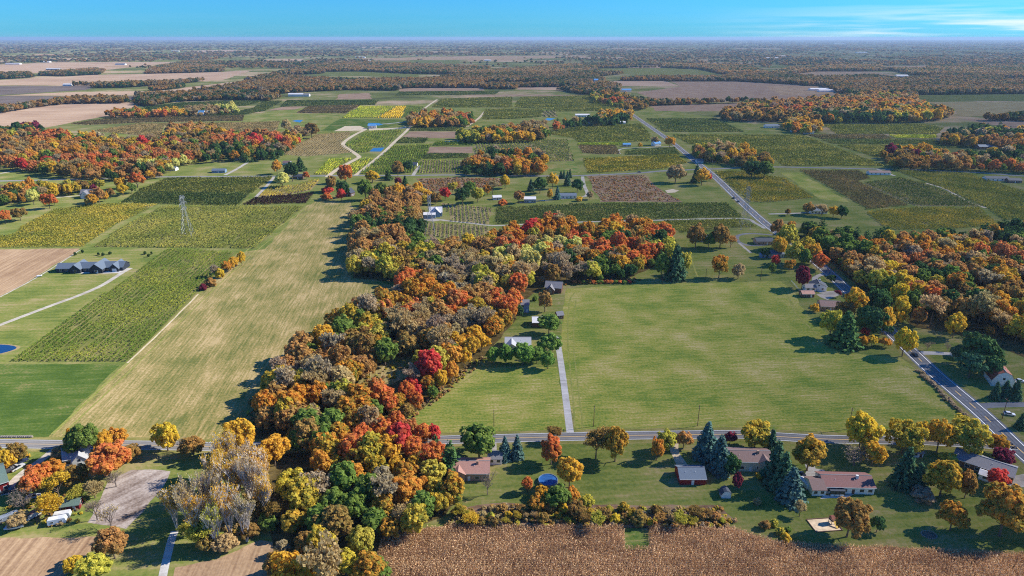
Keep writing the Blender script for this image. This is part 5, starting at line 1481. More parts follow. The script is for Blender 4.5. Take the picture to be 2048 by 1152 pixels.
# everything beyond, thinned into woods and clearings
NF = 36000
u = rng.uniform(-500, 2550, NF)
v = 79.5 + (134 - 79.5) * rng.random(NF) ** 1.2
d = CAM_H * FOC / (v - HORIZON) / CP
fx, fy = (u - 1024) / FOC * d, d
mask = vnoise(fx / 700 + 40, fy / 1500 + 40, 5) * .6 + vnoise(fx / 260 + 9, fy / 600 + 9, 6) * .4
keep = (mask > .46) | ((v < 100) & (mask > 0.4)) | (rng.random(NF) < .08)
for poly in FARFIELDS:
    keep &= ~inside(poly, fx, fy)
pts += list(zip(fx[keep], fy[keep]))
wd += list(np.maximum(11.0, d[keep] / FOC * 4.2))
pts, wd = np.array(pts), np.array(wd)
ok = np.ones(len(pts), bool)
for poly in FARFIELDS:
    ok &= ~inside(poly, pts[:, 0], pts[:, 1])
pts, wd = pts[ok], wd[ok]
n = len(pts)
mix = vnoise(pts[:, 0] / 160 + 3, pts[:, 1] / 160 + 3, 8) + rng.normal(0, .28, n)
order = list('DDDUUWUDUTWTBUBWB')
ci = np.clip((mix * len(order)).astype(int), 0, len(order) - 1)
A = np.array([PAL[c][0][0] for c in order]) * GAIN * .82
B_ = np.array([PAL[c][0][1] for c in order]) * GAIN * .82
jit = rng.uniform(.8, 1.2, (n, 1))
far = pts[:, 1] > 3200
var = np.where(far, rng.choice(SRC_IDX['m'], n), rng.choice(SRC_IDX['f'], n))
hh = np.where(far, rng.uniform(9, 17, n), rng.uniform(9, 17, n))
scatter('woodland', 'autumn woodland stretching away to the horizon', 'wood', np.c_[pts, np.zeros(n)], var, rng.uniform(0, 6.28, n), np.c_[wd * rng.uniform(1, 1.5, n), wd * rng.uniform(1, 1.5, n), hh], A[ci] * jit, B_[ci] * jit)
# ------------------------------------------------------------------ vineyards: rows of vines on wires
VM = {
    'green': crop_material('vine_leaf_green', S(80, 104, 36), S(110, 126, 46), S(152, 148, 56)),
    'lime': crop_material('vine_leaf_lime', S(120, 138, 42), S(160, 164, 54), S(190, 180, 66)),
    'gold': crop_material('vine_leaf_gold', S(110, 112, 42), S(148, 134, 50), S(178, 152, 62)),
    'yellow': crop_material('vine_leaf_yellow', S(190, 160, 40), S(220, 184, 50), S(232, 200, 70)),
    'dark': crop_material('vine_leaf_dark', S(74, 90, 44), S(96, 106, 52), S(124, 118, 60)),
    'olive': crop_material('vine_leaf_olive', S(98, 106, 46), S(126, 124, 56), S(152, 140, 66)),
    'brown': crop_material('vine_leaf_brown', S(98, 90, 56), S(122, 106, 68), S(142, 120, 78)),
    'maroon': crop_material('vine_leaf_maroon', S(54, 36, 34), S(74, 48, 42), S(92, 66, 48)),
}
VG = 1.5


def vineyard(label, poly, mat, floor, ang=None, spacing=3.1, h=1.9, seed=0, fill=1.0, name='vineyard'):
    g = np.random.default_rng(1000 + seed)
    ang = DIR_N if ang is None else ang
    sheet('vineyard_floor', poly, floor, 5)
    W = np.array([tuple(at(*p))[:2] for p in poly])
    dist = W[:, 1].mean()
    ca, sa = math.cos(-ang), math.sin(-ang)
    Rm = np.array([[ca, -sa], [sa, ca]])
    Q = W @ Rm.T                                   # rows now run along x
    if dist > 1100:
        spacing *= 1.35
    if dist > 1700:
        spacing *= 1.5
    size = min(2.6, max(0.36, dist / 682 * 0.8))
    per = fill * 3.0 / size ** 1.15
    pos = []
    y0, y1 = Q[:, 1].min(), Q[:, 1].max()
    for ri, yy in enumerate(np.arange(y0 + spacing * .5, y1, spacing)):
        xs = []
        for i in range(len(Q)):
            a, b = Q[i], Q[(i + 1) % len(Q)]
            if (a[1] > yy) != (b[1] > yy):
                xs.append(a[0] + (b[0] - a[0]) * (yy - a[1]) / (b[1] - a[1]))
        xs.sort()
        for a, b in zip(xs[::2], xs[1::2]):
            n = int((b - a) * per)
            if n < 2:
                continue
            x = g.uniform(a, b, n)
            gap = vnoise(x / 9 + ri * 3.7, np.full(n, ri * 1.3), 70 + seed)
            x = x[gap > .14]
            n = len(x)
            pos.append(np.c_[x, yy + g.normal(0, .13 if dist < 900 else .28, n), g.uniform(.35, h, n)])
    if not pos:
        return
    P = np.concatenate(pos)
    n = len(P)
    nr = np.c_[g.normal(0, .35, n), g.choice([-1, 1], n) * .8, g.uniform(.1, 1.1, n)]
    sz = g.uniform(.7, 1.25, n) * size * .5
    q = quads(P, nr, sz, 1.2, g)
    zlim = h + .25
    q[..., 2] = np.clip(q[..., 2], .1, zlim)
    turn = np.clip(vnoise(P[:, 0] / 22 + 5, P[:, 1] / 16 + 5, 80 + seed) * .75 + g.normal(0, .16, n), 0, 1)
    inv = np.array([[ca, sa], [-sa, ca]])
    q[..., :2] = q[..., :2] @ inv.T
    o = link(bpy.data.objects.new(name, quad_mesh(name, q, VM[mat], turn, g.uniform(.7, 1.25, n) * (VG if dist > 500 else 1.25))))
    tag(o, label, 'vineyard', kind='stuff')


for i, a in enumerate([
    ('bright green vineyard in rows between the lawn and the hay field', [(24, 723), (254, 723), (397, 584), (470, 505), (400, 500), (336, 497)], 'green', M_VGREEN),
    ('golden vineyard above the tan corn field', [(-120, 500), (0, 496), (166, 494), (230, 450), (315, 410), (240, 408), (176, 411), (108, 421), (43, 455), (30, 470), (-120, 486)], 'gold', M_VGREEN, DIR_N - .75),
    ('olive vineyard round the left pylon', [(187, 494), (510, 497), (608, 413), (325, 413), (250, 452)], 'olive', M_VGREEN),
    ('dark olive vineyard under the country road', [(276, 381), (336, 357), (545, 355), (505, 386), (290, 384)], 'olive', M_VDARK, DIR_E),
    ('dark green bushy vineyard below the olive one', [(242, 406), (276, 384), (500, 388), (474, 413)], 'dark', M_VDARK, DIR_E),
    ('tan thin vineyard by the country road', [(514, 394), (540, 374), (588, 372), (620, 362), (640, 360), (622, 380), (560, 392)], 'gold', M_VTAN),
    ('dark maroon bush rows at the top of the hay field', [(484, 411), (512, 396), (560, 392), (628, 386), (612, 407)], 'maroon', M_VDARK, DIR_E),
    ('lime vineyard left of the sandy track', [(627, 349), (660, 318), (704, 317), (674, 335), (656, 349)], 'lime', M_VGREEN),
    ('lime vineyard right of the sandy track', [(672, 348), (692, 334), (724, 317), (747, 317), (712, 347)], 'lime', M_VGREEN),
    ('green vineyard right of the straight track', [(718, 348), (789, 291), (864, 289), (850, 310), (826, 345), (790, 348)], 'green', M_VGREEN),
    ('green vineyard round the blue pond', [(716, 305), (691, 290), (736, 263), (807, 259), (775, 290), (768, 293), (745, 295), (735, 305)], 'green', M_VGREEN),
    ('tan young vineyard left of the sandy track', [(562, 308), (633, 269), (706, 263), (681, 288), (706, 305), (613, 313)], 'brown', M_VTAN, None, 4.0, 1.5, 0, .5),
    ('evenly striped green vineyard at the country road', [(836, 346), (845, 320), (925, 320), (924, 347)], 'green', M_VTAN, None, 3.6),
    ('dark vineyard strip above the striped one', [(842, 318), (848, 308), (937, 308), (937, 316)], 'dark', M_VDARK, DIR_E),
    ('green vineyard strip behind the bare plot', [(864, 292), (872, 284), (947, 284), (945, 291)], 'green', M_VDARK, DIR_E),
    ('boldly striped vineyard behind the autumn copse', [(947, 309), (955, 284), (1134, 279), (1149, 322), (1096, 323), (1000, 305)], 'green', M_VTAN, None, 4.4, 2.1),
    ('dark vineyard strip left of the small pond', [(791, 287), (806, 276), (857, 277), (849, 286)], 'dark', M_VDARK, DIR_E),
    ('dark green vineyard strip under the square copse', [(817, 262), (825, 255), (932, 254), (920, 262)], 'dark', M_VDARK, DIR_E),
    ('striped vineyard beside the white modern house', [(882, 406), (985, 416), (978, 449), (900, 443), (898, 424)], 'green', M_VTAN, None, 3.8),
    ('striped vineyard below the gravel lane', [(820, 462), (832, 445), (900, 448), (978, 454), (972, 472), (920, 482)], 'green', M_VTAN, None, 3.8),
    ('long dark vineyard behind the central wood', [(992, 416), (1200, 408), (1452, 407), (1486, 435), (1330, 439), (1100, 445), (990, 449)], 'dark', M_VGREEN, DIR_E),
    ('olive vineyard strip beside the highway pylon', [(1326, 442), (1480, 440), (1512, 454), (1440, 458), (1359, 466)], 'olive', M_VGREEN, DIR_E),
    ('broad gold-green vineyard at the highway crossing', [(1167, 318), (1351, 310), (1374, 326), (1326, 338), (1175, 347)], 'gold', M_VGREEN, DIR_E),
    ('thin lime vineyard strip', [(1155, 287), (1256, 285), (1256, 290), (1155, 291)], 'lime', M_VGREEN, DIR_E),
    ('brown vineyard beside the roadside farmhouse', [(1157, 291), (1230, 292), (1240, 308), (1200, 309), (1165, 306)], 'brown', M_VTAN, DIR_E),
    ('dark vineyard in front of the roadside farmhouse', [(1250, 303), (1349, 296), (1359, 309), (1250, 310)], 'dark', M_VDARK, DIR_E),
    ('wide olive vineyard in front of the farm grove', [(1100, 268), (1145, 256), (1281, 248), (1301, 270), (1298, 283), (1155, 284), (1147, 277)], 'olive', M_VGREEN, DIR_E),
    ('dark olive vineyard right of the far highway', [(1293, 238), (1432, 238), (1488, 264), (1329, 264)], 'dark', M_VGREEN, DIR_E),
    ('very wide olive vineyard right of the highway', [(1345, 270), (1604, 271), (1768, 332), (1566, 332), (1555, 322), (1490, 297), (1378, 288)], 'olive', M_VGREEN, DIR_E),
    ('striped vineyard below the big wood', [(1649, 250), (1846, 249), (1888, 256), (1873, 268), (1672, 268)], 'olive', M_VGREEN, DIR_E),
    ('brown vineyard strip before the far farm', [(1613, 270), (1768, 270), (1783, 278), (1640, 278)], 'brown', M_VGREEN, DIR_E),
    ('yellow vineyard strip before the pine wood', [(1777, 270), (1873, 270), (1871, 277), (1793, 277)], 'lime', M_VGREEN, DIR_E),
    ('green vineyard strip before the mixed wood', [(1640, 280), (1871, 280), (1888, 288), (1667, 288)], 'dark', M_VGREEN, DIR_E),
    ('olive vineyard left of the mixed wood', [(1675, 291), (1900, 291), (1955, 296), (1790, 297), (1760, 306), (1755, 316)], 'olive', M_VGREEN, DIR_E),
    ('gold-green vineyard right of the highway crossing', [(1430, 344), (1485, 341), (1536, 353), (1568, 357), (1628, 396), (1536, 405), (1500, 404), (1465, 375)], 'gold', M_VGREEN, DIR_N, 3.4),
    ('dark vineyard between the grass lanes', [(1600, 341), (1717, 342), (1740, 357), (1716, 362), (1722, 367), (1818, 411), (1735, 419), (1700, 398)], 'brown', M_VGREEN),
    ('dark green vineyard behind the grass lane', [(1728, 366), (1800, 356), (1850, 368), (1962, 413), (1828, 411)], 'dark', M_VTAN),
    ('sunlit striped vineyard above the right wood', [(1733, 426), (1752, 421), (1828, 416), (1958, 416), (1996, 450), (1900, 458), (1776, 460)], 'gold', M_VGREEN, DIR_N, 3.6),
    ('large olive vineyard at the right edge', [(1780, 339), (1938, 348), (2048, 384), (2300, 440), (2300, 470), (2048, 440), (2006, 439), (1974, 416), (1930, 396), (1851, 363)], 'olive', M_VGREEN),
    ('yellow-green far vineyard', [(684, 236), (720, 212), (790, 213), (754, 235)], 'lime', M_VGREEN),
    ('bright yellow far vineyard', [(755, 236), (794, 213), (812, 213), (802, 236)], 'yellow', M_VGREEN),
    ('green far vineyard right of the yellow one', [(804, 236), (814, 213), (848, 213), (832, 228)], 'green', M_VGREEN),
    ('purple-brown far vineyard', [(594, 226), (617, 213), (720, 211), (692, 227)], 'brown', M_SOIL, DIR_E),
    ('dark far vineyard behind the purple-brown one', [(560, 214), (574, 201), (757, 201), (750, 210), (620, 212)], 'dark', M_VDARK, DIR_E),
    ('dark far vineyard left of the purple-brown one', [(495, 226), (525, 203), (565, 202), (545, 214), (530, 222)], 'dark', M_VDARK, DIR_E),
    ('olive far vineyard beyond the straight track', [(864, 215), (882, 198), (1024, 194), (1024, 215)], 'olive', M_VGREEN, DIR_E),
    ('green far vineyard before the highway', [(1027, 215), (1040, 195), (1176, 191), (1234, 210), (1238, 222), (1119, 223), (1090, 218)], 'olive', M_VGREEN, DIR_E),
    ('olive far vineyard beside the short track', [(970, 219), (1024, 218), (1084, 220), (1082, 234), (1024, 238), (964, 239)], 'olive', M_VGREEN, DIR_E),
    ('brown far vineyard by the left farm', [(140, 248), (220, 237), (488, 231), (485, 242), (300, 245), (175, 250)], 'brown', M_VTAN, DIR_E),
    ('tan vineyard above the left wood', [(185, 262), (275, 248), (500, 245), (560, 243), (552, 268), (445, 260), (330, 250), (320, 275)], 'brown', M_VTAN),
    ('dark far vineyard below the tree belt', [(330, 238), (480, 222), (520, 214), (530, 222), (490, 229), (400, 233)], 'dark', M_VDARK, DIR_E),
    ('dark far vineyard behind the tree belt', [(290, 214), (360, 206), (520, 200), (522, 204), (490, 212), (400, 214), (300, 219)], 'dark', M_VDARK, DIR_E),
    ('green far vineyard by the far strip of soil', [(800, 184), (1000, 182), (990, 189), (790, 191)], 'dark', M_VDARK, DIR_E),
    ('thin dark vineyard rows in the tilled plot', [(1085, 222), (1112, 221), (1116, 234), (1084, 234)], 'dark', M_VTAN, DIR_N, 7.0, 2.6),
    ('dark nursery rows before the farm grove', [(1136, 265), (1142, 256), (1180, 255), (1184, 265)], 'dark', M_VGREEN, DIR_N, 6.0, 2.6),
]):
    vineyard(*a[:3], a[3], *(a[4:7] if len(a) > 4 else ()), seed=i, fill=(a[8] if len(a) > 8 else 1.0))

# ------------------------------------------------------------------ corn standing in front
CORN = bpy.data.collections.new('corn_shapes')
CORNM = leaf_material('dry_corn', 0.2)
for i in range(4):
    g = np.random.default_rng(50 + i)
    n = 15
    c = np.c_[g.normal(0, .16, n), g.normal(0, .16, n), g.uniform(.5, 2.0, n)]
    q = quads(c, np.c_[g.normal(0, 1, n), g.normal(0, 1, n), g.uniform(.1, .9, n)], g.uniform(.06, .12, n), 2.4, g)
    s = np.array([[(-.03, 0, 0), (.03, 0, 0), (.02, 0, 2.15), (-.02, 0, 2.15)], [(0, -.03, 0), (0, .03, 0), (0, .02, 2.15), (0, -.02, 2.15)]])
    P = np.concatenate([q, s])
    o = bpy.data.objects.new('stalk_%d' % i, quad_mesh('stalk', P, CORNM, g.random(len(P)), g.uniform(.7, 1.3, len(P))))
    CORN.objects.link(o)
CORN_GN = scatter_group(CORN)


def corn(label, poly, c1, c2, along=.55, across=.80, ang=0.02, holes=()):
    W = np.array([tuple(at(*p))[:2] for p in poly])
    gx = np.arange(W[:, 0].min(), W[:, 0].max(), along)
    gy = np.arange(W[:, 1].min(), W[:, 1].max(), across)
    X, Y = np.meshgrid(gx, gy)
    X = X.ravel() + rng.uniform(-.2, .2, X.size)
    Y = Y.ravel() + rng.normal(0, .06, Y.size) + X * ang
    k = inside(W, X, Y) & (rng.random(X.size) > .05)
    for hpoly in holes:
        k &= ~inside([tuple(at(*p))[:2] for p in hpoly], X, Y)
    X, Y = X[k], Y[k]
    n = len(X)
    t = np.clip(vnoise(X / 6 + 9, Y / 3 + 9, 3)[:, None] * .7 + rng.random((n, 1)) * .5, 0, 1)
    a = np.array(c1) * (1 - t) + np.array(c2) * t
    grow = rng.uniform(.68, .98, (n, 1)) * np.ones((1, 3))
    scatter('corn', label, 'corn', np.c_[X, Y, np.zeros(n)], rng.integers(0, 4, n), rng.uniform(0, 6.28, n), grow, a, a * 1.25, CORN_GN)


corn('tall dry brown corn standing below the hedgerow', [(768, 1068), (900, 1055), (1247, 1055), (1460, 1057), (1560, 1088), (2048, 1110), (2240, 1118), (2240, 1200), (715, 1200), (740, 1150)], S(184, 146, 106), S(236, 202, 154), .42, .95, 0.0, holes=[[(1247, 1040), (1296, 1040), (1297, 1097), (1250, 1097)]])
corn('dry tan corn beside the black-roofed house', [(-80, 503), (0, 501), (156, 498), (122, 521), (61, 557), (0, 589), (-80, 628)], S(196, 156, 110), S(226, 186, 136), 1.3, 1.5, -.6)
# ------------------------------------------------------------------ buildings
M_GLASS = plain('window_glass', S(38, 48, 60), 0.12, var=0.1, spec=0.6)
M_TRIM = plain('white_trim', S(226, 226, 222), 0.6, var=0.05)


def mat_c(name, rgb, rough=0.75, var=0.1, scale=1.2):
    return plain(name, S(*rgb), rough, var=var, scale=scale)


PAINT = {
    'white': mat_c('white_siding', (224, 222, 216)), 'cream': mat_c('cream_siding', (206, 196, 172)), 'brick': mat_c('tan_brick', (168, 138, 116), var=.18, scale=4),
    'red': mat_c('barn_red', (128, 36, 38)), 'black': mat_c('charcoal_siding', (52, 58, 66)), 'brown': mat_c('brown_boards', (104, 76, 62), var=.2, scale=3), 'blue': mat_c('blue_grey_siding', (120, 146, 166)),
    'grey': mat_c('grey_siding', (150, 150, 148)), 'rust': mat_c('rust_roof', (140, 82, 66), var=.2, scale=2), 'pink': mat_c('pink_shingle', (176, 132, 116), var=.14, scale=3),
    'shingle': mat_c('brown_shingle', (124, 100, 94), var=.14, scale=3), 'greyroof': mat_c('grey_shingle', (128, 126, 128), var=.14, scale=3), 'darkroof': mat_c('charcoal_shingle', (66, 72, 82), var=.14, scale=3),
    'redshingle': mat_c('red_brown_shingle', (132, 92, 86), var=.14, scale=3),
    'paleroof': mat_c('pale_shingle', (176, 176, 176), var=.12, scale=3), 'whiteroof': mat_c('white_metal_roof', (220, 216, 212), .5), 'slate': mat_c('slate_grey_roof', (104, 116, 128), var=.12, scale=3), 'greenroof': mat_c('green_roof', (104, 124, 112), var=.12, scale=3), 'blueroof': mat_c('blue_metal_roof', (96, 150, 196), .5),
}


def building(label, px, py, L, D, H, rise, rot=0.0, roof='greyroof', wall='white', name='house', cat='house', gambrel=False, over=0.45, wins=3, sidewin=1, door=True, chimney=False, hip=0.0, wing=None, lit=True, garage=False):
    """ridge along local x; px,py is the middle of the near wall's foot; L, D given in metres"""
    near = at(px, py)
    c, s = math.cos(rot), math.sin(rot)
    loc = Vector((near.x - s * D / 2, near.y + c * D / 2, 0))
    root = empty(name, loc, rot)
    tag(root, label, cat)
    l, d = L / 2, D / 2
    if gambrel:
        prof = [(-d, 0), (d, 0), (d, H), (d * .62, H + rise * .68), (0, H + rise), (-d * .62, H + rise * .68), (-d, H)]
    else:
        prof = [(-d, 0), (d, 0), (d, H), (0, H + rise), (-d, H)]
    w = MB()
    if hip:
        w.box(-l, l, -d, d, -.05, H)
    else:
        w.prism([(p, q - .05 if q == 0 else q) for p, q in prof], 'x', -l, l)
    wall_o = w.build('wall', PAINT[wall], root)
    r = MB()
    th = .18
    if hip:
        o = over
        zb = H - .02
        hx = l - hip
        A = [(-l - o, -d - o, zb), (l + o, -d - o, zb), (l + o, d + o, zb), (-l - o, d + o, zb)]
        r.v += A + [(x, y, z + th) for x, y, z in A] + [(-hx, 0, H + rise), (hx, 0, H + rise)]
        r.f += [(3, 2, 1, 0), (0, 1, 5, 4), (1, 2, 6, 5), (2, 3, 7, 6), (3, 0, 4, 7), (4, 5, 9, 8), (5, 6, 9), (6, 7, 8, 9), (7, 4, 8)]
    else:
        pts = prof[2:]
        pl = pts[:]
        # carry the eaves outwards
        a, b = pl[0], pl[1]
        k = over / max(.01, a[0] - b[0])
        e0 = (a[0] + over, a[1] - (b[1] - a[1]) * k)
        pl[0] = e0
        pl[-1] = (-e0[0], e0[1])
        top = [(p, q + th) for p, q in pl]
        und = [(p, q + .02) for p, q in pl]
        r.prism(top + und[::-1], 'x', -l - over * .7, l + over * .7)
    roof_o = r.build('roof', PAINT[roof], root)
    if chimney:
        MB().box(l * .35, l * .35 + .9, -.25 * d - .4, -.25 * d + .4, H + rise * .55, H + rise + .9).build('chimney', PAINT['brick' if wall != 'white' else 'white'], roof_o)

    if py > 550 and not hip and L > 7:
        slope = rise / d
        for k in range(2):
            vx = -l * .5 + L * .38 * k
            vy = -d * .45
            vz = H + rise - abs(vy) * slope + th
            MB().tube((vx, vy, vz - .1), (vx, vy, vz + .35), .09, .09, 6).build('vent', M_TRIM, roof_o)
        MB().box(-l - over * .6, l + over * .6, -d - over - .1, -d - over, H - slope * over - .02, H - slope * over + .12).build('gutter', M_TRIM, roof_o)
        MB().box(-l - over * .6, l + over * .6, -.16, .16, H + rise + th - .03, H + rise + th + .05).build('ridge_cap', PAINT['greyroof'] if roof != 'greyroof' else PAINT['slate'], roof_o)

    def window(x, y, z, ww, hh, face):
        f, p = MB(), MB()
        t = .06
        if face in 'ns':
            sg = -1 if face == 'n' else 1
            y0, y1 = sorted((y, y + sg * .07))
            f.box(x - ww / 2 - .1, x + ww / 2 + .1, y0, y1, z - .1, z + hh + .1)
            y0, y1 = sorted((y + sg * .071, y + sg * .09))
            p.box(x - ww / 2, x + ww / 2, y0, y1, z, z + hh)
        else:
            sg = -1 if face == 'w' else 1
            x0, x1 = sorted((x, x + sg * .07))
            f.box(x0, x1, y - ww / 2 - .1, y + ww / 2 + .1, z - .1, z + hh + .1)
            x0, x1 = sorted((x + sg * .071, x + sg * .09))
            p.box(x0, x1, y - ww / 2, y + ww / 2, z, z + hh)
        fo = f.build('window', M_TRIM, root)
        p.build('pane', M_GLASS, fo)
    zs = 1.0 if H < 4 else 1.2
    slots = wins + (1 if door else 0)
    for i in range(slots):
        x = -l + L * (i + .5) / slots
        if door and i == slots // 2:
            do = MB().box(x - .5, x + .5, -d - .06, -d + .0, .05, 2.1).build('door', PAINT['brown'] if wall == 'white' else M_TRIM, root)
            MB().box(x + .32, x + .4, -d - .1, -d - .062, 1.0, 1.1).build('door_handle', M_GLASS, do)
        else:
            window(x, -d, zs, min(1.5, L / slots * .5), 1.15, 'n')
            if H > 4.6:
                window(x, -d, zs + 2.5, min(1.3, L / slots * .45), 1.15, 'n')
    for i in range(sidewin):
        for fc, xx in (('e', l), ('w', -l)):
            window(xx, -d + D * (i + .5) / sidewin, zs, min(1.2, D / sidewin * .4), 1.1, fc)
            if (H + rise > 5.5 and not hip):
                window(xx, 0, H + .2, .9, .9, fc)
    if garage:
        gd = MB()
        gd.box(-l * .7, l * .7, -d - .05, -d, .05, 2.3)
        gd.build('garage_door', M_TRIM, root)
    if wing:                                         # cross wing: offset x, length outwards, depth, height, rise, roof
        wx, wl_, wd_, wh, wr = wing[:5]
        ww = MB().prism([(wx - wd_ / 2, -.05), (wx + wd_ / 2, -.05), (wx + wd_ / 2, wh), (wx, wh + wr), (wx - wd_ / 2, wh)], 'y', -d - wl_, -d + d * .98)
        ww.build('wing_wall', PAINT[wall], root)
        k = over / (wd_ / 2)
        e = (wd_ / 2 + over, wh - wr * k)
        tp = [(wx + e[0], e[1] + th), (wx, wh + wr + th), (wx - e[0], e[1] + th), (wx - e[0], e[1] + .02), (wx, wh + wr + .02), (wx + e[0], e[1] + .02)]
        MB().prism(tp, 'y', -d - wl_ - over * .7, -.05 * d).build('wing_roof', PAINT[roof], root)
        window(wx, -d - wl_, zs, 1.3, 1.2, 'n')
        if wh + wr > 5:
            window(wx, -d - wl_, wh - .2, .9, 1.0, 'n')
    return root


B = building
# near houses
B('ranch house with a pinkish-brown roof at the edge of the autumn wood', 938, 962, 15.5, 10, 3.6, 2.0, 0, 'pink', 'brick', wins=4, chimney=True, wing=(-4, .8, 5, 3.6, 1.4))
B('small white garage behind the pink-roofed house', 990, 929, 5.5, 5.5, 2.7, 1.5, 0, 'greyroof', 'white', 'garage', 'garage', wins=2, door=False)
B('red barn with a grey roof and a white double door', 1385, 970, 9.8, 8.5, 2.9, 2.1, 0, 'slate', 'red', 'barn', 'barn', wins=0, sidewin=0)
B('grey-brown ranch house with a beige wall and lower patio', 1500, 943, 16.5, 9.5, 4.6, 1.8, -.03, 'shingle', 'cream', wins=4, chimney=True, wing=(5.4, .8, 5, 4.6, 1.4))
B('white house with a brown roof and a porch', 1697, 988, 18.5, 9.0, 3.2, 1.9, -.04, 'redshingle', 'white', wins=5, sidewin=2, chimney=True)
B('white annexe with a dark gable roof joined to the white house', 1637, 992, 5.0, 8.0, 2.8, 1.7, 0, 'shingle', 'white', 'annexe', 'annexe', wins=2, door=False)
B('long grey-roofed house set askew beside the highway', 1962, 948, 20, 9, 3.2, 1.8, -.72, 'greyroof', 'brown', wins=5, sidewin=2)
B('small white shed under the roadside trees', 1836, 915, 4, 3, 2.2, .9, 0, 'greyroof', 'white', 'shed', 'shed', wins=1, door=True)
B('tiny white-fronted shed beside the egg-shaped maroon tree', 1459, 992, 2.8, 3.4, 2.0, 1.3, math.pi / 2, 'darkroof', 'white', 'shed', 'shed', gambrel=True, wins=0, sidewin=0, door=False)
B('lean-to white porch building beside the long grey-roofed house', 1968, 962, 4, 4, 2.4, .9, -.72, 'whiteroof', 'white', 'porch_shed', 'shed', wins=1, door=False)
pp = at(1674, 993)
root = empty('porch', (pp.x, pp.y, 0), -.04)
tag(root, 'dark screened porch against the near wall of the white house', 'porch')
for x in (-2.6, -.9, .9, 2.6):
    MB().box(x - .08, x + .08, -.08, .08, 0, 2.4).build('post', PAINT['black'], root)
MB().box(-2.8, 2.8, -.2, 2.2, 2.41, 2.55).build('roof', PAINT['darkroof'], root)
for x in (-1.75, 0, 1.75):
    MB().box(x - .76, x + .76, -.02, .02, .9, 2.38).build('screen', M_GLASS, root)
MB().box(-2.6, 2.6, -.03, .03, .25, .85).build('rail_panel', PAINT['white'], root)
# left farm
B('red barn with a green-grey roof and white-framed windows', -8, 990, 9, 13, 4.2, 3.4, .72, 'greenroof', 'red', 'barn', 'barn', gambrel=True, wins=3, sidewin=2)
B('white farmhouse with a pale grey cross-gabled roof', 156, 928, 9, 7, 3.4, 3.0, .5, 'paleroof', 'white', wins=2, wing=(1.2, 3.4, 5, 3.2, 2.5), chimney=True)
B('low green-roofed shed among bare trees', 138, 1022, 7, 4.5, 2.2, 1.0, .25, 'greenroof', 'red', 'shed', 'shed', wins=1)
# centre
B('grey-roofed farmhouse behind the row of light green trees', 1036, 700, 14, 10, 3.0, 2.4, 0, 'paleroof', 'cream', wins=4, wing=(-3.5, 3.5, 7, 3.0, 2.2))
B('pole barn with a white metal roof and brown walls', 1088, 655, 13.5, 9, 3.2, 1.6, 0, 'whiteroof', 'brown', 'pole_barn', 'barn', wins=0, sidewin=0)
B('small grey-roofed shed at the corner of the pole barn', 1121, 638, 4, 4, 2.6, 1.6, .3, 'greyroof', 'brown', 'shed', 'shed', wins=1, door=False, sidewin=0)
B('dark wooden barn with a grey metal roof at the meadow corner', 1106, 586, 11, 9, 4.0, 2.6, -.2, 'greyroof', 'brown', 'barn', 'barn', wins=0, wing=(-1.5, 3, 5, 3.2, 2.4), sidewin=0)
B('tall narrow blue-grey shed at the edge of the autumn wood', 1050, 625, 5, 7, 5.2, 2.0, 0, 'greyroof', 'blue', 'shed', 'shed', wins=1, door=True)
# right houses
B('white cottage with a dark roof beside the highway', 1650, 579, 8, 10, 3.2, 2.4, math.pi / 2 - .22, 'darkroof', 'white', 'cottage', 'house', wins=3, sidewin=2, chimney=True)
B('small white garage left of the white cottage', 1621, 583, 7, 5.5, 2.8, 1.7, 0, 'greyroof', 'white', 'garage', 'garage', wins=2, door=False)
B('small shed with a reddish roof at the meadow edge', 1616, 595, 8, 5.5, 2.6, 1.3, 0, 'pink', 'brown', 'shed', 'shed', wins=1)
B('brown-roofed house at the right edge of the meadow', 1661, 622, 12, 10, 3.0, 2.0, -.18, 'shingle', 'brick', wins=4, sidewin=2)
B('white gambrel barn with a rusty roof', 2017, 765, 13, 9.5, 3.8, 4.4, math.pi / 2 - .3, 'rust', 'white', 'gambrel_barn', 'barn', gambrel=True, wins=0, sidewin=2, door=False)
B('dark-roofed house with a paved loop drive', 1530, 490, 14, 9, 3.0, 1.8, 0, 'darkroof', 'brick', wins=3)
B('blue-grey house under the highway grove', 1552, 516, 12, 8, 3.2, 2.0, 0, 'slate', 'blue', wins=4)
B('tiny blue shed left of the highway grove', 1526, 516, 4, 4, 2.4, 1.2, 0, 'blueroof', 'blue', 'shed', 'shed', wins=1, door=False, sidewin=0)
B('grey house hidden between two dark olive trees', 1420, 484, 15, 9, 3.2, 2.0, 0, 'slate', 'grey', wins=4)
B('white roofed house under the pines across the highway', 1935, 720, 10, 7, 2.8, 1.6, .1, 'slate', 'white', wins=3)
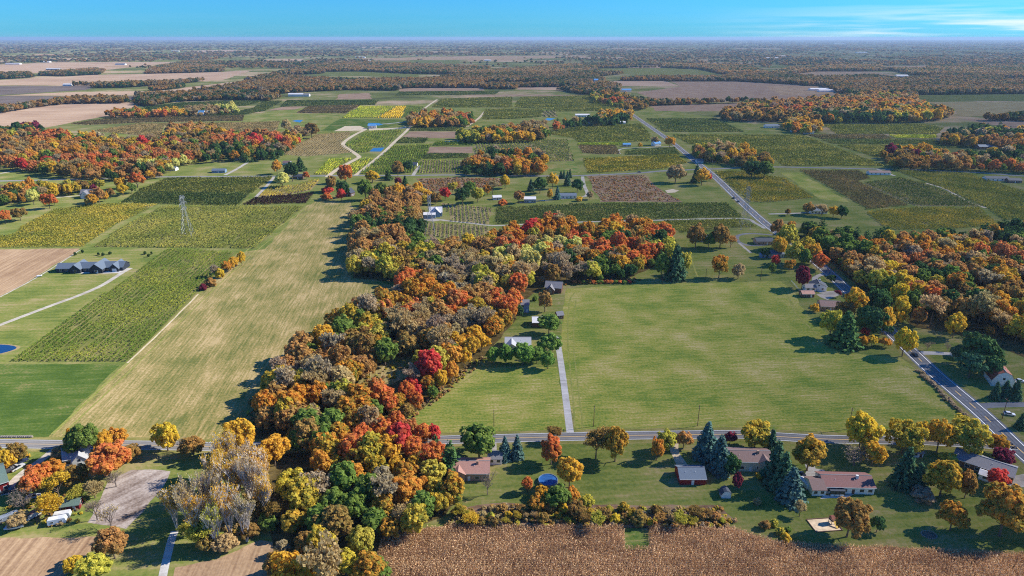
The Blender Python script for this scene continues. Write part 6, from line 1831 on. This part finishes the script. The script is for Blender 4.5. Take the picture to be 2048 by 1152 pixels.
# left middle: the big black house
def black_house():
    p = at(168, 545)
    root = empty('house', (p.x, p.y + 6, 0), .06)
    tag(root, 'long modern black house with many dark gables and a pale terrace', 'house')
    blk, rf = PAINT['black'], PAINT['slate']
    def gable(x0, x1, y0, y1, H, rise, axis):
        w, r = MB(), MB()
        o = .5
        if axis == 'x':
            m, d = (y0 + y1) / 2, (y1 - y0) / 2
            w.prism([(y0, -.05), (y1, -.05), (y1, H), (m, H + rise), (y0, H)], 'x', x0, x1)
            k = rise * o / d
            r.prism([(y1 + o, H - k + .2), (m, H + rise + .2), (y0 - o, H - k + .2), (y0 - o, H - k + .02), (m, H + rise + .02), (y1 + o, H - k + .02)], 'x', x0 - o, x1 + o)
        else:
            m, d = (x0 + x1) / 2, (x1 - x0) / 2
            w.prism([(x0, -.05), (x1, -.05), (x1, H), (m, H + rise), (x0, H)], 'y', y0, y1)
            k = rise * o / d
            r.prism([(x1 + o, H - k + .2), (m, H + rise + .2), (x0 - o, H - k + .2), (x0 - o, H - k + .02), (m, H + rise + .02), (x1 + o, H - k + .02)], 'y', y0 - o, y1 + o)
        w.build('wall', blk, root)
        r.build('roof', rf, root)
    gable(-20, -6, -5, 5, 3.0, 2.6, 'x')
    gable(-9, -2, -7.5, 6.1, 3.1, 3.2, 'y')
    gable(-5, 9, -4.6, 5.3, 2.9, 3.0, 'x')
    gable(5, 14, -8.5, 6.2, 3.2, 3.7, 'y')
    gable(12, 26, -3.5, 7.5, 2.8, 2.8, 'x')
    gable(18, 24, -5.6, 6.6, 2.7, 3.2, 'y')
    for x, y in ((-17, -5), (-13, -5), (0, -4.6), (3, -4.6), (-5.5, -7.5), (9.5, -8.5), (16, -3.5)):
        f = MB().box(x - .9, x + .9, y - .07, y, .8, 2.5).build('window', M_TRIM, root)
        MB().box(x - .8, x + .8, y - .09, y - .071, .9, 2.4).build('pane', M_GLASS, f)
    MB().box(19.4, 22.6, -5.67, -5.6, .05, 2.4).build('garage_door', M_TRIM, root)
    MB().box(9.8, 11, -8.57, -8.5, .05, 2.2).build('door', M_TRIM, root)
black_house()
B('gabled white house with a grey roof left of the dark vineyards', 178, 396, 17, 10, 4.0, 4.4, .1, 'greyroof', 'white', wins=4, wing=(-2.5, 3.5, 7, 4.0, 4.0), sidewin=2)
B('white modern house with pale roof and dark gable', 872, 433, 12, 10, 4.2, 4.0, .1, 'whiteroof', 'blue', wins=3, wing=(0, 3, 8, 4.2, 4.2))
B('pale-roofed garage of the white modern house', 859, 437, 11, 9, 3.6, 1.4, .05, 'whiteroof', 'blue', 'garage', 'garage', wins=2, door=False)
FAR = [
    (1060, 406, 12, 10, 4.0, 1.6, 0, 'whiteroof', 'grey', 'white-roofed barn behind the long dark vineyard'), (1134, 397, 20, 9, 3.0, 1.8, 0, 'slate', 'white', 'grey-roofed ranch house at the end of the gravel drive'),
    (995, 400, 9, 7, 2.8, 1.6, .2, 'whiteroof', 'white', 'small white house in front of the brushy field trees'), (706, 392, 8, 9, 4.0, 4.0, 1.2, 'darkroof', 'brown', 'dark cabin beside the brilliant crimson tree'),
    (437, 346, 16, 9, 3.0, 1.8, .1, 'slate', 'blue', 'long dark blue shed beside the country road'), (477, 320, 12, 8, 3.0, 1.8, 0, 'whiteroof', 'white', 'white house above the dark blue shed'), (340, 342, 14, 9, 3, 2, 0, 'slate', 'white', 'white house at the left wood edge'),
    (92, 318, 18, 12, 4.0, 4.0, 0, 'paleroof', 'white', 'pale-roofed house inside the left wood'), (116, 316, 8, 8, 3, 2, 0, 'paleroof', 'white', 'small pale garage inside the left wood'), (62, 326, 7, 7, 3, 2, 0, 'paleroof', 'white', 'tiny pale shed inside the left wood'),
    (268, 341, 8, 7, 3, 2, 0, 'paleroof', 'white', 'small white house below the left wood'), (470, 300, 10, 7, 3, 2, 0, 'shingle', 'brown', 'brown house by the red trees'),
    (744, 257, 15, 9, 5, 2.5, .1, 'blueroof', 'white', 'blue-roofed building beside the far pond'), (825, 333, 12, 8, 3, 2, 0, 'darkroof', 'white', 'dark-roofed house beside the striped vineyard'), (573, 330, 10, 8, 3, 2, 0, 'shingle', 'white', 'brown-roofed house in the green cluster'), (596, 358, 12, 9, 3, 2, 0, 'darkroof', 'brown', 'dark house below the country road'),
    (1316, 292, 12, 10, 4, 3.2, .5, 'blueroof', 'white', 'blue-roofed farmhouse beside the highway'), (1254, 293, 12, 8, 3, 1.8, 0, 'blueroof', 'grey', 'blue-roofed shed left of the roadside farmhouse'),
    (1400, 326, 9, 8, 3, 2, 0, 'greyroof', 'white', 'white house at the highway crossing'), (1425, 324, 12, 8, 3, 2, 0, 'darkroof', 'brown', 'dark house at the highway crossing'), (1638, 428, 16, 10, 3.4, 2.6, 0, 'slate', 'white', 'white house inside the round tree clump'),
    (1760, 350, 26, 9, 3, 1.6, -.05, 'shingle', 'white', 'long low house among the right vineyards'), (1995, 362, 26, 9, 3, 1.8, -.1, 'darkroof', 'white', 'long dark-roofed house at the right edge'), (2030, 366, 15, 8, 3, 1.8, -.1, 'darkroof', 'brown', 'dark-roofed garage at the right edge'),
    (1975, 299, 26, 12, 4, 2.6, 0, 'slate', 'brown', 'slate-roofed house below the pine wood'), (2032, 302, 22, 10, 4, 2.6, 0, 'slate', 'grey', 'grey house below the pine wood'), (1545, 256, 26, 12, 4, 2.4, 0, 'slate', 'white', 'white farm building before the big wood'), (1590, 264, 12, 8, 3, 2, 0, 'blueroof', 'white', 'blue-roofed shed at the far farm'), (1619, 268, 16, 9, 3.4, 2.4, 0, 'slate', 'white', 'grey-roofed house at the far farm'),
    (1170, 250, 22, 12, 5, 2, 0, 'whiteroof', 'white', 'white farm building in the farm grove'), (1186, 240, 26, 12, 5, 2, 0, 'whiteroof', 'white', 'large white farm building in the farm grove'), (1165, 234, 30, 12, 4, 2, 0, 'whiteroof', 'white', 'long white farm building behind the farm grove'), (1195, 246, 16, 12, 5, 3, .3, 'whiteroof', 'white', 'white barn in the farm grove'), (1246, 248, 10, 8, 3, 2, 0, 'whiteroof', 'white', 'small white house beside the farm grove'), (1217, 247, 10, 8, 3, 2, 0, 'shingle', 'white', 'brown-roofed house beside the farm grove'),
    (1192, 168, 16, 16, 14, 4, 0, 'blueroof', 'white', 'tall white mill far along the highway'), (1250, 183, 40, 16, 5, 3, 0, 'blueroof', 'white', 'blue-roofed shed far along the highway'),
    (591, 193, 42, 16, 6, 3, 0, 'whiteroof', 'white', 'long white barn before the far woods'), (612, 193, 18, 14, 5, 3, 0, 'greyroof', 'white', 'grey barn before the far woods'), (346, 204, 26, 14, 5, 3, 0, 'whiteroof', 'white', 'white barn behind the left fields'), (332, 231, 20, 12, 4, 3, 0, 'whiteroof', 'red', 'red barn with a white roof by the tree belt'), (393, 232, 32, 14, 6, 5, 0, 'blueroof', 'white', 'blue-roofed white farm by the tree belt'), (410, 228, 18, 12, 5, 3, 0, 'whiteroof', 'white', 'white shed by the tree belt'), (455, 194, 16, 12, 4, 3, 0, 'whiteroof', 'white', 'white shed behind the tree belt'),
    (134, 172, 30, 16, 5, 3, 0, 'whiteroof', 'white', 'white sheds by the dark left fields'), (105, 140, 70, 22, 6, 3, 0, 'whiteroof', 'grey', 'long pale sheds in the far tan field'), (25, 129, 90, 24, 6, 3, 0, 'whiteroof', 'white', 'long white sheds at the far left wood'), (90, 125, 60, 24, 6, 3, 0, 'whiteroof', 'white', 'white sheds in front of the far left wood'), (240, 130, 60, 24, 6, 3, 0, 'slate', 'white', 'white farm at the far tan field'),
    (1640, 181, 60, 22, 5, 2, 0, 'whiteroof', 'white', 'wide white greenhouse sheds beyond the big wood'), (1655, 184, 50, 20, 5, 2, 0, 'whiteroof', 'white', 'second white greenhouse shed beyond the big wood'), (1805, 154, 50, 20, 6, 3, 0, 'whiteroof', 'white', 'white barn by the far right woods'), (1720, 136, 60, 20, 6, 3, 0, 'whiteroof', 'white', 'white barn in the far right woods'), (1560, 114, 150, 40, 8, 3, 0, 'whiteroof', 'white', 'wide white warehouse far off'), (1545, 118, 120, 40, 8, 3, 0, 'whiteroof', 'grey', 'pale warehouse far off'), (1724, 106, 110, 40, 8, 3, 0, 'whiteroof', 'white', 'small white warehouse far off'), (1680, 88, 300, 80, 14, 3, 0, 'whiteroof', 'white', 'wide white hall near the horizon'), (1326, 86, 240, 60, 12, 3, 0, 'whiteroof', 'pink', 'pale hall near the horizon'),
    (1900, 164, 30, 16, 5, 3, 0, 'whiteroof', 'white', 'white shed in the right woods'), (720, 116, 80, 30, 7, 3, 0, 'whiteroof', 'white', 'white barns at the far long field'), (760, 166, 18, 12, 5, 4, 0, 'whiteroof', 'white', 'white farmhouse in the far woods'), (778, 165, 14, 10, 5, 4, 0, 'whiteroof', 'white', 'small white house in the far woods'), (735, 124, 40, 20, 6, 4, 0, 'whiteroof', 'white', 'white house beyond the far woods'), (350, 103, 90, 30, 7, 3, 0, 'whiteroof', 'white', 'white shed near the far left horizon'),
    (560, 148, 30, 16, 5, 3, 0, 'whiteroof', 'grey', 'grey farm before the far woods'), (975, 122, 50, 20, 6, 3, 0, 'whiteroof', 'white', 'white barn at the far long field end'), (1190, 144, 26, 14, 5, 3, 0, 'whiteroof', 'white', 'white house beside the far green field'),
]
for (px, py, L, D, H, rise, rot, roof, wall, lab) in FAR:
    nm = 'barn' if ('barn' in lab or 'shed' in lab or 'hall' in lab or 'warehouse' in lab or 'building' in lab or 'mill' in lab) else 'house'
    B(lab, px, py, L, D, H, rise, rot, roof, wall, nm, nm, wins=4 if py > 225 else 2, sidewin=1 if py > 225 else 0, door=py > 225)

# ------------------------------------------------------------------ vehicles
M_TYRE = plain('tyre', S(34, 34, 36), .9)
M_RIM = plain('rim', S(160, 160, 164), .4, .6)


def car(label, px, py, rot, col, L=4.6, W=1.85, H=1.5, kind='car', pickup=False):
    p = at(px, py)
    root = empty({'car': 'parked_car', 'truck': 'pickup_truck', 'van': 'van'}[kind] if kind != 'drive' else 'car', (p.x, p.y, 0), rot)
    tag(root, label, 'truck' if kind == 'truck' else 'car')
    paint = plain('car_paint_%d_%d_%d' % col, S(*col), .3, .1, var=.04, spec=.5)
    l, w = L / 2, W / 2
    b = MB().prism([(-l, .35), (l, .35), (l, .72), (l * .92, .86), (l * .42, .95), (-l * .92, .97), (-l, .8)], 'y', -w, w)
    b.build('body', paint, root)
    if pickup:
        cab = [(l * .38, .94), (l * .12, H), (-l * .2, H), (-l * .26, .96)]
        MB().box(-l * .95, -l * .3, -w * .86, w * .86, .975, 1.0).build('bed', M_TYRE, root)
    else:
        cab = [(l * .44, .94), (l * .12, H), (-l * .62, H), (-l * .86, .96)]
    MB().prism(cab, 'y', -w * .84, w * .84).build('windows', M_GLASS, root)
    tp = [(cab[1][0] - .05, H + .005), (cab[2][0] + .05, H + .005), (cab[2][0] + .05, H + .05), (cab[1][0] - .05, H + .05)]
    MB().prism(tp, 'y', -w * .82, w * .82).build('roof', paint, root)
    for sx_ in (-.62, .62):
        for sy in (-1, 1):
            y = sy * (w - .1)
            t = MB().tube((sx_ * l, y - .11, .34), (sx_ * l, y + .11, .34), .34, .34, 12).build('tyre', M_TYRE, root)
            MB().tube((sx_ * l, y + sy * .111, .34), (sx_ * l, y + sy * .13, .34), .2, .2, 8).build('rim', M_RIM, t)
    for sy in (-1, 1):
        MB().box(l - .01, l + .03, sy * w * .7 - .18, sy * w * .7 + .18, .62, .78).build('headlight', M_TRIM, root)
    return root


HD = math.atan2(at(1826, 706).y - at(1872, 749).y, at(1826, 706).x - at(1872, 749).x)
HD2 = math.atan2(at(1427, 351).y - at(1490, 411).y, at(1427, 351).x - at(1490, 411).x)
car('black car driving on the highway past the round yellow maple', 1829, 711, HD, (28, 32, 38), kind='drive')
car('dark car on the highway beside the striped vineyard', 1467, 397, HD2, (40, 44, 52), kind='drive')
car('second dark car following on the highway beside the vineyard', 1476, 404, HD2, (36, 40, 60), kind='drive')
car('grey car far along the highway', 1374, 311, HD2, (110, 112, 116), kind='drive')
car('dark car far along the highway', 1312, 257, HD2, (50, 50, 56), kind='drive')
car('dark car on the country road', 1279, 345, .1, (30, 30, 34), kind='drive')
car('dark blue car parked behind the white house', 1647, 951, 2.0, (34, 44, 58))
car('dark car parked in the shade beside the tall spruces', 1604, 952, 1.6, (48, 50, 56))
car('silver car parked on the grass near the utility pole', 2018, 830, -.35, (200, 202, 206))
car('white pickup truck parked under the pines', 1922, 716, .2, (222, 222, 222), 5.6, 2.0, 1.8, 'truck', True)
car('silver car parked by the white gambrel barn', 2040, 764, -.2, (190, 196, 204))
car('white pickup truck parked behind the red barn', 36, 937, 1.2, (214, 214, 210), 5.4, 2.0, 1.8, 'truck', True)
car('dark pickup truck parked behind the white truck', 42, 926, 1.1, (48, 60, 84), 5.4, 2.0, 1.8, 'truck', True)
car('dark car parked in front of the red barn', 17, 984, .5, (60, 62, 66))
car('dark car parked at the black-roofed house', 235, 538, .3, (40, 42, 48))
car('dark van parked at the black-roofed house terrace', 217, 542, .2, (50, 52, 58), 5, 2, 1.9)
car('silver car parked in the farmyard below the red maples', 67, 995, .4, (184, 190, 196))


def trailer(name, label, cat, px, py, rot, L, W, H, col, roofcol):
    p = at(px, py)
    root = empty(name, (p.x, p.y, 0), rot)
    tag(root, label, cat)
    l, w = L / 2, W / 2
    MB().prism([(-l, .55), (l, .55), (l + .25, 1.2), (l, H), (-l, H), (-l - .1, 1.0)], 'y', -w, w).build('body', plain(name + '_shell_%d' % col[0], S(*col), .5, var=.06), root)
    MB().box(-l * .96, l * .96, -w * .96, w * .96, H + .004, H + .06).build('roof', plain(name + '_roof_%d' % roofcol[0], S(*roofcol), .6, var=.15), root)
    for sx_ in (-.5, .5):
        f = MB().box(sx_ * l - .5, sx_ * l + .5, -w - .04, -w, 1.3, 1.9).build('window', M_TRIM, root)
        MB().box(sx_ * l - .42, sx_ * l + .42, -w - .06, -w - .041, 1.36, 1.84).build('pane', M_GLASS, f)
    for sy in (-1, 1):
        MB().tube((0, sy * w - .1, .36), (0, sy * w + .1, .36), .36, .36, 12).build('wheel', M_TYRE, root)
    MB().tube((l, 0, .5), (l + 1.3, 0, .5), .06, .06, 5).build('hitch', M_TYRE, root)
    MB().box(-l + .05, l - .05, -w + .1, w - .1, .36, .548).build('chassis', M_TYRE, root)


trailer('camper', 'white camper parked at the edge of the bare trees', 'camper', 116, 1047, .35, 5.4, 2.3, 2.5, (212, 220, 226), (226, 228, 228))
trailer('camper', 'second pale camper behind the white camper', 'camper', 126, 1036, .3, 5.0, 2.3, 2.4, (196, 200, 200), (214, 214, 210))
trailer('cargo_trailer', 'long rusty-topped trailer beside the tan tree', 'trailer', 66, 1035, 1.0, 9, 2.4, 2.2, (206, 206, 200), (146, 96, 80))
trailer('cargo_trailer', 'dark flat trailer beside the red barn', 'trailer', 14, 945, 1.0, 7, 2.2, 1.4, (70, 74, 80), (90, 90, 92))
trailer('cargo_trailer', 'white box trailer beside the annexe of the white house', 'trailer', 1609, 971, 1.75, 6.0, 2.1, 2.1, (220, 222, 224), (230, 230, 230))
trailer('cargo_trailer', 'grey trailer beside the leafless tree at the left edge', 'trailer', 14, 1040, .8, 7, 2.2, 2.0, (130, 138, 146), (150, 156, 160))


def boat(label, px, py, rot):
    p = at(px, py)
    root = empty('boat', (p.x, p.y, 0), rot)
    tag(root, label, 'boat')
    n, L = 9, 6.0
    v, f = [], []
    for i in range(n):
        t = i / (n - 1)
        x = -L / 2 + L * t
        w = 1.05 * (1 - max(0, t - .45) ** 2 * 3.0)
        z0 = .35 + .35 * t ** 3
        v += [(x, -w, 1.15 + .2 * t), (x, -w * .7, z0 + .1), (x, 0, z0), (x, w * .7, z0 + .1), (x, w, 1.15 + .2 * t)]
    for i in range(n - 1):
        for j in range(4):
            a = i * 5 + j
            f.append((a, a + 1, a + 6, a + 5))
        a = i * 5
        f.append((a + 4, a, a + 5, a + 9))
    f.append((0, 4, 3, 2, 1))
    m = MB()
    m.v, m.f = v, f
    m.build('hull', M_TRIM, root)
    MB().box(-1.4, .9, -.6, .6, 1.24, 1.34).build('cockpit', M_GLASS, root)
    MB().prism([(.9, 1.3), (1.3, 1.3), (.9, 1.75)], 'y', -.7, .7).build('windscreen', M_GLASS, root)
    MB().box(-3.3, -2.95, -.2, .2, .5, 1.5).build('motor', M_TYRE, root)
    MB().box(-2, 1.6, -.5, .5, .02, .34).build('cradle', M_TYRE, root)


boat('white motorboat on its cradle beside the low tan tree', 30, 1058, .15)


# small farm machine, yellow
def tractor(label, px, py, rot):
    p = at(px, py)
    root = empty('tractor', (p.x, p.y, 0), rot)
    tag(root, label, 'tractor')
    ye = plain('machine_yellow', S(222, 170, 40), .5)
    MB().prism([(-.4, .7), (1.6, .7), (1.6, 1.3), (.3, 1.4), (-.4, 1.3)], 'y', -.4, .4).build('hood', ye, root)
    MB().prism([(-1.3, .75), (-.42, .75), (-.45, 2.3), (-1.2, 2.3)], 'y', -.6, .6).build('cab', M_GLASS, root)
    MB().box(-1.35, -.4, -.7, .7, 2.31, 2.42).build('cab_roof', ye, root)
    for x, r, w in ((-1.0, .75, .95), (1.2, .45, .75)):
        for sy in (-1, 1):
            MB().tube((x, sy * w - .17, r), (x, sy * w + .17, r), r, r, 14).build('wheel', M_TYRE, root)
    MB().box(1.9, 2.2, -1, 1, .2, .9).build('bucket', ye, root)
    for sy in (-1, 1):
        MB().tube((.6, sy * .5, 1.1), (2.0, sy * .5, .6), .07, .07, 5).build('loader_arm', ye, root)


tractor('yellow tractor parked at the head of the farm vehicles', 48, 916, .6)

# ------------------------------------------------------------------ swimming pool
def pool():
    p = at(1096, 964)
    root = empty('swimming_pool', (p.x, p.y, 0))
    tag(root, 'round blue above-ground swimming pool behind the golden-orange maple', 'pool')
    n, r = 36, 3.7
    v, f = [], []
    for i in range(n):
        a = 2 * math.pi * i / n
        for rr_, z in ((r, 0), (r, 1.25), (r - .18, 1.25), (r - .18, .1)):
            v.append((rr_ * math.cos(a), rr_ * math.sin(a), z))
    for i in range(n):
        j = (i + 1) % n
        for k in range(3):
            f.append((i * 4 + k, j * 4 + k, j * 4 + k + 1, i * 4 + k + 1))
    m = MB()
    m.v, m.f = v, f
    m.build('wall', plain('pool_liner', S(120, 140, 160), .5), root)
    m = MB()
    m.v = [((r - .19) * math.cos(2 * math.pi * i / n), (r - .19) * math.sin(2 * math.pi * i / n), 1.05) for i in range(n)]
    m.f = [tuple(range(n))]
    m.build('cover', plain('pool_cover', S(44, 92, 150), .5, var=.2), root)
    lad = MB()
    for s in (-.25, .25):
        lad.tube((r + .1, s, 0), (r + .02, s, 1.9), .04, .04, 5)
    for z in (.3, .7, 1.1):
        lad.tube((r + .08, -.25, z), (r + .08, .25, z), .03, .03, 4)
    lad.build('ladder', M_TRIM, root)


pool()

# play area beside the large brown tree
pp = at(1650, 1050)
root = empty('sandbox', (pp.x, pp.y, 0), .1)
tag(root, 'sandy play area with a low board frame left of the large brown tree', 'sandbox')
MB().box(-5, 4.5, -3.2, 3.2, .01, .06).build('sand', plain('play_sand', S(206, 182, 150), .9, var=.2), root)
for x0, x1, y0, y1 in ((-5.2, 4.7, -3.4, -3.2), (-5.2, 4.7, 3.2, 3.4), (-5.2, -5.0, -3.2, 3.2), (4.5, 4.7, -3.2, 3.2)):
    MB().box(x0, x1, y0, y1, 0, .3).build('board', PAINT['brown'], root)
pp = at(1664, 1046)
root = empty('playhouse', (pp.x, pp.y, 0), .2)
tag(root, 'wooden playhouse with a slide on the sandy play area', 'playhouse')
for x in (-.8, .8):
    for y in (-.8, .8):
        MB().box(x - .07, x + .07, y - .07, y + .07, 0, 2.6).build('post', PAINT['brown'], root)
MB().box(-.95, .95, -.95, .95, 1.3, 1.42).build('floor', PAINT['brown'], root)
MB().prism([(-1.1, 2.5), (1.1, 2.5), (0, 3.4)], 'x', -1.1, 1.1).build('roof', PAINT['rust'], root)
MB().prism([(-.98, 1.4), (-3.0, .12), (-3.1, .2), (-1.0, 1.55)], 'x', -.4, .4).build('slide', plain('slide_yellow', S(222, 176, 50), .5), root)
# low fire ring of stones on the lawn
pp = at(1858, 1070)
root = empty('planting_bed', (pp.x, pp.y, 0))
tag(root, 'round earth bed ringed with stones on the lawn above the corn', 'flower bed')
m = MB()
m.v = [(2.3 * math.cos(t), 1.9 * math.sin(t), .0) for t in np.linspace(0, 6.28, 20)[:-1]] + [(.2, .1, .35)]
m.f = [(i, (i + 1) % 19, 19) for i in range(19)]
m.build('soil', plain('bed_soil', S(112, 96, 80), .95, var=.25, scale=3), root)
stone = MB().prism([(-.22, -.12), (.2, -.16), (.24, .1), (-.1, .17)], 'z', 0, .3).mesh('stone', plain('field_stone', S(150, 140, 126), .9, var=.2, scale=3))
for i in range(24):
    t = 6.28 * i / 24
    o = link(bpy.data.objects.new('stone', stone), root)
    o.location = (2.45 * math.cos(t), 2.05 * math.sin(t), -.02)
    o.rotation_euler = (0, 0, random.uniform(0, 6))
for i in range(15):
    p = at(3 + i * 4.3, 874.5 - i * .02)
    b = empty('boulder', (p.x, p.y, 0), random.uniform(0, 6))
    m = MB()
    n = 7
    for z, s in ((-.05, .7), (.35, .75), (.7, .4)):
        m.v += [(s * math.cos(6.28 * k / n) * random.uniform(.8, 1.15), s * math.sin(6.28 * k / n) * random.uniform(.8, 1.15), z) for k in range(n)]
    for lv in range(2):
        m.f += [(lv * n + k, lv * n + (k + 1) % n, lv * n + n + (k + 1) % n, lv * n + n + k) for k in range(n)]
    m.f.append(tuple(range(2 * n, 3 * n)))
    m.build('rock', plain('field_stone', S(150, 140, 126)), b)
    tag(b, 'grey boulder in the row along the side road verge', 'boulder', 'boulders in a row beside the side road')

# white propane tank and small things by the black house
pp = at(79, 554)
root = empty('propane_tank', (pp.x, pp.y, 0), .5)
tag(root, 'white propane tank at the edge of the tan corn field', 'tank')
m = MB()
prev = None
ringp = [(-1.7, .25), (-1.55, .5), (-1.2, .6), (1.2, .6), (1.55, .5), (1.7, .25)]
for (xa, ra), (xb, rb) in zip(ringp[:-1], ringp[1:]):
    m.tube((xa, 0, .85), (xb, 0, .85), ra, rb, 12, True)
m.build('vessel', M_TRIM, root)
for x in (-1, 1):
    MB().box(x - .1, x + .1, -.4, .4, 0, .4).build('foot', M_TYRE, root)

# ------------------------------------------------------------------ power line: lattice pylons
M_STEEL = plain('galvanised_steel', S(150, 154, 158), .5, .6, var=.1)


def pylon(label, px, py, h):
    p = at(px, py)
    root = empty('pylon', (p.x, p.y, 0), .06)
    tag(root, label, 'pylon', None)
    def half(z):
        t = z / h
        return 4.2 * (1 - t / .62) + 1.1 * (t / .62) if t < .62 else 1.1
    for sx_ in (-1, 1):
        for sy in (-1, 1):
            MB().box(sx_ * 4.2 - .5, sx_ * 4.2 + .5, sy * 4.2 - .5, sy * 4.2 + .5, -.05, .35).build('footing', M_CONCRETE, root)
            m = MB()
            zs = np.linspace(.3, h, 12)
            for a, b in zip(zs[:-1], zs[1:]):
                m.tube((sx_ * half(a), sy * half(a), a), (sx_ * half(b), sy * half(b), b), .11, .10, 4, False)
            m.build('leg', M_STEEL, root)
    br = MB()
    zs = [.3, 5, 9.5, 13.5, 17, 20, 22.5] + list(np.arange(25, h + .1, 2.4))
    for a, b in zip(zs[:-1], zs[1:]):
        ha, hb = half(a), half(b)
        for s in (-1, 1):
            br.tube((-ha, s * ha, a), (hb, s * hb, b), .05, .05, 3, False)
            br.tube((ha, s * ha, a), (-hb, s * hb, b), .05, .05, 3, False)
            br.tube((s * ha, -ha, a), (s * hb, hb, b), .05, .05, 3, False)
            br.tube((s * ha, ha, a), (s * hb, -hb, b), .05, .05, 3, False)
            br.tube((-hb, s * hb, b), (hb, s * hb, b), .045, .045, 3, False)
            br.tube((s * hb, -hb, b), (s * hb, hb, b), .045, .045, 3, False)
    br.build('bracing', M_STEEL, root)
    for z, L in ((h * .66, 6.2), (h * .79, 7.4), (h * .92, 5.8)):
        for s in (-1, 1):
            m = MB()
            for q in (-1, 1):
                m.tube((1.1 * q, s * 1.1, z), (0, s * L, z + .3), .09, .06, 4, False)
                m.tube((1.1 * q, s * 1.1, z + 2.0), (0, s * L, z + .3), .08, .06, 4, False)
            for t in (.3, .6):
                m.tube((0, s * (1.1 + (L - 1.1) * t), z), (0, s * (1.1 + (L - 1.1) * t), z + 2.0 * (1 - t)), .05, .05, 3, False)
            arm = m.build('crossarm', M_STEEL, root)
            MB().tube((0, s * L, z + .25), (0, s * L, z - 1.7), .14, .14, 6).build('insulator', PAINT['grey'], arm)


pylon('steel lattice pylon in the olive vineyard on the left', 376, 470, 35)
pylon('steel lattice pylon standing beside the white modern house', 861, 470, 36)
pylon('steel lattice pylon beside the highway and the striped vineyard', 1488, 456, 38)


def pole(label, px, py, h=10.5, group='wooden utility poles'):
    p = at(px, py)
    root = empty('utility_pole', (p.x, p.y, 0), random.uniform(-.1, .1))
    tag(root, label, 'utility pole', group)
    wood = PAINT['brown']
    MB().tube((0, 0, -.1), (0, 0, h), .17, .11, 7).build('post', wood, root)
    arm = MB().box(-.06, .06, -1.2, 1.2, h - 1.0, h - .86).build('crossarm', wood, root)
    for y in (-1.05, 0, 1.05):
        MB().tube((0, y, h - .86), (0, y, h - .62), .06, .04, 6).build('insulator', M_TRIM, arm)


for x, y in [(988, 862), (1187, 853), (1395, 852), (1697, 858)]:
    pole('wooden utility pole on the meadow side of the side road', x, y)
pole('dark wooden utility pole beside the dark driveway across the highway', 2004, 838, 10.5, None)
for x, y in [(1325, 567), (1411, 560), (1354, 565)]:
    pole('pale wooden pole on the top edge of the green meadow', x, y, 8.5)
for x, y in [(1630, 553), (1521, 560)]:
    pole('wooden utility pole between the highway grove and the meadow', x, y, 9)
for x, y in [(1274, 347), (1199, 351), (244, 357), (170, 356)]:
    pole('wooden utility pole along the country road', x, y, 11)
for x, y in [(1397, 317), (1424, 339)]:
    pole('wooden utility pole at the highway crossing', x, y, 14)

# fence with pickets at the foot of the white garage
a, b = at(1582, 563), at(1600, 583)
root = empty('white_fence', ((a + b) / 2))
tag(root, 'low white fence between the meadow and the small white garage', 'fence')
d_ = b - a
for k in range(9):
    q = a + d_ * (k / 8) - (a + b) / 2
    MB().box(q.x - .07, q.x + .07, q.y - .07, q.y + .07, -.05, 1.2).build('post', M_TRIM, root)
for z in (.5, 1.0):
    MB().tube(a - (a + b) / 2 + Vector((0, 0, z)), b - (a + b) / 2 + Vector((0, 0, z)), .05, .05, 4).build('rail', M_TRIM, root)

# ------------------------------------------------------------------ haze: the air over the whole plain
m, nt, out = new_mat('haze')
pv = nt.nodes.new('ShaderNodeVolumePrincipled')
pv.inputs['Color'].default_value = (0.56, 0.77, 1.0, 1)
pv.inputs['Density'].default_value = 3.8e-5
pv.inputs['Anisotropy'].default_value = 0.1
nt.links.new(pv.outputs[0], out.inputs['Volume'])
HZ = 64000.0
hz = MB().box(-HZ, HZ, -HZ, HZ, -1.5, 175.0).build('haze', m)
tag(hz, 'thin blue haze over the whole plain', 'haze', kind='stuff')
